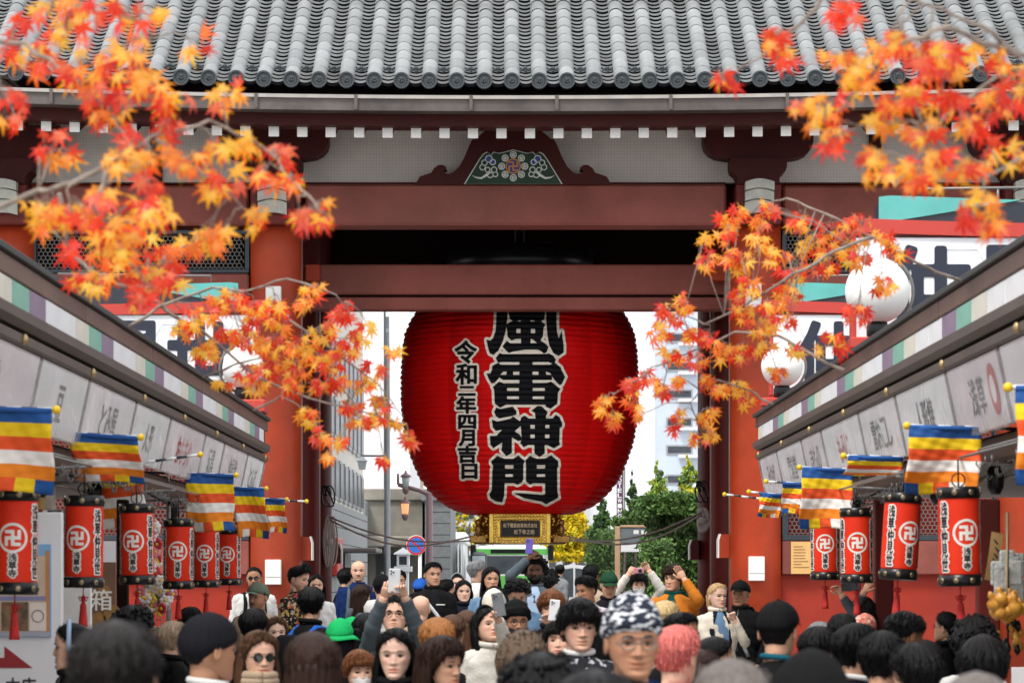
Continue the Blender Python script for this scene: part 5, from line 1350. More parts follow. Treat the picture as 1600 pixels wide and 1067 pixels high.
# timber gateway sign with a clipped hedge on top, on the right
d = 64.0
TAN = mat('tan_timber', (.52, .33, .20), .6, .12, 2.0)
t = thing('notice_shelter', 'timber framed street notice board with a green hedge roof', 'notice board', (Xp(1000, d), d, 0))
part('post', MB().box(Xp(961, d), Xp(969, d), d, d + .14, 0, Zp(822, d), .01), TAN, t)
part('top_rail', MB().box(Xp(969.2, d), Xp(1040, d), d, d + .14, Zp(823.5, d), Zp(820, d), .005), TAN, t)
part('board', MB().box(Xp(970, d), Xp(1040, d), d + .02, d + .12, Zp(848, d), Zp(824, d), .005), mat('board_slate', (.16, .18, .20), .5), t)
part('board_base', MB().box(Xp(970, d), Xp(1040, d), d + .03, d + .11, Zp(862, d), Zp(848.6, d), .005), WHITEB, t)
for k, (xa, xb_) in enumerate(((990, 998), (1002, 1006), (1008, 1013), (1015, 1019))): part('board_mark', MB().box(Xp(xa, d), Xp(xb_, d), d + .012, d + .0195, Zp(834, d), Zp(828, d)), WHITEPAINT, t)

# bus and cars
d = 92.0
t = thing('city_bus', 'white and green city bus standing in the road beyond the gate', 'bus', (Xp(800, d), d, 0))
xa, xb_ = Xp(742, d), Xp(858, d)
GREENP = mat('bus_green', (.10, .42, .08), .35, .05, coat=.4); BUSW = mat('bus_white', (.72, .76, .72), .35, .05, coat=.4)
part('body', MB().box(xa, xb_, d, d + 9.5, .35, Zp(852, d), .16), BUSW, t)
part('green_panel', MB().box(xa + .02, xb_ - .02, d - .02, d - .002, Zp(866, d), Zp(857, d), .005), GREENP, t)
part('green_panel', MB().box(xa + .02, xa + .24, d - .02, d - .002, .6, Zp(866.4, d), .005), GREENP, t)
part('green_panel', MB().box(xa + .3, xb_ - .02, d - .02, d - .002, .5, Zp(899, d), .005), GREENP, t)
part('windscreen', MB().box(xa + .26, xb_ - .2, d - .02, d - .002, Zp(896, d), Zp(868, d), .005), WIN, t)
part('destination_board', MB().box(xa + .5, xb_ - .5, d - .035, d - .021, Zp(864, d), Zp(858, d), .005), BLACK, t)
for s in (0, 1):
    x = xa + .35 if s == 0 else xb_ - .35
    part('headlight', MB().lathe([(.11, 0), (.10, .03), (.02, .04)], (0, 0, 0), 12), WHITEB, t).location = (x - ORG[t.name][0], -.02, .75)
    w = MB(); w.tube([(x - .1, d + 1.8, .48), (x + .12, d + 1.8, .48)], .48, 20); part('wheel', w, BLACK, t)
    part('mirror', MB().box(x - .09 + (-.4 if s == 0 else .4), x + .09 + (-.4 if s == 0 else .4), d - .2, d - .1, 2.2, 2.7, .03), BLACK, t)
def car(px0, px1, d, top, m, lab, van=False):
    xa, xb_ = Xp(px0, d), Xp(px1, d); w = xb_ - xa; zt = Zp(top, d); zw = zt * .56
    t = thing('parked_car', lab, 'van' if van else 'car', ((xa + xb_) / 2, d, 0), 'vehicles beyond the gate')
    prof = [(xa, .28), (xa, zw * .75), (xa + w * .05, zw), (xa + w * (.05 if van else .20), zw * 1.02), (xa + w * (.12 if van else .34), zt * .97), (xa + w * .5, zt), (xa + w * .8, zt * .97), (xa + w * .93, zw * 1.04), (xb_, zw * .9), (xb_, .28)]
    part('body', MB().prism(prof, (0, d, 0), (1, 0, 0), (0, 0, 1), (0, 1.7, 0)), m, t)
    part('side_window', MB().prism([(xa + w * .25, zw * 1.03), (xa + w * .36, zt * .93), (xa + w * .53, zt * .95), (xa + w * .53, zw * 1.03)], (0, d - .012, 0), (1, 0, 0), (0, 0, 1), (0, .01, 0)), WIN, t)
    part('side_window', MB().prism([(xa + w * .56, zw * 1.03), (xa + w * .56, zt * .95), (xa + w * .78, zt * .92), (xa + w * .87, zw * 1.05)], (0, d - .012, 0), (1, 0, 0), (0, 0, 1), (0, .01, 0)), WIN, t)
    for fx in (.18, .8):
        for yy in (d - .02, d + 1.52):
            wh = MB(); wh.tube([(xa + w * fx, yy, .31), (xa + w * fx, yy + .2, .31)], .31, 20); o = part('wheel', wh, BLACK, t)
            part('hub', MB().tube([(xa + w * fx, yy - .012, .31), (xa + w * fx, yy - .002, .31)], .18, 14), STEEL, o)
    part('headlight', MB().box(xa - .012, xa + .1, d - .011, d + .2, zw * .62, zw * .8, .02), WHITEB, t)
car(840, 945, 76, 881, mat('car_silver', (.62, .63, .64), .3, .05, coat=.5), 'silver car crossing behind the tall man with the raised phone')
car(968, 1060, 74, 878, mat('car_white', (.75, .75, .74), .3, .05, coat=.5), 'white car parked before the hedge on the right')
d = 86.0
t = thing('parked_van', 'dark boxy van left of the bus', 'van', (Xp(741, d), d, 0), 'vehicles beyond the gate')
part('body', MB().box(Xp(736, d), Xp(760, d), d, d + 4, .3, Zp(862, d), .08), mat('van_dark', (.05, .055, .06), .4), t)
part('windscreen', MB().box(Xp(738, d), Xp(758, d), d - .02, d - .003, Zp(882, d), Zp(868, d)), mat('pale_glass', (.35, .42, .45), .1), t)
for x in (Xp(738.5, d), Xp(757, d)):
    w = MB(); w.tube([(x - .1, d + .8, .34), (x + .1, d + .8, .34)], .34, 16); part('wheel', w, BLACK, t)
part('fence_rail', MB().box(Xp(940, 70), Xp(1000, 70), 70, 70.05, .98, 1.04), WHITEPAINT, thing('guard_rail', 'white street guard rail by the white car', 'railing', (Xp(970, 70), 70, 0)))
gr_ = bpy.data.objects['guard_rail']
for px in (940, 947, 955, 980, 1000): part('rail_post', MB().box(Xp(px, 70) - .04, Xp(px, 70) + .04, 70.0 + .055, 70.12, 0, 1.2, .01), WHITEPAINT, gr_)

# ---------------------------------------------------------------- trees and hedges
BARK = mat('grey_bark', (.14, .11, .085), .85, .3, 8, .5, 60)
def leafmat(n, c, c2):
    m = mat(n, c, .6, .25, 3.0, spec=.2, col2=c2); return m
def tree(lab, base, h, blobs, n, size, mats_, seed, trunk_r=.12, hang=0.0, name='tree', cat='tree', limbs=6):
    rg = np.random.RandomState(seed); base = np.asarray(base, float)
    t = thing(name, lab, cat, base)
    mb = MB(); top = base + (rg.uniform(-.1, .1), rg.uniform(-.1, .1), h * .85)
    mid = base + (rg.uniform(-.1, .1), 0, h * .45)
    mb.tube([base, mid, top], [trunk_r, trunk_r * .7, trunk_r * .2], 9)
    for k in range(limbs):
        b = blobs[rg.randint(len(blobs))]; c = np.array(b[0]); s = base + (top - base) * rg.uniform(.35, .8)
        mb.tube([s, (s + c) / 2 + rg.uniform(-.2, .2, 3), c], [trunk_r * .4, trunk_r * .25, trunk_r * .08], 6)
    part('trunk', mb, BARK, t)
    vol = np.array([b[1] * b[2] * b[3] for b in blobs]) ** (2 / 3.); vol /= vol.sum()
    V, Fc, M = [], [], []
    for b, fr in zip(blobs, vol):
        c = np.array(b[0]); R_ = np.array(b[1:4]); m_ = int(n * fr)
        ncl = max(4, m_ // 22)
        u = rg.normal(size=(ncl, 3)); u /= np.linalg.norm(u, axis=1)[:, None]
        cc = c + u * R_ * (rg.uniform(.45, 1.05, (ncl, 1)))
        cm = rg.randint(0, len(mats_), ncl)
        for i in range(m_):
            k = rg.randint(ncl); p = cc[k] + rg.normal(size=3) * R_ * .13; p[2] -= hang * abs(rg.normal())
            a = rg.normal(size=3); a /= np.linalg.norm(a); b2 = np.cross(a, rg.normal(size=3)); b2 /= np.linalg.norm(b2); s = size * rg.uniform(.6, 1.3)
            o = len(V); V += [p - a * s, p + b2 * s * .5, p + a * s, p - b2 * s * .5 + np.cross(a, b2) * s * .15]; Fc.append((o, o + 1, o + 2, o + 3)); M.append(int(cm[k]) if rg.rand() < .8 else rg.randint(len(mats_)))
    mb = MB(); mb.add(V, Fc, 0); mb.m = M
    part('crown', mb, mats_, t, stuff=True)
    return t
GK = [leafmat('ginkgo_yellow', (.66, .46, .012), (.78, .60, .02)), leafmat('ginkgo_gold', (.55, .36, .01), (.7, .5, .02)), leafmat('ginkgo_lime', (.45, .42, .02), (.6, .55, .03))]
GR = [leafmat('leaf_dark_green', (.045, .085, .028), (.075, .13, .04)), leafmat('leaf_mid_green', (.09, .17, .04), (.13, .23, .055)), leafmat('leaf_deep', (.02, .042, .018), (.035, .07, .025))]
CF = [leafmat('conifer_green', (.08, .16, .045), (.12, .23, .06)), leafmat('conifer_yellow', (.30, .36, .04), (.42, .46, .06)), leafmat('conifer_deep', (.03, .07, .03), (.05, .1, .04))]
YG = [leafmat('lime_leaf', (.30, .42, .04), (.42, .54, .06)), leafmat('yellowing_leaf', (.52, .52, .05), (.66, .62, .07)), CF[0]]
def PB(px, py, d, rx, rz, ry=None):
    s = d / F; return (P(px, py, d), rx * s, (ry or rx) * s, rz * s)
d = 104.0
tree('bright yellow ginkgo tree right of the lantern base', (Xp(888, d), d, 0), 3.6, [PB(885, 832, d, 34, 30), PB(908, 846, d, 24, 24), PB(868, 852, d, 24, 20), PB(900, 812, d, 18, 14), PB(885, 868, d, 40, 10)], 9500, .085, GK, 3)
d = 112.0
tree('half bare yellow tree left of the lantern base', (Xp(712, d), d, 0), 4.0, [PB(716, 822, d, 22, 24), PB(700, 805, d, 14, 14), PB(735, 815, d, 16, 20), PB(728, 850, d, 20, 14)], 620, .10, GK + [GR[1]], 4, limbs=16)
d = 90.0
def conifer(lab, px, top, bot, w, d, ms, seed):
    bl = []
    for k in range(13):
        f = k / 12; bl.append(PB(px + (2 * ((k * 37) % 5) - 4) * .5, top + 5 + (bot - top) * f, d, w * (.10 + .90 * f ** .8), (bot - top) / 14 + 4))
    tree(lab, (Xp(px, d), d, 0), Zp(top, d), bl, 9000, .062, ms, seed, .10)
conifer('slim green conifer just right of the giant lantern', 989, 746, 880, 27, d, [CF[0], CF[0], CF[2]], 11)
conifer('pointed yellow-green conifer above the notice board', 1028, 726, 840, 36, d + 3, [CF[1], YG[0], CF[0]], 12)
conifer('broad lime-green tree above the big hedge', 1076, 716, 840, 40, d - 2, YG, 13)
conifer('dark conifer between the yellow ginkgo and the purple sign', 941, 776, 890, 30, d + 6, CF[::2], 14)
def hedge(lab, px0, px1, py0, py1, d, dy, n, seed, mats_, name='hedge', bumps=0.06):
    rg = np.random.RandomState(seed); x0, x1, z0, z1 = Xp(px0, d), Xp(px1, d), (0.05 if py1 > 900 else Zp(py1, d)), Zp(py0, d)
    t = thing(name, lab, 'hedge', ((x0 + x1) / 2, d, 0))
    mb = MB()
    for k in range(5): xx = x0 + (x1 - x0) * (k + .5) / 5; mb.tube([(xx, d + dy / 2, 0), (xx + .1, d + dy / 2, (z0 + z1) / 2), (xx, d + dy / 2, z1 - .2)], [.05, .035, .01], 6)
    part('stems', mb, BARK, t)
    V, Fc, M = [], [], []
    for i in range(n):
        q = rg.randint(4); u, v = rg.rand(), rg.rand()
        if q < 2: p = np.array((x0 + (x1 - x0) * u, d, z0 + (z1 - z0) * v))
        elif q == 2: p = np.array((x0 + (x1 - x0) * u, d + dy * v, z1))
        else: p = np.array((x0 if rg.rand() < .6 else x1, d + dy * u, z0 + (z1 - z0) * v))
        nz = sin(p[0] * 3.1 + p[2] * 2.3 + seed) + sin(p[0] * 7.3 - p[2] * 5.1) + sin(p[1] * 4.7 + p[2] * 6.1)
        p = p + rg.normal(size=3) * bumps * 1.2 + np.array((0, -1, .8)) * bumps * nz * .9
        a = rg.normal(size=3); a /= np.linalg.norm(a); b2 = np.cross(a, rg.normal(size=3)); b2 /= np.linalg.norm(b2); s = .055 * rg.uniform(.6, 1.4)
        o = len(V); V += [p - a * s, p + b2 * s * .5, p + a * s, p - b2 * s * .5 + np.cross(a, b2) * s * .15]; Fc.append((o, o + 1, o + 2, o + 3)); M.append(min(len(mats_) - 1, int(abs(nz + rg.normal() * .8) * .9)))
    mb = MB(); mb.add(V, Fc, 0); mb.m = M
    part('foliage', mb, mats_, t, stuff=True)
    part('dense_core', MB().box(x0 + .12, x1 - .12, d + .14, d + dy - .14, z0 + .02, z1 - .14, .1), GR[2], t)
hedge('big square ivy hedge beside the right rear pillar', 1024, 1110, 790, 905, 60, 3.0, 15000, 21, GR, bumps=.035)
hedge('overhanging clipped top of the ivy hedge', 1007, 1112, 776, 800, 59.6, 3.4, 7000, 27, [GR[1], CF[0], GR[0]], bumps=.03)
hedge('rounded low bush in front of the big ivy hedge', 1005, 1050, 848, 905, 58, 1.2, 2600, 22, [GR[1], CF[0], GR[0]], name='bush', bumps=.045)
hedge('clipped green hedge lying along the notice board top', 963, 1046, 812, 820, 64.3, .5, 1500, 23, [GR[1], GR[0]], bumps=.03)
hedge('dark green hedge under the yellow ginkgo', 918, 968, 835, 905, 84, 1.5, 2600, 24, [GR[0], GR[1], CF[0]])
hedge('low dark shrubs behind the notice board', 966, 1040, 862, 905, 67, 1.0, 2400, 25, [GR[0], GR[2], GR[1]], name='shrubbery_bed')

# ================================================================ the crowd
class PM(MB):
    """shapes with a tint per point: pigment, plus painted shade in facial creases"""
    def __init__(s): super().__init__(); s.t = []
    def add(s, v, f, m=0, smooth=False, tint=None):
        v = np.asarray(v, float).reshape(-1, 3); s.t.append(np.ones((len(v), 3)) if tint is None else np.asarray(tint, float)); return super().add(v, f, m, smooth)
    def mesh(s, name, mats, org=(0, 0, 0)):
        me = super().mesh(name, mats, org); a = me.attributes.new('tint', 'FLOAT_COLOR', 'POINT')
        t = np.concatenate(s.t); a.data.foreach_set('color', np.hstack([t, np.ones((len(t), 1))]).ravel()); return me
def skin_mat(k, c):
    m = mat('skin_' + k, c, .5, .05, 30, .06, 260, spec=.26)
    nt = m.node_tree; b = nt.nodes['Principled BSDF']; l = b.inputs['Base Color'].links[0].from_socket
    at = nt.nodes.new('ShaderNodeAttribute'); at.attribute_name = 'tint'; mx = nt.nodes.new('ShaderNodeMixRGB'); mx.blend_type = 'MULTIPLY'; mx.inputs[0].default_value = 1
    nt.links.new(l, mx.inputs[1]); nt.links.new(at.outputs['Color'], mx.inputs[2]); nt.links.new(mx.outputs[0], b.inputs['Base Color'])
    b.inputs['Subsurface Weight'].default_value = .12; b.inputs['Subsurface Radius'].default_value = (.012, .005, .003); b.inputs['Subsurface Scale'].default_value = .6
    return m
SK = {k: skin_mat(k, c) for k, c in dict(pale=(.72, .47, .36), fair=(.66, .40, .285), light=(.58, .33, .215), tan=(.42, .215, .125), brown=(.24, .115, .06), dark=(.11, .048, .026)).items()}
def hair_mat(k, c):
    m = mat('hair_' + k, c, .34, .35, 90, 0, spec=.14, streak=True)
    nt = m.node_tree; N = nt.nodes; L = nt.links; tc = N.new('ShaderNodeTexCoord'); mp = N.new('ShaderNodeMapping'); mp.inputs['Scale'].default_value = (150, 150, 9)
    nz = N.new('ShaderNodeTexNoise'); nz.inputs['Scale'].default_value = 1.5; L.new(tc.outputs['Object'], mp.inputs[0]); L.new(mp.outputs[0], nz.inputs['Vector'])
    bp = N.new('ShaderNodeBump'); bp.inputs['Strength'].default_value = .7; bp.inputs['Distance'].default_value = .01; L.new(nz.outputs['Fac'], bp.inputs['Height']); L.new(bp.outputs[0], N['Principled BSDF'].inputs['Normal'])
    return m
HC = {k: hair_mat(k, c) for k, c in dict(black=(.0045, .004, .0045), soft=(.010, .008, .0075), darkbrown=(.026, .012, .008), brown=(.085, .042, .024), auburn=(.15, .055, .022), orange=(.32, .13, .04), blond=(.46, .30, .14), ash=(.40, .29, .20), grey=(.20, .20, .205), thin=(.13, .11, .10), pink=(.58, .15, .13), fur=(.11, .075, .05), straw=(.55, .40, .20)).items()}
EYEW = mat('eye_white', (.50, .45, .42), .4, .03, spec=.2); IRIS = mat('iris_dark', (.010, .006, .004), .4, .2, spec=.12); BROW = mat('brow_hair', (.016, .011, .010), .7, .3, 60); BROWL = mat('brow_hair_light', (.22, .12, .06), .7, .3, 60)
def cloth(k, c, bump=.25, bs=140, var=.12, rough=.8): return mat('cloth_' + k, c, rough, var, 7, bump, bs, spec=.10)
CL = dict(black=cloth('black', (.006, .006, .0065)), charcoal=cloth('charcoal', (.009, .009, .012)), navy=cloth('navy', (.008, .010, .020)), white=cloth('white', (.62, .61, .59)), cream=cloth('cream', (.66, .60, .50)), fleece=cloth('fleece', (.62, .59, .53), .5, 110),
          grey=cloth('grey', (.20, .21, .22)), slate=cloth('slate', (.08, .10, .115)), teal=cloth('teal', (.01, .10, .14)), green=cloth('green', (.005, .055, .045)), beige=cloth('beige', (.40, .30, .21)), denim=cloth('denim', (.14, .24, .38), .4, 260), blue=cloth('blue', (.02, .10, .42)), royal=cloth('royal', (.006, .020, .085)),
          orange=cloth('orange', (.52, .17, .02)), brown=cloth('brown', (.12, .06, .035)), pinkish=cloth('pinkish', (.55, .38, .36)), olive=cloth('olive', (.13, .16, .12)), kelly=cloth('kelly_green', (.01, .36, .10)), hotpink=cloth('hot_pink', (.70, .04, .16)), lightblue=cloth('light_blue', (.34, .45, .60)), purple=cloth('purple', (.10, .07, .30)), bottle=cloth('bottle_green', (.012, .05, .025)), lemon=cloth('lemon', (.62, .62, .22)), red=cloth('red', (.5, .02, .02)))
def print_mat(k, base, cols, scale, th=.52):
    m = cloth(k, base); nt = m.node_tree; N = nt.nodes; L = nt.links; b = N['Principled BSDF']; last = b.inputs['Base Color'].links[0].from_socket; tc = N.new('ShaderNodeTexCoord')
    for i, c in enumerate(cols):
        nz = N.new('ShaderNodeTexNoise'); nz.inputs['Scale'].default_value = scale * (1 + .23 * i); nz.inputs['Detail'].default_value = 3; mp = N.new('ShaderNodeMapping'); mp.inputs['Location'].default_value = (3.1 * i, 1.7 * i, i)
        if k.startswith('script'): mp.inputs['Scale'].default_value = (1, 1, 2.4)
        L.new(tc.outputs['Object'], mp.inputs[0]); L.new(mp.outputs[0], nz.inputs['Vector']); rp = N.new('ShaderNodeValToRGB'); rp.color_ramp.elements[0].position = th; rp.color_ramp.elements[1].position = th + .03
        L.new(nz.outputs['Fac'], rp.inputs[0]); mx = N.new('ShaderNodeMixRGB'); mx.inputs[2].default_value = (*c, 1); L.new(rp.outputs[0], mx.inputs[0]); L.new(last, mx.inputs[1]); last = mx.outputs[0]
    L.new(last, b.inputs['Base Color']); return m
CL['floral'] = print_mat('floral', (.015, .014, .016), [(.42, .26, .06), (.42, .06, .05), (.45, .38, .25)], 17, .56)
CL['script'] = print_mat('script_print', (.02, .025, .04), [(.62, .63, .66)], 34, .515)
CL['knitprint'] = print_mat('knit_print', (.02, .02, .025), [(.42, .44, .47)], 26, .56)
CL['scarfprint'] = print_mat('scarf_print', (.60, .22, .16), [(.70, .52, .45), (.5, .07, .06)], 40, .55)
CL['spotted'] = print_mat('pink_spot', (.50, .48, .50), [(.5, .25, .28)], 45, .56)

hT = [0, .06, .14, .22, .32, .42, .52, .62, .72, .82, .90, .96, 1.0]
hW = [.024, .041, .053, .0605, .0665, .071, .0745, .0765, .0755, .069, .055, .035, .003]
hF = [.080, .088, .089, .0885, .088, .0885, .090, .093, .092, .083, .064, .039, .003]
hB = [-.040, -.008, .030, .058, .078, .092, .101, .105, .101, .089, .068, .041, .003]
HH = .235
def hp(th, t, off=0.0):
    """point of the plain head surface: angle from the face, height 0 chin .. 1 crown"""
    W, f, b = np.interp(t, hT, hW), np.interp(t, hT, hF), np.interp(t, hT, hB)
    c = (f - b) / 2; h = (f + b) / 2; e = 2 / 2.35
    s, k = np.sin(th), np.cos(th)
    x = (W + off) * np.sign(s) * np.abs(s) ** e; y = c + (h + off) * np.sign(k) * np.abs(k) ** e
    return x, y, t * HH + off * np.clip((t - .6) / .4, 0, 1) ** 2
def feat(x, t, fe):
    g = lambda a, b: np.exp(-(a / b) ** 2)
    n = np.where(t > .335, np.clip((.56 - t) / .225, 0, 1), np.clip((t - .285) / .05, 0, 1))
    d = fe['nose'] * g(x, .0105 + .006 * g(t - .335, .03)) * n
    ax = np.abs(x)
    d += -.0095 * g(ax - .031, .017) * g(t - .49, .045) + .0045 * g(t - .575, .03) * g(x, .055) - .004 * g(x, .012) * g(t - .53, .04)
    tm = t - .203 - fe['sm'] * (x / .02) ** 2 * .010; mw = fe['mw']
    d += fe['lip'] * g(x, .021 * mw) * (g(tm - .029, .022) + g(tm + .028, .024)) - .0060 * g(x, .023 * mw) * g(tm, .010) - .002 * g(x, .005) * g(t - .265, .02)
    d += .007 * g(x, .020) * g(t - .06, .05) - .004 * g(x, .03) * g(t - .13, .02) + fe['cheek'] * g(ax - .046, .020) * g(t - .38, .07)
    return d
def fy_(x, t, fe):
    W, f, b = np.interp(t, hT, hW), np.interp(t, hT, hF), np.interp(t, hT, hB)
    c = (f - b) / 2; h = (f + b) / 2; q = np.clip(np.abs(x) / W, 0, .98) ** (2.35 / 2)
    return c + h * np.sqrt(1 - q * q) ** (2 / 2.35) + feat(x, t, fe)
def wob(p, a, f, s): return a * (np.sin(p[..., 0] * f + s) * np.cos(p[..., 2] * f * 1.3 + 2 * s) + .6 * np.sin(p[..., 1] * f * 1.7 + p[..., 2] * f * .6 + 3 * s))
STY = {  # hairline heights by |angle| (deg 0,40,75,105,140,180), thickness, roughness of outline
 'short': ((.80, .78, .60, .42, .20, .12), .022, .010), 'crop': ((.84, .80, .60, .45, .26, .20), .014, .006), 'buzz': ((.84, .82, .62, .45, .22, .16), .006, .002), 'bowl': ((.60, .58, .45, .32, .16, .10), .032, .006),
 'fringe': ((.64, .64, .42, .30, .14, .06), .028, .007), 'long': ((.84, .74, .45, .30, .10, .02), .022, .006), 'parted': ((.86, .72, .48, .30, .10, .0), .018, .004), 'bob': ((.70, .68, .40, .18, .02, -.10), .030, .007), 'tied': ((.85, .80, .60, .45, .22, .16), .012, .003),
 'afro': ((.80, .78, .62, .40, .16, .06), .062, .012), 'curly': ((.78, .76, .55, .36, .16, .08), .045, .014), 'quiff': ((.82, .78, .60, .45, .26, .20), .034, .007), 'thin': ((.93, .88, .62, .42, .2, .16), .008, .004), 'slick': ((.86, .83, .62, .44, .22, .1), .013, .003)}
def person(lab, x, top, d, yaw=0, hair='short', hc='black', skin='light', wear='black', pitch=0, roll=0, sex='m', hat=None, hatc='black', glasses=None, mask=False, beard=0, body=None, arms=None, pants='charcoal',
           pack=None, strap=None, hood=None, collar=None, inner=None, hs=1.0, lidded=False, extra=None, long_=.34, seed=None, scarf=None, pony=None, band=None, vest=None):
    seed = seed if seed is not None else int(x * 7 + top * 3) % 9973
    rg = random.Random(seed); fem = sex == 'f'
    sh = (1.0 if not fem else .95) * hs
    thick = {'cap': .020, 'beanie': .022 if hatc == 'charcoal' else .042, 'bucket': .035, 'turban': .045, 'hood': .055, 'scarf': .022}.get(hat, STY[hair][1] if hair in STY else 0)
    ztop = Zp(top, d); pos = np.array((Xp(x, d), d, 0.0))
    Zc = ztop - (HH + thick) * sh * (1 - .10 * abs(sin(radians(pitch))))
    k = Zc / 1.50
    by = yaw * .75 if body is None else body
    def frame(psi):
        a = radians(psi); return np.array((cos(a), sin(a), 0)), np.array((sin(a), -cos(a), 0))
    Rb, Fb = frame(by); Rh, Fh = frame(yaw); ca, sa = cos(radians(pitch)), sin(radians(pitch)); cr, sr = cos(radians(roll)), sin(radians(roll))
    # keep the middle of the head over the asked spot
    def Bt(P3): P3 = np.asarray(P3, float); return pos + P3[..., :1] * Rb + P3[..., 1:2] * Fb + P3[..., 2:] * np.array((0, 0, 1.0))
    def Ht(P3):
        P3 = np.asarray(P3, float) * sh; x_, y_, z_ = P3[..., 0], P3[..., 1] + .0, P3[..., 2] - .0
        y2 = y_ * ca - z_ * sa; z2 = y_ * sa + z_ * ca; x2 = x_ * cr + z2 * sr; z3 = -x_ * sr + z2 * cr
        return pos + x2[..., None] * Rh + y2[..., None] * Fh + (z3 + Zc)[..., None] * np.array((0, 0, 1.0))
    fe = dict(nose=rg.uniform(.015, .022) * (.9 if fem else 1.05), lip=rg.uniform(.0045, .0080), cheek=rg.uniform(.002, .008), sm=rg.uniform(-.5, 1.0), mw=rg.uniform(.85, 1.15)); wj = rg.uniform(.92, 1.10) * (.96 if fem else 1.03); wo = rg.uniform(1.02, 1.09); exs = rg.uniform(-.0015, .002)
    if skin == 'dark': fe['lip'] += .003
    B = PM()
    # head
    U = np.linspace(-1, 1, 57)[:-1]; TH = np.sign(U) * pi * np.abs(U) ** 1.4; T = np.concatenate([np.linspace(0, .62, 40), np.linspace(.645, 1, 14)])
    th, t = np.meshgrid(TH, T); X, Y, Z = hp(th, t); fr = np.clip(np.cos(th), 0, 1) ** .5 * (np.cos(th) > 0)
    Y = Y + feat(X, t, fe) * fr; X = X * wo * (wj + (1 - wj) * np.clip((t - .12) / .3, 0, 1))
    tint = np.ones(X.shape + (3,)); g = lambda a, b: np.exp(-(a / b) ** 2); front = (np.cos(th) > .2)
    tm_ = t - .203 - fe['sm'] * (X / .02) ** 2 * .010; li = np.clip(g(X, .020 * fe['mw']) ** .7 * g(tm_, .034) * 1.5, 0, 1) * front; tint *= 1 - li[..., None] * (1 - np.array((.84, .48, .44) if fem else (.84, .62, .56)))
    bl = g(np.abs(X) - .044, .02) * g(t - .36, .07) * front * .6; tint *= 1 - bl[..., None] * (1 - np.array((1, .82, .80)))
    no = (g(np.abs(X) - .0075, .0035) * g(t - .298, .012)) * front; tint *= 1 - .8 * no[..., None]  # nostrils, then mouth line and eye sockets: shade put into the tint
    ml = g(X, .021 * fe['mw']) ** .5 * g(tm_, .0075) * front; tint *= 1 - .62 * ml[..., None]
    es = g(np.abs(X) - .033, .014) * g(t - .487, .040) * front; tint *= 1 - es[..., None] * (1 - np.array((.84, .76, .74)))
    sp = .5 + .5 * np.sin(X * 310 + t * 70 + seed) * np.sin(Y * 290 - t * 95 + 2 * seed); tint *= 1 - .07 * sp[..., None] * np.array((.5, 1, 1))
    if beard:
        bm = np.clip((.30 - t) / .05, 0, 1) * (np.abs(th) < 1.9) + g(X, .028) * g(t - .262, .022) * front; bm = np.clip(bm, 0, 1) * (1 - np.clip(li * 1.3, 0, 1)) * min(1, beard)
        tint *= 1 - bm[..., None] * (1 - (np.array((.10, .09, .09)) if beard > 1 else np.array((.52, .50, .50))))
    V = Ht(np.stack([X, Y, Z], -1)); m_, n_ = X.shape
    F_ = [(i * n_ + j, i * n_ + (j + 1) % n_, (i + 1) * n_ + (j + 1) % n_, (i + 1) * n_ + j) for i in range(m_ - 1) for j in range(n_)]
    F_ += [tuple(range(n_))[::-1], tuple(range((m_ - 1) * n_, m_ * n_))]
    B.add(V.reshape(-1, 3), F_, 0, True, tint.reshape(-1, 3))
    # ears
    for s in (-1, 1):
        rr = []
        for q, (w_, o_) in enumerate(((.0, -.004), (.7, .004), (1, .012), (.85, .017), (.4, .014))):
            rr.append([Ht(np.array((s * (np.interp(.46, hT, hW) * .97 + o_), -.008 - .6 * o_ + .017 * w_ * cos(a), (.455 + .125 * w_ * sin(a) + .02 * cos(a)) * HH))) for a in np.linspace(0, 2 * pi, 12, endpoint=False)])
        B.loft(rr)
    # eyes, lids, brows
    opn = rg.uniform(.0030, .0044) * (1.12 if fem else 1) * (1.15 if skin in ('dark', 'pale') else 1)
    light = hc in ('blond', 'ash', 'straw')
    for s in (-1, 1):
        ex, et = s * (.0315 + exs) , .487; n = 14
        def ep(dx, dz, o): xx = ex + dx; tt = et + dz / HH; return Ht(np.array((xx * wo, float(fy_(xx, tt, fe)) + o, tt * HH)))
        rim = [ep(.0138 * cos(a), opn * sin(a) * (1.0 if sin(a) > 0 else .8), .0012) for a in np.linspace(0, 2 * pi, n, endpoint=False)]
        B.add(rim + [ep(0, 0, .0042)], [(i, (i + 1) % n, n) for i in range(n)], 1, True)
        ir = min(.0060, opn * 1.3); B.add([ep(ir * 1.05 * cos(a), ir * .92 * sin(a), .0048) for a in np.linspace(0, 2 * pi, 10, endpoint=False)], [tuple(range(10))], 2)
        B.tube([ep(dx, opn * sqrt(max(0, 1 - (dx / .0145) ** 2)) + .0006, .0030) for dx in np.linspace(-.0142, .0142, 7)], [.0008, .0016, .0021, .0022, .0021, .0017, .0009], 5, 2)
        B.tube([ep(dx, -opn * .8 * sqrt(max(0, 1 - (dx / .0145) ** 2)) - .0004, .0022) for dx in np.linspace(-.0135, .0135, 5)], [.0003, .0007, .0008, .0008, .0004], 4, 3)
        bro = [ep(s * dx, .021 + .0035 * sin(pi * (dx + .016) / .036) - .10 * max(0, dx - .006) * .5, .002) for dx in np.linspace(-.016, .019, 7)]
        B.tube(bro, [(.0018 if fem else .0029) * q for q in (.7, 1.2, 1.4, 1.3, 1.1, .8, .3)], 6, 3)
    # neck and trunk
    nr = .050 if fem else .058
    zb = Zc - .030 * k
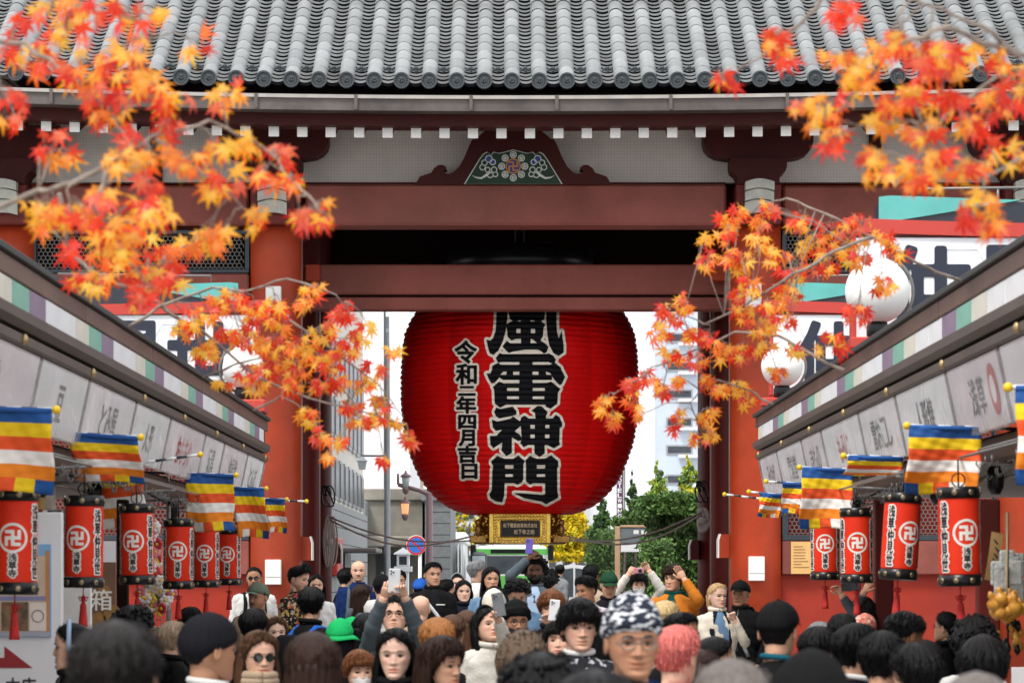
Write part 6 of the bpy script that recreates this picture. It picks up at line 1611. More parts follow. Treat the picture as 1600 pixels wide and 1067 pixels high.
    def ring_b(a, f, b, z, n=28, cy=0.0, p=2.3):
        A_ = np.linspace(0, 2 * pi, n, endpoint=False); e = 2 / p; c, s_ = np.cos(A_), np.sin(A_)
        return np.stack([a * np.sign(s_) * np.abs(s_) ** e, cy + np.where(c > 0, f, b) * np.sign(c) * np.abs(c) ** e, np.full(n, z)], -1)
    sw = (.86 if fem else 1.0) * (.6 + .4 * k)
    tor = [(.012, .064, .050, .062), (-.01, .075, .058, .070), (-.035, .115, .068, .083), (-.065, .165, .078, .096), (-.105, .198, .090, .106), (-.16, .207, .102, .112), (-.26, .196, .114, .112), (-.40, .166, .106, .096), (-.50, .162, .101, .093), (-.62, .178, .105, .115), (-.72, .174, .09, .114), (-.80, .11, .07, .09)]
    nk = [Bt(ring_b(nr, nr * .95, nr, zb - .02, 20, -.012, 2)), Bt(ring_b(nr * .93, nr * .9, nr, zb + .03, 20, -.014, 2))]
    nk += [np.stack([Ht(q) for q in ring_b(nr * .92, nr * .85, nr * .95, z_, 20, -.018, 2)]) for z_ in (-.012, .03, .075)]
    B.loft(nk)
    B.loft([Bt(ring_b(a * sw, f * sw, b * sw, zb + dz * k)) for dz, a, f, b in tor[::-1]])
    # arms
    jack = MB(); wristz = []
    for s, key in ((-1, 'L'), (1, 'R')):
        S = Bt(np.array((s * .178 * sw, -.008, zb - .098 * k))); l1, l2 = .285 * k, .25 * k
        tgt = (arms or {}).get(key)
        if tgt is None:
            E = S + Rb * s * (.045 + rg.uniform(0, .03)) + Fb * rg.uniform(-.05, .01) + np.array((0, 0, -l1)); Wp = E + Fb * rg.uniform(.05, .14) - Rb * s * .03 + np.array((0, 0, -l2 * .93)); curl = .7
        else:
            Wt = P(tgt[0], tgt[1], d + tgt[2]); curl = tgt[3] if len(tgt) > 3 else 1.1
            v = Wt - S; D = np.linalg.norm(v); D2 = min(D, (l1 + l2) * .985); v = v / D; Wp = S + v * D2
            h = np.array((0, 0, -1.0)) + Rb * s * .55 - Fb * .15; h = h - v * np.dot(h, v); h /= np.linalg.norm(h)
            ca_ = (l1 * l1 + D2 * D2 - l2 * l2) / (2 * l1 * D2); E = S + v * l1 * ca_ + h * l1 * sqrt(max(0, 1 - ca_ * ca_))
        I = S - Rb * s * .075 * sw + np.array((0, 0, .012)); fd = (Wp - E) / np.linalg.norm(Wp - E)
        rs = sw * (1 + (.12 if wear in ('fleece',) else 0))
        B.tube([I, S, (S + E) / 2, E, (E + Wp) / 2, Wp - fd * .02, Wp + fd * .01], [.045, .050, .045, .038, .036, .028, .026], 12, 0)
        path = [I, S + np.array((0, 0, .006)), S * .7 + E * .3, S * .35 + E * .65, E, E * .65 + Wp * .35, E * .3 + Wp * .7, Wp - fd * .025]
        rad = [.062 * rs, .068 * rs, .064 * rs, .058 * rs, .055 * rs, .051 * rs, .046 * rs, .041 * rs]
        fine, fr_ = [], []
        for a, b, ra, rb in zip(path[:-1], path[1:], rad[:-1], rad[1:]):
            for q in range(4): fine.append(a + (b - a) * q / 4); fr_.append((ra + (rb - ra) * q / 4) * (1 + .055 * sin(q * 2.4 + len(fine) * 1.9 + seed) + .05 * sin(len(fine) * 3.7 + 2 * seed)))
        fine.append(path[-1]); fr_.append(rad[-1]); jack.tube(fine, fr_, 14)
        # hand: palm, four fingers, thumb
        up = np.cross(fd, Rb * s); up = up / (np.linalg.norm(up) + 1e-6)
        side = np.cross(up, fd); hsz = (.92 if not fem else .84) * (.5 + .5 * k)
        if tgt is None: side, up = Fb - fd * np.dot(Fb, fd), Rb * s; side /= np.linalg.norm(side)
        pr_ = []
        for u_, w_, th_ in ((0, .026, .018), (.03, .036, .017), (.065, .041, .015), (.09, .040, .012)):
            c = Wp + fd * u_ * hsz; pr_.append([c + side * w_ * hsz * cos(a) + up * th_ * hsz * sin(a) for a in np.linspace(0, 2 * pi, 12, endpoint=False)])
        B.loft(pr_, 0)
        pd = -up                                       # fingers close towards the palm side
        for q, (o_, ln_) in enumerate(((-.030, .070), (-.010, .080), (.010, .075), (.029, .060))):
            c = Wp + fd * .082 * hsz + side * o_ * hsz; pts = [c]; ang_ = .1
            for seg in (.45, .32, .25):
                ang_ += curl * .42 * (1 + .1 * q); c = c + (fd * cos(ang_) + pd * sin(ang_)) * ln_ * seg * hsz; pts.append(c)
            B.tube(pts, [.0098 * hsz, .0092 * hsz, .0082 * hsz, .0062 * hsz], 7, 0)
        c = Wp + fd * .028 * hsz - side * .030 * hsz; dv = (fd * .75 - side * .62 + pd * .25); B.tube([c, c + dv * .035 * hsz, c + (dv * .05 + fd * .012 + pd * .012 * curl) * hsz, c + (dv * .058 + fd * .03 + pd * .024 * curl) * hsz], [.013 * hsz, .012 * hsz, .0105 * hsz, .007 * hsz], 7, 0)
    # legs and shoes
    leg = MB(); shoe = MB()
    for s in (-1, 1):
        hip = np.array((s * .085 * sw, 0, zb - .70 * k)); kn = np.array((s * .095, .015 + rg.uniform(-.03, .05), .47 * k)); an = np.array((s * .10, -.01, .085))
        B.tube([Bt(hip), Bt(kn), Bt(an), Bt(an + (0, .0, -.05))], [.07 * sw, .05 * sw, .036, .038], 10)
        leg.tube([Bt(hip + (0, 0, .10 * k)), Bt(hip), Bt((hip + kn) / 2), Bt(kn), Bt((kn + an) / 2), Bt(an + (0, 0, -.01))], [.098 * sw, .096 * sw, .082 * sw, .068 * sw, .064, .060], 14)
        rr = []
        for f_, w_, h_ in ((-.075, .030, .05), (-.06, .038, .085), (0, .041, .085), (.06, .044, .06), (.13, .044, .042), (.17, .030, .03), (.18, .012, .018)):
            rr.append([Bt(np.array((s * .10 + w_ * cos(a), f_, max(0.0, h_ * (.5 + .5 * sin(a)))))) for a in np.linspace(0, 2 * pi, 12, endpoint=False)])
        shoe.loft(rr)
    o = solo('person', B, [SK[skin], EYEW, IRIS, BROWL if light else BROW], lab, 'person', 'people in the crowd', loc=tuple(pos))
    part('trousers', leg, CL[pants], o); part('shoe', shoe, CL['black'] if seed % 3 else CL['white'], o)
    # jacket or top, with folds
    dz = np.linspace(.020, -.66, 30); ta = np.array(tor); rows = []
    fat = .016 if wear in ('floral', 'white', 'denim', 'navy') else .026
    if inner: fat += .008
    for z_ in dz:
        a, f, b = (np.interp(-z_, -ta[:, 0], ta[:, q]) for q in (1, 2, 3)); gr = fat * min(1, (.03 - z_) / .06)
        rows.append(ring_b((a + gr) * sw, (f + gr) * sw, (b + gr) * sw, zb + z_ * k, 36))
    R3 = np.array(rows); nrm = R3[..., :2] / (np.linalg.norm(R3[..., :2], axis=-1, keepdims=True) + 1e-6)
    amp = .0075 * np.clip((.02 - dz) / .12, 0, 1)[:, None]
    f_ = amp * (np.sin(R3[..., 2] * 34 + 5 * R3[..., 0] * 9 + seed) + .7 * np.sin(R3[..., 0] * 41 + R3[..., 2] * 13 + seed) + .5 * np.sin(R3[..., 2] * 71 - R3[..., 1] * 33))
    R3[..., :2] += nrm * f_[..., None]
    jack.loft(Bt(R3[::-1]), 0, True, True)
    jo = part('jacket' if fat > .02 else 'shirt', jack, CL[wear], o)
    def torus_ring(mb, z0, a, f, b, r, flat=1.0, lo=0, hi=2 * pi, n=26, lift=0.0):
        A_ = np.linspace(lo, hi, n); pts = [Bt(np.array((a * sin(q), (f if cos(q) > 0 else b) * cos(q), z0 + lift * (1 - cos(q)) / 2))) for q in A_]; mb.tube(pts, r, 8)
    if fat > .02 and not inner and wear not in ('fleece', 'knitprint'):
        mb = MB(); zz = np.linspace(.0, -.60, 12); mb.tube([Bt(np.array((.002 * sin(20 * z_), (np.interp(-z_, -ta[:, 0], ta[:, 2]) + fat * min(1, (.03 - z_) / .06) + .004) * sw, zb + z_ * k))) for z_ in zz], .0035, 5); part('zip', mb, STEEL, o)
        mb = MB()
        for s in (-1, 1): mb.tube([Bt(np.array((s * x_ * sw, (np.interp(.43, -ta[:, 0], ta[:, 2]) + fat + .003) * sw * (1 - 1.1 * abs(x_) ** 1.5), zb + z_ * k))) for x_, z_ in ((.05, -.50), (.08, -.45), (.11, -.40))], .004, 5)
        part('pocket_seams', mb, CL['charcoal' if wear != 'charcoal' else 'black'], o)
    if collar:
        mb = MB(); torus_ring(mb, zb + .018, .068, .060, .072, .014, lift=.018); part('collar', mb, CL[collar], o)
    if wear in ('black', 'charcoal', 'navy', 'slate', 'green', 'orange', 'grey', 'cream', 'fleece', 'teal') and not collar:
        mb = MB(); torus_ring(mb, zb + .012, .072, .062, .080, .019, lift=.02); part('collar', mb, CL[hood or wear], o)
    if hood:                                           # hood lying on the back
        mb = MB(); hh_ = []
        for q, (r_, y_, z_) in enumerate(((.03, -.06, .03), (.10, -.10, .02), (.13, -.125, -.04), (.12, -.13, -.11), (.05, -.115, -.17))): hh_.append([Bt(np.array((r_ * cos(a), y_ + .045 * sin(a), zb + z_))) for a in np.linspace(0, 2 * pi, 16, endpoint=False)])
        mb.loft(hh_); part('hood', mb, CL[hood], o)
    if inner:                                          # open front showing the shirt beneath
        mb = MB(); rr = []
        for z_ in np.linspace(.012, -.5, 14):
            a, f = (np.interp(-z_, -ta[:, 0], ta[:, q]) for q in (1, 2)); w_ = .030 + .05 * min(1, max(0, -z_) / .12)
            rr.append([Bt(np.array((u_ * w_, (f + fat * min(1, (.03 - z_) / .06) + .006) * sw * (1 - .10 * u_ * u_), zb + z_ * k))) for u_ in np.linspace(-1, 1, 7)])
        mb.loft(rr, 0, True, False, False); part('inner_shirt', mb, CL[inner], o)
    if vest:
        mb = MB()
        for s in (-1, 1):
            rr = []
            for z_ in np.linspace(.0, -.5, 12):
                a, f = (np.interp(-z_, -ta[:, 0], ta[:, q]) for q in (1, 2)); w0 = .030 + .05 * min(1, max(0, -z_) / .12)
                rr.append([Bt(np.array((s * (w0 + .03 * u_), (f + fat * min(1, (.03 - z_) / .06) + .009) * sw * (1 - .06 * (1 + u_) ** 2), zb + z_ * k))) for u_ in np.linspace(-.3, 1, 4)])
            mb.loft(rr, 0, True, False, False)
        part('open_vest', mb, CL[vest], o)
    def strap_tube(mb, x0, x1, zend, front=True, back=True, r=.022):
        pts = []
        if back: pts += [np.array((x1, -.125 * sw - fat, zb - .34 * k)), np.array((x0, -.125 * sw - fat, zb - .12 * k))]
        pts += [np.array((x0, -.04, zb - .025 * k)), np.array((x0, .04, zb - .035 * k))]
        if front: pts += [np.array((x0, .105 * sw + fat, zb - .13 * k)), np.array(((x0 + x1) / 2, .122 * sw + fat, zb - .26 * k)), np.array((x1, .115 * sw + fat, zb + zend * k))]
        pts = [Bt(q) for q in pts]; fine = []
        for a, b in zip(pts[:-1], pts[1:]): fine += [a + (b - a) * q / 4 for q in range(4)]
        mb.tube(fine + [pts[-1]], r, 8)
    if pack:
        for s in (-1, 1): mb = MB(); strap_tube(mb, s * .105 * sw, s * .125 * sw, -.40); part('backpack_strap', mb, CL[pack], o)
        mb = MB(); rr = []
        for z_, g_ in ((-.08, .7), (-.10, .95), (-.25, 1.0), (-.45, 1.0), (-.50, .9)): rr.append(Bt(ring_b(.135 * g_, .05 * g_, .07 * g_, zb + z_ * k, 20, -.19, 3)))
        mb.loft(rr[::-1]); part('backpack', mb, CL['charcoal'], o)
    if strap: mb = MB(); strap_tube(mb, -.09 * sw, .12 * sw, -.5, r=.019); part('shoulder_strap', mb, CL[strap], o)
    if scarf:
        mb = MB()
        for q in range(2): torus_ring(mb, zb + .015 + .03 * q, .080 - .006 * q, .075, .085, .024)
        part('scarf', mb, CL[scarf], o)
    # hair
    def hair_shell(hl, thk, rough, cmat, name='hair', nt_=18, n_t=84, dome=0.0, shape=None):
        TH2 = np.linspace(-pi, pi, n_t, endpoint=False); h0 = np.interp(np.degrees(np.abs(TH2)), (0, 40, 75, 105, 140, 180), hl)
        h0 = h0 + rough * 2.2 * np.sin(TH2 * 17 + seed) * .5 + rough * 1.5 * np.sin(TH2 * 29 + 2 * seed) * .5
        u = np.linspace(0, 1, nt_)[:, None]; tt = h0[None, :] + (1 - h0[None, :]) * u ** .8; thh = np.repeat(TH2[None, :], nt_, 0)
        off = thk * np.clip(u / .16, 0, 1) ** .5 * (1 + 0 * thh)
        off = off + rough * (np.sin(thh * 19 + 2 * u + seed) * .45 + np.sin(thh * 33 - 3 * u) * .4 + np.sin(u * 7 + thh * 5 + seed) * .3) * np.clip(u / .2, 0, 1) * (1 - u ** 6)
        if shape: off = shape(off, thh, tt)
        off[0] = -.004
        Xh, Yh, Zh = hp(thh, np.clip(tt, -.2, 1), 0 * off); nx = np.sin(thh); ny = np.cos(thh); kk = np.clip((tt - .55) / .45, 0, 1) ** 1.3
        Xh = Xh + nx * off * (1 - kk * .75); Yh = Yh + ny * off * (1 - kk * .75); Zh = Zh + off * kk + dome * kk
        low = np.clip(-tt, 0, 1); Zh = Zh
        V = Ht(np.stack([Xh, Yh, Zh], -1)); mb = MB(); mb.loft(V, 0, True, True)
        return mb, (Xh, Yh, Zh, thh, tt)
    hobj = None
    if hair in STY and hat not in ('turban', 'scarf', 'hood'):
        hl, thk, rough = STY[hair]
        if hat in ('cap', 'beanie', 'bucket'): thk = min(thk, .012)
        shape = None
        if hair == 'quiff': shape = lambda off, th_, tt_: off * (1 + .5 * np.clip(np.cos(th_), 0, 1) * (tt_ > .8)) * np.where(np.abs(th_) > 1.1, .5, 1)
        if hair in ('short', 'crop'): shape = lambda off, th_, tt_: off * np.where(tt_ < .6, .55, 1)
        mb, (Xh, Yh, Zh, thh, tt) = hair_shell(hl, thk, rough, None, shape=shape)
        # loose locks over the shell
        nl_ = {'afro': 230, 'curly': 200, 'buzz': 0, 'thin': 40, 'tied': 40, 'slick': 60, 'parted': 160}.get(hair, 560)
        if hat: nl_ = 0
        for q in range(nl_):
            i, j = rg.randrange(2, Xh.shape[0] - 3), rg.randrange(Xh.shape[1]); p0 = np.array((Xh[i, j], Yh[i, j], Zh[i, j])); i2 = max(0, i - rg.randint(4, 8)); j2 = (j + rg.randint(-2, 2)) % Xh.shape[1]
            p1 = np.array((Xh[i2, j2], Yh[i2, j2], Zh[i2, j2])); outv = np.array((p0[0], p0[1], (p0[2] - .14) * .8)); outv /= np.linalg.norm(outv) + 1e-6
            if hair in ('afro', 'curly'):
                c = p0 + outv * rg.uniform(-.004, .008); mb.ball(Ht(c), rg.uniform(.008, .017) * sh, 6, 4); continue
            if i2 == 0: p1 = p1 + outv * .007
            sd = np.cross(outv, p1 - p0); sd /= np.linalg.norm(sd) + 1e-6; w_ = rg.uniform(.0012, .0036); lift = rg.uniform(.002, .009)
            mid = (p0 + p1) / 2 + outv * lift * 1.6
            mb.add([Ht(q_) for q_ in (p0 - outv * .003, mid - sd * w_, mid + sd * w_, mid + outv * .003, p1 + outv * lift * .5)], [(0, 1, 3), (0, 3, 2), (1, 4, 3), (3, 4, 2)], 0, False)
        if not hat and hair not in ('afro', 'curly', 'buzz', 'thin'):      # fine wisps that cross the hairline
            for q in range(110):
                a0 = rg.uniform(-2.0, 2.0) if q < 80 else rg.uniform(-pi, pi); h0 = np.interp(np.degrees(abs(a0)), (0, 40, 75, 105, 140, 180), hl); ln_ = rg.uniform(.05, .13) * (.5 if hair in ('tied', 'parted', 'slick', 'long') else 1); da = rg.uniform(-.12, .12); w_ = rg.uniform(.0006, .0016); A3, B3 = [], []
                for v, of in ((.09, .9), (.03, .6), (-.02, .25), (-ln_, .05)):
                    aa = a0 + da * (.09 - v) * 8; X_, Y_, Z_ = hp(aa, min(1, h0 + v), thk * of + .0035); X_ *= wo; tx, ty = cos(aa) * w_, -sin(aa) * w_; g_ = .15 if v == -ln_ else 1
                    A3.append(Ht(np.array((X_ - tx * g_, Y_ - ty * g_, Z_)))); B3.append(Ht(np.array((X_ + tx * g_, Y_ + ty * g_, Z_))))
                mb.add(A3 + B3, [(k_, k_ + 1, k_ + 5, k_ + 4) for k_ in range(3)])
        if hair in ('long', 'parted', 'bob'):
            L_ = long_ if hair != 'bob' else .09; rows = []; lo_a = radians(62 if hair == 'long' else 68); A_ = np.concatenate([np.linspace(lo_a, 2 * pi - lo_a, 44)])
            for v in np.linspace(0, 1, 16):
                z_ = .60 * HH - (.60 * HH + L_) * v; a = .078 + thk * .8 + .018 * sin(pi * min(1, v * 1.3)) + .028 * v * v - (.012 if hair == 'bob' else 0) * v; bk = .104 + thk * .9 + .02 * v; cy = -.004 - .012 * v
                rr = []
                for io in (0, 1):
                    for a_ in (A_ if io == 0 else A_[::-1]):
                        nz = .004 * sin(a_ * 21 + seed + 2 * v) + .003 * sin(a_ * 47 + 3 * v)
                        g_ = 0 if io == 0 else -.022
                        ff = (.062 + .018 * v)
                        rr.append((( a + g_ + nz) * sin(a_), cy + ((ff if cos(a_) > 0 else bk) + g_ + nz) * cos(a_), z_ + (.012 * sin(a_ * 9 + seed) * v if v > .9 else 0)))
                rows.append(Ht(np.array(rr)))
            mb.loft(rows[::-1])
        if pony:
            c0_ = np.array((0, -.115, .62 * HH)); pts = [c0_ + np.array((0, .03, 0)), c0_, c0_ + np.array((0, -.035, -.03)), c0_ + np.array((.01, -.04, -.12)), c0_ + np.array((.015, -.02, -.12 - pony))]
            mb.tube([Ht(q) for q in pts], [.02, .022, .030, .028, .006], 10)
        hobj = part('hair', mb, HC[hc], o)
    if band:
        mb = MB(); A_ = np.linspace(-1.75, 1.75, 26)
        pts = []
        for a in A_: pts.append(Ht(np.array(((.0765 + thick + .002) * sin(a) * (1.0), .018, .50 * HH + (.54 * HH + thick) * max(-.15, cos(a))))))
        mb.tube(pts, .012, 8); part('hair_band', mb, CL[band], o)
    if beard > 1:
        mb = MB(); TH2 = np.linspace(-1.75, 1.75, 40); rows = []
        for v in np.linspace(0, 1, 9):
            rr = []
            for a in TH2:
                t0 = .44 if abs(a) > 1.1 else .185 - .0; t0 = np.interp(abs(a), (0, .28, .5, 1.1, 1.75), (.155, .16, .30, .33, .46)); tt_ = t0 + (-.06 - t0) * v; X_, Y_, Z_ = hp(a, max(0.0, tt_), .004 + .016 * sin(pi * min(1, v + .08)) + .003 * sin(a * 31 + 7 * v)); rr.append((X_, Y_ + (.006 if abs(a) < .5 else 0), Z_ + min(0, tt_) * HH))
            rows.append(Ht(np.array(rr)))
        mb.loft(rows, 0, True, False, False)
        mo = [Ht(np.array((x_, float(fy_(x_, .262 - 5 * abs(x_) * .6, fe)) + .002, (.262 - 5 * abs(x_) * .6) * HH))) for x_ in np.linspace(-.03, .03, 9)]; mb.tube(mo, [.002, .005, .006, .006, .0055, .006, .006, .005, .002], 7)
        part('beard', mb, HC['black'], o)
    elif beard > .5:
        mb = MB(); mo = [Ht(np.array((x_, float(fy_(x_, .262 - 5 * abs(x_) * .5, fe)) + .001, (.262 - 5 * abs(x_) * .5) * HH))) for x_ in np.linspace(-.026, .026, 9)]; mb.tube(mo, [.001, .003, .004, .004, .0035, .004, .004, .003, .001], 6); part('moustache', mb, BROW, o)
    # hats
    if hat:
        def shape_hat(off, th_, tt_): return off
        if hat == 'cap':
            mb, _ = hair_shell((.66, .64, .60, .54, .48, .46), .019, .0012, None, dome=.004)
            hob = part('cap', mb, CL[hatc], o); mb = MB(); rows = []
            for v in np.linspace(0, 1, 7):
                rr = []
                for u_ in np.linspace(-1.05, 1.05, 15): a = u_; rr.append(((.078 + .014 * v) * sin(a) * (1 - .10 * v), .045 + (.058 + .078 * v * cos(a * .85)) * cos(a) ** .5 if abs(a) < 1.5 else .045, .705 * HH - .010 * v * v - .024 * abs(sin(a)) ** 2 + .004))
                rows.append(rr)
            top_ = np.array(rows); bot = top_ - np.array((0, 0, .004)); loop = np.concatenate([top_, bot[:, ::-1]], 1); mb.loft(Ht(loop)); part('visor', mb, CL[hatc], hob)
            mb = MB(); mb.ball(Ht(np.array((0, 0, HH + .022))), .008, 8, 5); part('cap_button', mb, CL[hatc], hob)
            mb = MB()
            for a0 in np.linspace(0, pi, 4)[:-1]:
                pts = []
                for v in np.linspace(-1, 1, 17):
                    tt_ = 1 - abs(v) * .38; a = a0 if v > 0 else a0 + pi; x_, y_, z_ = hp(a, tt_, 0); kk = max(0, (tt_ - .55) / .45) ** 1.3; of = .0195; pts.append(Ht(np.array((x_ + sin(a) * of * (1 - .75 * kk), y_ + cos(a) * of * (1 - .75 * kk), z_ + of * kk + .004 * kk))))
                mb.tube(pts, .0016, 5)
            part('cap_seams', mb, CL[hatc], hob)
        elif hat == 'beanie':
            kn = hatc == 'charcoal'; mb, _ = hair_shell((.60, .58, .50, .42, .30, .26) if kn else (.64, .62, .56, .50, .42, .40), .016 if kn else .024, .003, None, dome=.006 if kn else .022); hob = part('beanie', mb, CL[hatc], o)
            if hatc not in ('script', 'navy', 'charcoal'):
                mb, (a, b, c, _, _) = hair_shell((.64, .62, .56, .50, .42, .40), .030, .001, None, nt_=10); 
        elif hat == 'bucket':
            mb, _ = hair_shell((.68, .66, .62, .58, .54, .52), .026, .003, None, dome=.010); hob = part('bucket_hat', mb, CL[hatc], o); rows = []
            for v, r_, z_ in ((0, .0, .66), (.5, .03, .58), (1, .055, .50), (1, .053, .488), (.5, .028, .57), (0, .0, .64)): rows.append(Ht(np.array([((.092 + r_) * sin(a), (.106 + r_) * cos(a) - .004, z_ * HH + .006 * sin(3 * a + seed) * v) for a in np.linspace(0, 2 * pi, 30, endpoint=False)])))
            mb = MB(); mb.loft(rows, 0, True, False); part('brim', mb, CL[hatc], hob)
        elif hat == 'turban':
            mb, _ = hair_shell((.66, .64, .52, .40, .30, .28), .036, .004, None, dome=.010, shape=lambda off, th_, tt_: off + .005 * np.sin(tt_ * 40 + 2.2 * np.abs(th_)) * np.clip((1 - tt_) * 6, 0, 1)); part('turban', mb, CL[hatc], o)
        elif hat == 'scarf':
            mb, _ = hair_shell((.72, .70, .55, .40, .2, .1), .018, .003, None, dome=.004); hob = part('head_scarf', mb, CL[hatc], o); mb = MB(); mb.tube([Ht(np.array(q)) for q in ((0, -.10, .3 * HH), (.01, -.125, .2 * HH), (.0, -.12, -.05))], [.03, .028, .02], 10); part('scarf_knot', mb, CL[hatc], hob)
        elif hat == 'hood':
            mb, (Xh, Yh, Zh, thh, tt) = hair_shell((.80, .66, .25, .05, -.1, -.15), .05, .012, None, dome=.0)
            for q in range(520):
                i, j = rg.randrange(1, Xh.shape[0] - 1), rg.randrange(Xh.shape[1]); p0 = np.array((Xh[i, j], Yh[i, j], Zh[i, j])); ov = np.array((p0[0], p0[1], p0[2] - .1)); ov /= np.linalg.norm(ov); ov = ov + np.array((rg.uniform(-.6, .6), rg.uniform(-.6, .6), rg.uniform(-.7, .3))); sd = np.cross(ov, (0, 0, 1)); sd /= np.linalg.norm(sd)
                mb.add([Ht(p0 - sd * .004), Ht(p0 + sd * .004), Ht(p0 + ov * rg.uniform(.015, .035))], [(0, 1, 2)])
            part('fur_hood', mb, HC['fur'], o)
    if glasses:
        mb = MB(); ln_ = MB()
        for s in (-1, 1):
            c = np.array((s * .032, float(fy_(s * .032, .485, fe)) + .017, .485 * HH)); pts = [c + np.array((.0235 * cos(a), -.006 * abs(cos(a)) * (1 if cos(a) * s > 0 else 0), .0185 * sin(a) * (1 - .1 * cos(a)))) for a in np.linspace(0, 2 * pi, 21)]
            mb.tube([Ht(q) for q in pts], .0019, 5)
            if glasses == 'dark': ln_.add([Ht(q) for q in pts[:-1]], [tuple(range(20))])
            mb.tube([Ht(np.array((s * .056, c[1] - .008, c[2] + .004))), Ht(np.array((s * .079, .01, .50 * HH)))], .0018, 5)
        mb.tube([Ht(np.array((-.010, float(fy_(0, .5, fe)) + .004, .50 * HH))), Ht(np.array((.010, float(fy_(0, .5, fe)) + .004, .50 * HH)))], .0018, 5)
        go = part('glasses', mb, BLACK if glasses != 'tint' else STEEL, o)
        if glasses == 'dark': part('dark_lenses', ln_, mat('sunglass_lens', (.02, .025, .02), .06, .1, spec=.8), go)
    if mask:
        mb = MB(); rows = []
        for v in np.linspace(0, 1, 10):
            t_ = -.01 + .40 * v; rr = []
            for a in np.linspace(-1.15, 1.15, 19): X_, Y_, Z_ = hp(a, max(0, t_), .004); rr.append((X_, Y_ + .018 * exp(-(X_ / .03) ** 2) * sin(pi * min(1, v * .9 + .12)) + .002 * sin(v * 19), t_ * HH))
            rows.append(Ht(np.array(rr)))
        mb.loft(rows, 0, True, False, False)
        for s in (-1, 1): mb.tube([Ht(np.array(hp(s * 1.12, .3, .004))), Ht(np.array(hp(s * 1.5, .42, .005)))], .002, 5)
        part('face_mask', mb, CL['white'], o)
    return o
PHONEB = mat('phone_graphite', (.02, .02, .025), .2, .1); LENS = mat('phone_lens', (.005, .005, .01), .05, .1)
def phone(lab, px, py, d, w=.075, h=.155, roll=0.0, yaw=0.0, m=None, bump_left=True):
    c = P(px, py, d); mb = MB(); mb.box(-w / 2, w / 2, -.004, .004, -h / 2, h / 2, .0035)
    t = thing('smartphone', lab, 'phone', c, 'phones held up by the crowd'); ORG[t.name] = np.zeros(3)
    part('phone_case', mb, m or PHONEB, t); s = -1 if bump_left else 1
    mb = MB(); mb.box(s * w * .40, s * w * .40 - s * .032, -.0065, -.0041, h * .45 - .036, h * .45, .002); cb = part('camera_bump', mb, PHONEB if m is None else m, t)
    for q in ((0, 0), (0, 1), (1, .5)):
        mb = MB(); cx = s * w * .40 - s * (.009 + .014 * q[0]); cz = h * .45 - .010 - .016 * q[1]; mb.add([(cx + .0065 * cos(a), -.0067, cz + .0065 * sin(a)) for a in np.linspace(0, 2 * pi, 12, endpoint=False)], [tuple(range(12))]); part('lens', mb, LENS, cb)
    ORG[t.name] = c; t.rotation_euler = (0, radians(roll), radians(yaw))
    return t

pr_ = person
# ---- people near the gate, sharp
pr_('man in mirror sunglasses and white t-shirt beside the left gate pillar', 397, 885, 33.0, 0, 'slick', 'black', 'tan', 'white', glasses='dark', beard=.8, pack='black', body=10)
pr_('man in an olive green cap looking left, with a moustache', 403, 909, 26.5, -32, 'short', 'black', 'tan', 'beige', hat='cap', hatc='olive', beard=.7, strap='charcoal', body=15)
pr_('bearded man in a floral shirt looking down to the right', 464, 880, 28.5, 62, 'quiff', 'black', 'fair', 'floral', beard=.75, pitch=-12, body=60)
pr_('woman in a white jersey by the left gate pillar, dark hair tied back', 494, 896, 32.0, 8, 'parted', 'black', 'fair', 'white', sex='f', long_=.05)
pr_('bald bearded man in a navy t-shirt with grey backpack straps', 560, 876, 34.0, 3, None, 'black', 'fair', 'royal', beard=.8, pack='slate')
pr_('brown-haired woman in a dark jacket in front of the bald man', 565, 912, 30.2, 125, 'long', 'darkbrown', 'fair', 'slate', sex='f', hood='slate')
pr_('person in a black cap and white hoodie seen from behind', 597, 897, 29.4, 172, 'short', 'black', 'light', 'white', hat='cap', hatc='black', hood='white', band=None)
pr_('black-haired person half hidden left of the bald man', 541, 886, 36.0, 150, 'short', 'black', 'light', 'black')
pr_('smiling man in a black jacket with a white shoulder strap', 676, 877, 29.6, 22, 'crop', 'black', 'light', 'black', strap='white', collar=None, inner='charcoal', beard=.25)
pr_('pale woman with black hair in a dark coat', 724, 905, 31.2, 10, 'parted', 'black', 'pale', 'navy', sex='f', long_=.02)
pr_('grey-haired man in a white shirt looking away to the right', 746, 874, 33.6, 112, 'short', 'grey', 'fair', 'white')
pr_('woman with long straight black hair in a denim shirt', 767, 884, 28.6, 14, 'parted', 'black', 'light', 'denim', sex='f', long_=.30)
pr_('tall bearded man with afro hair raising a purple phone', 836, 867, 30.0, -4, 'afro', 'black', 'dark', 'slate', pitch=10, beard=1.5, inner='lightblue', arms={'L': (826, 872, -.14, 1.0)})
pr_('dark-haired person behind the tall man with the phone', 857, 888, 34.5, 160, 'curly', 'black', 'light', 'charcoal')
pr_('black-haired man in a pale spotted shirt looking down left', 919, 898, 27.6, -48, 'short', 'black', 'tan', 'spotted', pitch=-12)
pr_('man with cropped black hair and beige coat seen from behind', 923, 881, 33.5, 165, 'crop', 'black', 'brown', 'beige')
pr_('elderly man in a bottle green cap looking down', 951, 893, 29.2, 4, 'short', 'grey', 'light', 'charcoal', hat='cap', hatc='bottle', pitch=-14)
pr_('masked person in white fleece holding a small camera overhead', 998, 893, 31.0, 0, 'fringe', 'black', 'fair', 'fleece', sex='f', mask=True, arms={'L': (982, 897, -.2, 1.3), 'R': (1014, 891, -.2, 1.0)}, inner='lemon')
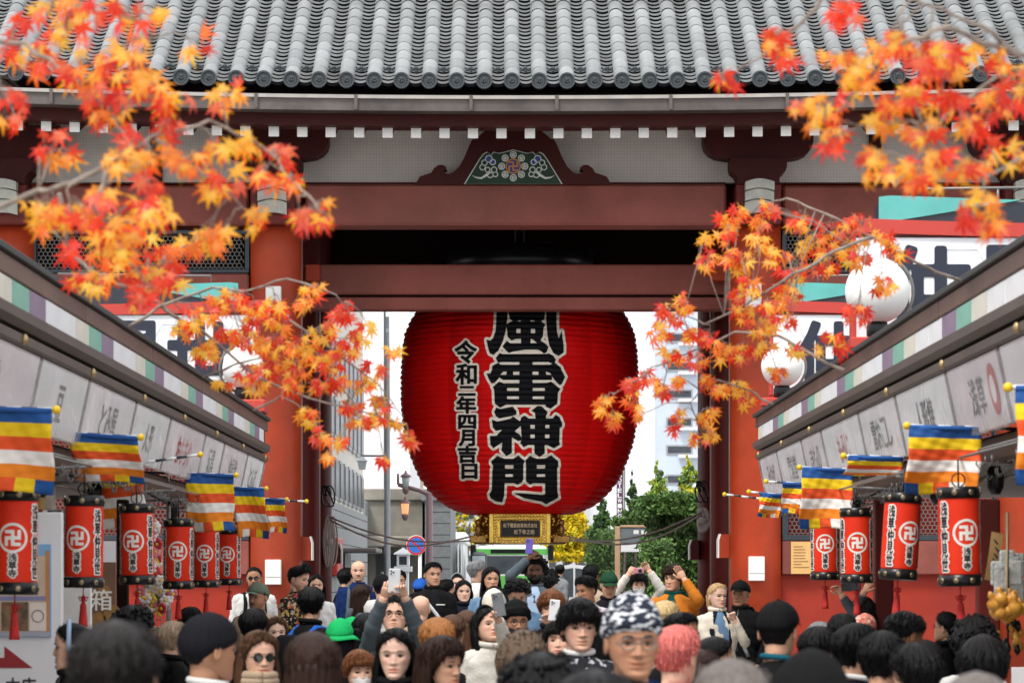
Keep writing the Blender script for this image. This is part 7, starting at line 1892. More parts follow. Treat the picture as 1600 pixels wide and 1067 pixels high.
pr_('brown-haired man in an orange jacket shading his eyes', 1052, 880, 27.8, -28, 'fringe', 'darkbrown', 'light', 'orange', arms={'R': (1069, 904, -.25, .4)}, inner='green', hood='green', strap='lemon', body=-10)
pr_('fair woman with a blond ponytail in a white jacket over denim', 1121, 910, 27.0, 30, 'tied', 'blond', 'pale', 'cream', sex='f', pony=.12, inner='denim', vest='navy', arms={'R': (1148, 969, -.16, 1.4)}, body=15)
pr_('man in a black cap and black hoodie by the right gate pillar', 1157, 906, 28.6, -26, 'short', 'black', 'tan', 'black', hat='cap', hatc='black', hood='black', strap='grey')
pr_('person with black hair behind the pale woman', 697, 904, 36.2, 140, 'short', 'black', 'light', 'black')
pr_('person in a blue cap far behind the smiling man', 657, 903, 36.8, 160, 'short', 'black', 'light', 'blue', hat='cap', hatc='blue')
pr_('woman with a black hair band behind the pale woman', 714, 896, 37.0, 12, 'tied', 'black', 'pale', 'charcoal', sex='f', band='grey')
pr_('black-haired person behind the raised clear phone', 622, 889, 35.0, 10, 'short', 'black', 'light', 'charcoal')
pr_('distant pedestrian in a grey jacket beyond the gate', 875, 881, 60.0, 170, 'short', 'black', 'light', 'grey')
pr_('distant pedestrian in black crossing beyond the gate', 926, 884, 57.0, 90, 'short', 'black', 'light', 'black')
# ---- middle of the crowd
pr_('man with a black backpack seen from behind, right of the olive cap', 486, 915, 21.4, 178, 'short', 'black', 'light', 'black', pack='blue')
pr_('black-haired head below the olive cap, seen from behind', 396, 949, 20.2, 172, 'short', 'black', 'light', 'charcoal')
pr_('brown-haired woman looking at the camera below the floral shirt', 431, 962, 23.5, 15, 'long', 'brown', 'pale', 'charcoal', sex='f', long_=.15)
pr_('left one of two people in bright green bucket hats', 531, 965, 19.6, 175, 'bob', 'black', 'fair', 'black', sex='f', hat='bucket', hatc='kelly')
pr_('right one of two people in bright green bucket hats', 550, 963, 22.4, 160, 'bob', 'black', 'fair', 'black', sex='f', hat='bucket', hatc='kelly')
pr_('person with long black hair left of the man holding up a clear phone', 573, 956, 20.8, 150, 'long', 'black', 'light', 'charcoal', sex='f')
pr_('man in a grey jacket holding a clear phone overhead with both hands', 616, 934, 18.8, 0, 'crop', 'soft', 'fair', 'slate', pitch=20, glasses='clear', arms={'L': (604, 919, -.30, 1.2), 'R': (628, 918, -.30, 1.2)})
pr_('bald head seen from behind below the smiling man', 657, 930, 25.5, 176, None, 'black', 'fair', 'beige')
pr_('person in a straw coloured beanie with black headphones', 772, 919, 24.4, 168, 'short', 'brown', 'fair', 'charcoal', hat='beanie', hatc='cream', band='black')
pr_('curly black-haired man bending his head', 807, 901, 26.6, 6, 'curly', 'black', 'light', 'denim', pitch=-26)
pr_('bearded man in a black turban, round glasses and green jacket', 806, 935, 20.6, 14, None, 'black', 'tan', 'green', hat='turban', hatc='black', glasses='clear', beard=1.6, hood='green')
pr_('woman in white fleece stretching an arm up with a phone', 764, 949, 19.2, 35, 'parted', 'black', 'fair', 'fleece', sex='f', pitch=16, long_=.14, glasses=None, arms={'R': (776, 958, -.30, 1.3)}, band='black')
pr_('brown-haired person in navy beside the auburn head', 707, 959, 21.6, 165, 'short', 'brown', 'light', 'navy')
pr_('person with long brown hair behind the woman in white fleece', 729, 952, 24.0, 172, 'long', 'brown', 'fair', 'brown', sex='f')
pr_('orange-brown haired person hidden behind a white phone', 862, 919, 21.6, -8, 'bowl', 'auburn', 'fair', 'black', arms={'R': (864, 975, -.28, 1.3)})
pr_('open-mouthed woman looking up beside the white phone', 874, 968, 16.9, -8, 'fringe', 'soft', 'fair', 'charcoal', sex='f', pitch=14)
pr_('young man with bowl-cut black hair, chain and patterned jumper', 905, 932, 14.2, 10, 'bowl', 'black', 'fair', 'knitprint', collar='white')
pr_('person with long black hair behind the young man', 943, 955, 16.4, 150, 'long', 'black', 'light', 'black', sex='f')
pr_('person with sandy hair between the patterned beanie and the orange jacket', 1039, 937, 22.2, 150, 'short', 'straw', 'fair', 'beige')
pr_('black-haired man with glasses behind the pink hair', 1063, 955, 15.2, 58, 'crop', 'black', 'tan', 'black', glasses='clear')
pr_('person with short pink hair seen from behind', 1057, 975, 11.9, 150, 'crop', 'pink', 'fair', 'hotpink')
pr_('woman with black hair tied back, turned right', 1116, 993, 14.6, 108, 'tied', 'black', 'light', 'grey', sex='f')
pr_('brown-haired head in front of the white jacket', 1093, 1013, 13.2, 140, 'short', 'darkbrown', 'light', 'charcoal')
pr_('person in a large black cap and teal collar seen from behind', 1216, 938, 13.0, 158, 'short', 'black', 'light', 'black', hat='cap', hatc='black', collar='teal', long_=.0)
pr_('black-haired head with one ear showing right of the black cap', 1278, 977, 15.4, 150, 'short', 'black', 'light', 'charcoal')
pr_('student in a navy blazer with white collar, mask strap on the cheek', 1337, 972, 13.6, 128, 'short', 'black', 'light', 'navy', collar='white')
pr_('person stretching both arms up to hold a dark phone', 1349, 930, 23.4, 178, 'long', 'soft', 'light', 'slate', sex='f', arms={'L': (1312, 925, -.1, 1.1), 'R': (1350, 925, -.1, 1.1)}, long_=.1)
pr_('person in a pink patterned head scarf', 1351, 957, 21.2, 172, None, 'black', 'light', 'brown', sex='f', hat='scarf', hatc='scarfprint')
pr_('white-haired head below the yellow notice', 1281, 970, 22.0, 168, 'short', 'grey', 'fair', 'grey')
pr_('black-haired head left of the pink head scarf', 1316, 957, 19.6, 170, 'short', 'black', 'light', 'black')
pr_('tanned man with cropped black hair bending forward', 1403, 953, 14.8, 128, 'crop', 'black', 'brown', 'black', pitch=-22)
pr_('student with white collar in front of the bending man', 1379, 984, 12.6, 152, 'short', 'black', 'light', 'navy', collar='white')
pr_('black-haired person bowing slightly in front of the slim red post', 1430, 1003, 11.6, 200, 'short', 'black', 'light', 'black', collar='white')
pr_('black-haired person behind the bowing one', 1444, 998, 16.2, 190, 'short', 'black', 'light', 'charcoal')
pr_('woman with glasses and a low ponytail looking up left', 1476, 955, 22.0, -128, 'tied', 'black', 'light', 'black', sex='f', glasses='clear', pony=.10, pitch=8, hood='black')
pr_('large head of black hair below the nearest right lantern', 1522, 961, 15.2, 172, 'curly', 'black', 'light', 'white')
pr_('black-haired person with a white hood in front of the right stall', 1536, 990, 12.0, 166, 'bowl', 'black', 'light', 'white', hood='white')
# ---- left side
pr_('woman in profile with a light blue hair band beside the white board', 114, 972, 14.4, -84, 'tied', 'black', 'fair', 'charcoal', sex='f', band='lightblue', body=-60)
pr_('curly-haired person with earphones below the third left lantern', 208, 944, 17.2, 150, 'curly', 'black', 'light', 'pinkish')
pr_('short person with ash blond hair by the flower garland', 269, 969, 20.5, 150, 'short', 'ash', 'fair', 'black')
pr_('black-haired head in front of the red wall on the left', 297, 947, 24.5, 165, 'short', 'black', 'light', 'black')
pr_('man in a dark knitted cap and glasses, white collar, turned right', 327, 955, 10.6, 128, 'crop', 'black', 'tan', 'navy', hat='beanie', hatc='charcoal', glasses='clear', collar='white')
pr_('woman in sunglasses with wavy brown hair and beige scarf', 404, 983, 14.2, 24, 'long', 'brown', 'fair', 'black', sex='f', glasses='dark', scarf='beige', long_=.16)
pr_('person with long smooth brown hair seen from behind', 489, 985, 10.0, 178, 'long', 'darkbrown', 'fair', 'charcoal', sex='f')
pr_('woman in a white mask with reddish brown hair', 561, 1013, 17.5, 18, 'fringe', 'auburn', 'fair', 'charcoal', sex='f', mask=True)
pr_('woman with long black hair facing the camera', 618, 979, 13.4, -4, 'parted', 'black', 'pale', 'black', sex='f', long_=.36)
pr_('person with auburn hair seen from behind, next to the bald head', 683, 963, 16.0, 174, 'short', 'orange', 'fair', 'charcoal')
pr_('woman with swept up dark brown hair looking right', 690, 991, 13.2, 52, 'bob', 'darkbrown', 'light', 'cream', sex='f')
pr_('person in a dark coat with a brown fur hood', 818, 982, 12.6, 176, None, 'black', 'light', 'black', sex='f', hat='hood')
pr_('black-haired head low in front of the fur hood', 843, 1018, 8.8, 170, 'curly', 'black', 'light', 'black')
pr_('man in a patterned dark and white beanie with tinted glasses', 988, 925, 9.3, 10, 'crop', 'black', 'tan', 'royal', hat='beanie', hatc='script', glasses='tint', hood='royal')
# ---- foreground, strongly out of focus
pr_('blurred head with thinning dark hair at the lower left', 180, 967, 5.8, 176, 'crop', 'soft', 'light', 'charcoal')
pr_('blurred black head at the bottom in front of the patterned beanie', 930, 1044, 5.5, 178, 'short', 'black', 'light', 'black')
pr_('blurred grey thinning head at the bottom centre right', 1143, 1027, 6.0, 176, 'thin', 'thin', 'fair', 'grey')
pr_('blurred person in a flat black cap at the bottom right', 1268, 1014, 7.2, 165, 'short', 'black', 'light', 'black', hat='beanie', hatc='black')
pr_('blurred dark grey head at the bottom right corner', 1526, 1048, 6.0, 172, 'buzz', 'thin', 'light', 'charcoal')
# ---- phones and camera
CLEARP = mat('clear_phone_case', (.55, .57, .58), .15, .05); PURP = mat('purple_phone', (.13, .09, .42), .2, .05); WHP = mat('white_phone', (.74, .74, .75), .2, .03)
phone('pale clear-backed phone held up by the man in grey', 616, 907, 18.5, m=CLEARP, roll=3)
phone('purple phone held up in front of the lantern base', 827, 853, 29.85, m=PURP, roll=4)
phone('white phone hiding the orange-brown haired person', 866, 953, 21.2, m=WHP, roll=6)
phone('black phone held sideways in front of the red wall', 1330, 916, 23.2, roll=90)
phone('grey phone in the hand of the woman in white fleece', 779, 944, 18.85, m=mat('grey_phone', (.15, .16, .17), .2), roll=-10)
t = thing('compact_camera', 'small pink camera held overhead by the masked person', 'camera', P(998, 891, 30.7)); c = P(998, 891, 30.7)
mb = MB(); mb.box(c[0] - .055, c[0] + .055, c[1] - .012, c[1] + .012, c[2] - .03, c[2] + .03, .006); part('camera_body', mb, mat('camera_pink', (.55, .22, .26), .3), t)
mb = MB(); mb.tube([c + (.012, -.013, 0), c + (.012, -.03, 0)], .022, 16); o = part('lens_barrel', mb, STEEL, t); mb = MB(); mb.add([c + (.012 + .016 * cos(a), -.0305, .016 * sin(a)) for a in np.linspace(0, 2 * pi, 14, endpoint=False)], [tuple(range(14))]); part('lens', mb, LENS, o)
# white capital on the green cap
cap_o = [q for q in bpy.data.objects if q.get('label', '').startswith('elderly man in a bottle')][0]
Fs, u, v = text_sdf('P', [(-.018, -.022, .018, .022)], .003, .004, .015); c = P(951, 906, 29.2) + np.array((0.007, -.122, .0))
mb = MB(); lettering(mb, Fs, u, v, 0, lambda a, b: c + np.array((a, .35 * abs(a) + .02 * b, b))); part('cap_letter', mb, LWHITE, cap_o)

man_ = [q for q in bpy.data.objects if q.get('label', '').startswith('smiling man')][0]; c = P(689, 944, 29.6) + np.array((0, -.175, 0))
part('chest_print', MB().box(c[0] - .045, c[0] + .045, c[1] - .004, c[1] + .004, c[2] - .006, c[2] + .006, .002), CL['white'], man_)

# ================================================================ maple branches hanging into the street
TWIG = mat('maple_twig_bark', (.20, .15, .12), .7, .25, 20, .4, 150, col2=(.36, .30, .25))
lm_ = bpy.data.materials.new('maple_leaf'); lm_.use_nodes = True
nt = lm_.node_tree; N = nt.nodes; L = nt.links; N.remove(N['Principled BSDF'])
oi = N.new('ShaderNodeObjectInfo'); tc = N.new('ShaderNodeTexCoord'); ln = N.new('ShaderNodeVectorMath'); ln.operation = 'LENGTH'; L.new(tc.outputs['Object'], ln.inputs[0])
mr = N.new('ShaderNodeMapRange'); mr.inputs['From Min'].default_value = .004; mr.inputs['From Max'].default_value = .034; mr.inputs['To Min'].default_value = .50; mr.inputs['To Max'].default_value = 0; L.new(ln.outputs['Value'], mr.inputs['Value'])
nz = N.new('ShaderNodeTexNoise'); nz.inputs['Scale'].default_value = 60; L.new(tc.outputs['Object'], nz.inputs['Vector'])
mu = N.new('ShaderNodeMath'); mu.operation = 'MULTIPLY'; L.new(mr.outputs[0], mu.inputs[0]); L.new(nz.outputs['Fac'], mu.inputs[1])
mu2 = N.new('ShaderNodeMath'); mu2.operation = 'MULTIPLY'; mu2.inputs[1].default_value = 1.7; L.new(mu.outputs[0], mu2.inputs[0])
sp = N.new('ShaderNodeSeparateColor'); L.new(oi.outputs['Color'], sp.inputs[0])
mu3 = N.new('ShaderNodeMath'); mu3.operation = 'MULTIPLY'; L.new(mu2.outputs[0], mu3.inputs[0]); 
yg = N.new('ShaderNodeMapRange'); yg.inputs['From Min'].default_value = .03; yg.inputs['From Max'].default_value = .3; yg.inputs['To Min'].default_value = .15; yg.inputs['To Max'].default_value = 1.0; L.new(sp.outputs['Green'], yg.inputs['Value']); L.new(yg.outputs[0], mu3.inputs[1])
mx = N.new('ShaderNodeMixRGB'); mx.inputs[2].default_value = (.97, .76, .22, 1); L.new(oi.outputs['Color'], mx.inputs[1]); L.new(mu3.outputs[0], mx.inputs[0])
df = N.new('ShaderNodeBsdfDiffuse'); tl = N.new('ShaderNodeBsdfTranslucent'); ms_ = N.new('ShaderNodeMixShader'); ms_.inputs[0].default_value = .5
gl2 = N.new('ShaderNodeBsdfGlossy'); gl2.inputs['Roughness'].default_value = .4; ms2 = N.new('ShaderNodeMixShader'); ms2.inputs[0].default_value = .035
L.new(mx.outputs[0], df.inputs[0]); L.new(mx.outputs[0], tl.inputs[0]); L.new(df.outputs[0], ms_.inputs[1]); L.new(tl.outputs[0], ms_.inputs[2]); L.new(ms_.outputs[0], ms2.inputs[1]); L.new(gl2.outputs[0], ms2.inputs[2]); L.new(ms2.outputs[0], N['Material Output'].inputs[0])
def leaf_mesh(seed):
    """palmate leaf, about 8 cm, seven pointed lobes; origin where the stalk joins, tip towards -z, face towards -y"""
    rg = random.Random(seed); mb = MB(); V = [(0, 0, 0)]; Fc = []
    angs = [-128, -84, -42, 0, 42, 84, 128]; lens = [.024, .041, .051, .056, .051, .041, .024]
    curl = rg.uniform(.4, 1.5); fold = rg.uniform(-.25, .3)
    def pt(a, r): 
        a = radians(a); x = r * sin(a); z = -r * cos(a); y = -curl * 5.0 * r * r + fold * abs(x) * .6 + rg.uniform(-.0015, .0015)
        return (x, -y, z)
    prev = None; first = None
    for k, (a, l) in enumerate(zip(angs, lens)):
        l *= rg.uniform(.9, 1.08); a += rg.uniform(-4, 4)
        hw = 11 if l > .03 else 14
        i0 = len(V); V += [pt(a - hw, l * .52), pt(a, l), pt(a + hw, l * .52), pt(a, l * .5)]
        V[i0 + 3] = (V[i0 + 3][0], V[i0 + 3][1] + .0022, V[i0 + 3][2])
        Fc += [(i0, i0 + 1, i0 + 3), (i0 + 3, i0 + 1, i0 + 2)]
        if k < 6: V.append(pt((a + angs[k + 1]) / 2, .0165 if 0 < k < 5 else .013)); 
        else: V.append((0, 0, .004))
        i1 = len(V) - 1; pi_ = prev if prev is not None else len(V)
        if prev is None: V.append((0, 0, .004)); prev = len(V) - 1
        Fc += [(0, prev, i0), (0, i0, i0 + 3), (0, i0 + 3, i0 + 2), (0, i0 + 2, i1)]
        prev = i1
    mb.add(V, Fc, 0, False)
    return mb.mesh('leaf', lm_)
LEAVES = [leaf_mesh(k) for k in range(7)]
COL_Y = [(.95, .40, .004), (.95, .47, .008), (.94, .31, .003)]; COL_O = [(.93, .18, .003), (.90, .12, .003)]; COL_R = [(.80, .016, .004), (.84, .034, .005), (.70, .008, .012)]; COL_P = [(.82, .10, .07)]
def maple(lab, main, clumps, d, dspread, size, seed, side, sel=None, use=None):
    """main: list of twig polylines in (px, py); clumps: (px, py, rx, ry, n, redness); all at depth about d"""
    rg = random.Random(seed)
    if sel: clumps = [c for c in clumps if sel(c)]
    if use: main = [main[k] for k in use]
    root = P(*main[0][0], d)
    t = thing('maple_branch', lab, 'branch', root, 'autumn maple branches')
    tw = MB(); nodes = []
    def dj(px, py): return d + dspread * (.6 * sin(px * .013 + seed) + .4 * sin(py * .021 + 2 * seed))
    for li, line in enumerate(main):
        pts = [P(px, py, dj(px, py)) for px, py in line]
        fine = []
        for a, b in zip(pts[:-1], pts[1:]):
            for k in range(4): fine.append(a + (b - a) * k / 4 + np.array([rg.uniform(-1, 1) for _ in range(3)]) * .006)
        fine.append(pts[-1]); n = len(fine)
        r0 = (.0085 if li == 0 else .0062)
        tw.tube(fine, [r0 * (1 - .72 * k / n) for k in range(n)], 7)
        nodes += fine
    nodes_a = np.array(nodes)
    leaves = []
    for (px, py, rx, ry, n, red) in clumps:
        c = P(px, py, dj(px, py))
        k = int(np.argmin(((nodes_a - c) ** 2).sum(1))); s = nodes_a[k]
        mid = (s + c) / 2 + np.array((rg.uniform(-.02, .02), rg.uniform(-.03, .03), .03)); 
        sub = [s, mid, c]
        tw.tube(sub, [.0035, .0026, .0016], 5)
        for i in range(int(n * (1.8 if d > 12 else 1.45) + .5)):
            a = rg.uniform(0, 2 * pi); q = sqrt(rg.random())
            p = P(px + rx * q * cos(a), py + ry * q * sin(a), dj(px, py) + rg.gauss(0, dspread * .22))
            u = rg.uniform(.2, 1.0); b = mid + (c - mid) * u
            leaves.append((p, b, red, px))
    for (p, b, red, px) in leaves:
        st = p + np.array((rg.uniform(-.008, .008), rg.uniform(-.008, .008), .004))
        tw.tube([b, (b + st) / 2 + np.array((0, 0, .012)), st], [.0011, .0009, .0008], 4, cap=False)
        r_ = rg.random()
        col = rg.choice(COL_R + COL_P) if r_ < red * .92 + .12 else rg.choice(COL_O) if r_ < red + (1 - red) * .36 else rg.choice(COL_Y)
        col = tuple(max(0, c_ * rg.uniform(.88, 1.1)) for c_ in col)
        inst('leaf', LEAVES[rg.randrange(7)], t, p, (rg.uniform(-.75, .55), rg.gauss(0, .55), rg.gauss(0, .6)), size * rg.uniform(.8, 1.2), col)
    part('twigs', tw, TWIG, t)
    print('LEAVES', lab[:30], len(leaves)); return len(leaves)
nl = 0
MAIN0 = [[(-60, 345), (60, 300), (130, 282), (165, 258), (240, 215), (330, 190), (420, 235), (470, 300), (505, 335)], [(-40, 60), (40, 70), (110, 120), (180, 180), (215, 260)], [(-30, -30), (90, 0), (210, 30), (240, 60)], [(165, 258), (150, 330), (190, 400), (240, 450)], [(240, 215), (320, 270), (400, 340)]]
CL0 = [(15, 60, 30, 40, 5, .9), (35, 95, 25, 30, 3, .7), (75, 25, 34, 24, 5, .3), (60, 85, 24, 20, 3, .2), (120, 10, 34, 20, 5, .2), (105, 50, 40, 26, 7, .15), (130, 95, 36, 30, 7, .4), (70, 105, 26, 22, 4, .1), (190, 25, 40, 24, 7, .65), (205, 70, 26, 22, 5, .1), (235, 15, 24, 18, 3, .3), (185, 100, 34, 26, 6, .1),
  (215, 105, 26, 24, 5, .1), (160, 150, 40, 24, 7, .75), (130, 130, 30, 20, 4, .1), (230, 150, 34, 28, 7, .75), (270, 180, 28, 22, 5, .85), (175, 185, 30, 24, 5, .05), (355, 150, 32, 28, 7, .05), (308, 70, 18, 22, 3, .25), (245, 130, 16, 12, 2, .1), (15, 165, 26, 24, 5, .8), (10, 190, 20, 16, 3, .2), (85, 235, 32, 32, 6, .75), (75, 245, 18, 12, 2, .1),
  (265, 160, 34, 22, 5, .1), (205, 215, 26, 20, 5, .8), (250, 205, 30, 18, 5, .7), (190, 250, 30, 22, 6, .05), (250, 250, 34, 20, 7, .05), (300, 255, 34, 18, 7, .05), (235, 285, 24, 18, 4, .6), (345, 235, 28, 20, 6, .05), (390, 225, 34, 16, 6, .05), (430, 245, 26, 22, 6, .85), (415, 270, 24, 16, 4, .8), (445, 290, 30, 16, 6, .05), (350, 285, 36, 24, 8, .2),
  (400, 345, 26, 18, 5, .1), (490, 330, 30, 24, 7, .15), (470, 345, 22, 16, 4, .8), (70, 325, 34, 22, 8, .1), (60, 345, 24, 16, 5, .05), (115, 340, 30, 20, 6, .5), (165, 305, 24, 20, 5, .6), (150, 350, 32, 20, 7, .3), (225, 330, 34, 20, 8, .4), (180, 375, 36, 20, 8, .1), (255, 330, 26, 18, 5, .15), (320, 375, 30, 20, 7, .2), (350, 365, 18, 10, 3, .05)]
nl += maple('topmost blurred maple branch with red and orange leaves at the upper left', MAIN0, CL0, 8.0, .45, .86, 21, -1, lambda c: c[1] < 200 and c[0] < 340, [1, 2])
nl += maple('large blurred maple branch below the topmost one, over the left eave', MAIN0, CL0, 8.0, .45, .86, 21, -1, lambda c: not (c[1] < 200 and c[0] < 340), [0, 3, 4])
MAIN1 = [[(90, 300), (110, 395), (150, 430), (215, 455), (260, 480)], [(120, 330), (180, 370), (250, 420)], [(60, 330), (100, 380)]]
CL1 = [(110, 395, 22, 26, 6, .95), (130, 435, 30, 14, 6, .05), (160, 445, 22, 14, 5, .05), (175, 400, 36, 24, 11, .1), (215, 385, 34, 24, 11, .2), (225, 430, 34, 24, 11, .05), (255, 400, 26, 20, 8, .3), (225, 460, 22, 24, 8, .8), (265, 445, 20, 14, 5, .1), (310, 380, 26, 20, 8, .1), (270, 420, 16, 20, 5, .9), (200, 350, 28, 14, 6, .4), (340, 375, 12, 8, 2, 0)]
nl += maple('maple branch hanging before the left lattice window', MAIN1, CL1, 9.5, .35, .9, 22, -1)
MAIN2 = [[(200, 512), (250, 480), (330, 450), (380, 455), (450, 435), (510, 455), (560, 485)], [(250, 480), (320, 520), (400, 590), (480, 620), (560, 640), (620, 660)], [(318, 590), (380, 565), (450, 545)], [(395, 640), (440, 620), (480, 640)], [(450, 500), (520, 545), (590, 600), (630, 650)]]
CL2 = [(490, 455, 18, 14, 6, .05), (475, 470, 16, 12, 4, .05), (540, 485, 16, 14, 5, .9), (525, 500, 20, 14, 6, .8), (500, 520, 22, 16, 8, .1), (370, 460, 20, 14, 6, .3), (350, 475, 26, 14, 8, .4), (310, 495, 30, 16, 10, .05), (290, 515, 22, 14, 7, .15), (400, 490, 26, 16, 9, .5), (430, 475, 20, 12, 6, .7), (440, 500, 22, 16, 8, .1), (350, 530, 26, 16, 9, .35), (320, 545, 22, 14, 7, .1), (375, 520, 22, 14, 7, .5), (395, 540, 24, 14, 8, .2), (430, 535, 24, 16, 9, .3),
  (470, 540, 22, 16, 9, .05), (500, 560, 24, 16, 9, .1), (535, 550, 20, 14, 7, .1), (555, 530, 20, 16, 6, .3), (520, 570, 20, 12, 6, .8), (465, 575, 22, 14, 8, .1), (425, 575, 22, 12, 7, .6), (385, 580, 18, 12, 5, .4), (400, 600, 20, 12, 6, .1), (450, 605, 20, 14, 7, .3), (490, 600, 22, 14, 8, .2), (530, 600, 20, 12, 7, .5), (570, 600, 16, 12, 5, .4), (575, 575, 12, 10, 3, .9), (600, 625, 16, 12, 5, .2), (595, 580, 12, 12, 3, .05), (575, 510, 12, 10, 3, .1), (610, 550, 12, 8, 3, .05),
  (480, 650, 16, 14, 6, .15), (500, 680, 14, 14, 5, .05), (515, 712, 10, 8, 3, .05), (550, 635, 18, 12, 6, .7), (560, 660, 16, 12, 5, .2), (590, 650, 18, 14, 6, .1), (640, 685, 15, 13, 5, .35), (620, 660, 12, 10, 3, .2), (530, 690, 12, 10, 3, .05), (600, 715, 10, 8, 3, .9), (425, 560, 12, 8, 3, 0), (345, 600, 14, 8, 3, .1), (330, 560, 16, 10, 4, .6)]
nl += maple('sharp maple branch crossing the left gate pillar with red and yellow leaves', MAIN2, CL2, 13.0, .5, .9, 23, -1, lambda c: c[1] <= 545, [0, 4])
nl += maple('lowest left maple branch, reaching to the edge of the giant lantern', MAIN2, CL2, 13.0, .5, .9, 23, -1, lambda c: c[1] > 545, [1, 2, 3])
MAIN3 = [[(1660, 110), (1590, 85), (1530, 40), (1470, 15), (1410, -10)], [(1590, 85), (1480, 45), (1400, 70), (1330, 150), (1290, 190)], [(1640, 150), (1560, 120), (1480, 180), (1430, 250), (1400, 290)], [(1640, 220), (1540, 280), (1530, 330)], [(1300, -20), (1250, 40), (1190, 90), (1130, 125)]]
CL3 = [(1310, 20, 34, 24, 7, .85), (1220, 75, 28, 28, 7, .15), (1215, 55, 16, 12, 3, .8), (1130, 125, 22, 16, 5, .75), (1300, 85, 16, 10, 3, .1), (1325, 85, 14, 12, 3, .05), (1390, 65, 30, 16, 5, .2), (1410, 60, 24, 14, 3, .9), (1440, 90, 36, 22, 8, .8), (1470, 75, 30, 20, 6, .85), (1480, 115, 36, 20, 8, .3), (1535, 85, 32, 22, 7, .05), (1580, 120, 26, 22, 6, .1), (1340, 130, 28, 24, 7, .15), (1360, 105, 22, 14, 4, .1), (1395, 160, 30, 24, 7, .3), (1430, 150, 32, 22, 7, .7), (1490, 155, 36, 22, 8, .15), (1560, 160, 32, 22, 8, .5), (1595, 150, 16, 18, 3, .9),
  (1265, 175, 26, 26, 7, .3), (1290, 165, 26, 20, 5, .1), (1300, 215, 26, 20, 6, .75), (1380, 195, 26, 22, 6, .1), (1440, 205, 34, 22, 8, .3), (1500, 200, 34, 20, 7, .6), (1545, 190, 26, 18, 5, .7), (1360, 255, 24, 24, 6, .1), (1400, 260, 30, 20, 6, .3), (1440, 275, 36, 24, 8, .15), (1490, 255, 30, 22, 6, .15), (1470, 245, 24, 18, 5, .6), (1520, 265, 22, 16, 4, .1), (1590, 240, 22, 26, 5, .2), (1545, 235, 10, 26, 3, .4), (1530, 320, 32, 24, 8, .2), (1515, 340, 22, 16, 4, .85), (1550, 355, 18, 14, 4, .05)]
nl += maple('big blurred maple branch with red and orange leaves at the upper right', MAIN3, CL3, 7.6, .4, .84, 24, 1, lambda c: c[0] > 1350 or c[1] > 200, [0, 2, 3])
nl += maple('thin blurred maple spray in front of the roof tiles at the upper right', MAIN3, CL3, 7.6, .4, .84, 24, 1, lambda c: not (c[0] > 1350 or c[1] > 200), [1, 4])
MAIN4 = [[(1502, 440), (1430, 410), (1360, 370), (1290, 335), (1230, 310), (1190, 320), (1130, 360)], [(1360, 370), (1290, 400), (1220, 440), (1160, 480), (1100, 505), (1060, 490)], [(1320, 580), (1270, 555), (1215, 525), (1150, 520), (1090, 545), (1020, 575), (960, 615)], [(1208, 632), (1170, 610), (1110, 590), (1080, 630), (1095, 680)]]
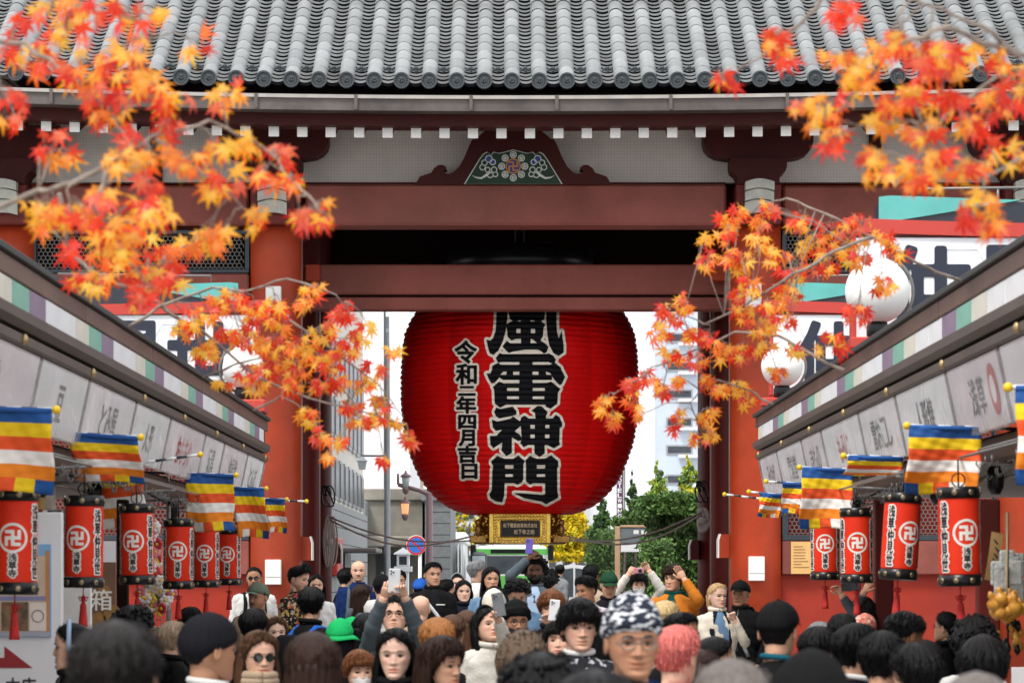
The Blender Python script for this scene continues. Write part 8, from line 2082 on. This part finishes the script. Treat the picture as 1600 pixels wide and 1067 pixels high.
CL4 = [(1100, 375, 12, 10, 4, .05), (1140, 345, 18, 12, 6, .05), (1155, 330, 12, 10, 4, .1), (1200, 330, 18, 16, 6, .75), (1190, 345, 18, 12, 5, .1), (1135, 370, 16, 12, 5, .1), (1105, 405, 16, 16, 6, .4), (1140, 400, 18, 12, 6, .6), (1160, 410, 16, 16, 6, .1), (1185, 375, 16, 16, 6, .1), (1215, 400, 20, 16, 7, .3), (1250, 345, 22, 14, 8, .25), (1265, 385, 24, 18, 9, .35), (1300, 360, 26, 16, 9, .7), (1320, 385, 22, 14, 7, .3), (1345, 350, 22, 14, 7, .5), (1375, 375, 24, 12, 8, .45), (1400, 390, 20, 14, 6, .3), (1340, 405, 24, 12, 7, .3), (1290, 415, 22, 14, 7, .6), (1240, 425, 22, 14, 7, .4),
  (1380, 445, 20, 12, 6, .25), (1230, 460, 22, 14, 8, .2), (1170, 445, 18, 14, 6, .4), (1150, 460, 14, 12, 5, .7), (1205, 480, 20, 12, 7, .5), (1160, 490, 20, 14, 7, .1), (1190, 510, 22, 14, 8, .15), (1230, 500, 20, 12, 6, .3), (1070, 470, 14, 16, 6, .3), (1060, 495, 14, 10, 4, .9), (1040, 485, 12, 10, 4, .05), (1030, 520, 16, 14, 6, .05), (1075, 520, 16, 12, 5, .3), (1110, 530, 18, 14, 7, .5), (1130, 550, 18, 14, 7, .1), (1085, 560, 18, 14, 7, .6), (1050, 555, 16, 12, 5, .2), (1160, 550, 20, 14, 8, .6), (1200, 545, 16, 12, 5, .3), (1340, 490, 22, 18, 8, .7), (1300, 540, 22, 22, 9, .35), (1245, 545, 16, 10, 5, .5), (1215, 580, 16, 12, 5, .35),
  (1010, 590, 18, 12, 6, .4), (985, 600, 14, 12, 5, .6), (945, 630, 14, 12, 5, .05), (960, 655, 14, 10, 5, .3), (990, 625, 14, 12, 5, .05), (1000, 650, 12, 12, 4, .1), (1035, 610, 14, 12, 5, .6), (1060, 600, 14, 10, 4, .1), (1060, 650, 12, 10, 4, .5), (1095, 595, 16, 12, 5, .3), (1120, 610, 16, 12, 6, .05), (1095, 655, 14, 12, 5, .05), (1110, 680, 12, 12, 5, .05), (1085, 685, 10, 10, 3, .3), (1150, 605, 16, 12, 5, .05), (1165, 625, 14, 10, 4, .6), (1055, 670, 10, 8, 3, .9), (1110, 640, 14, 10, 4, .3)]
nl += maple('sharp maple branch from the nearer right roof sign over the globe lamp', MAIN4, CL4, 13.5, .5, .9, 25, 1, lambda c: c[1] <= 530 and c[0] > 1225, [0])
nl += maple('maple twig spread in front of the right gate pillar top', MAIN4, CL4, 13.3, .5, .9, 26, 1, lambda c: c[1] <= 530 and 1020 < c[0] <= 1225, [1])
nl += maple('maple branch from the farther roof sign to the right side of the giant lantern', MAIN4, CL4, 13.5, .5, .9, 25, 1, lambda c: not (c[1] <= 530 and c[0] > 1020), [2, 3])
print('leaves', nl)
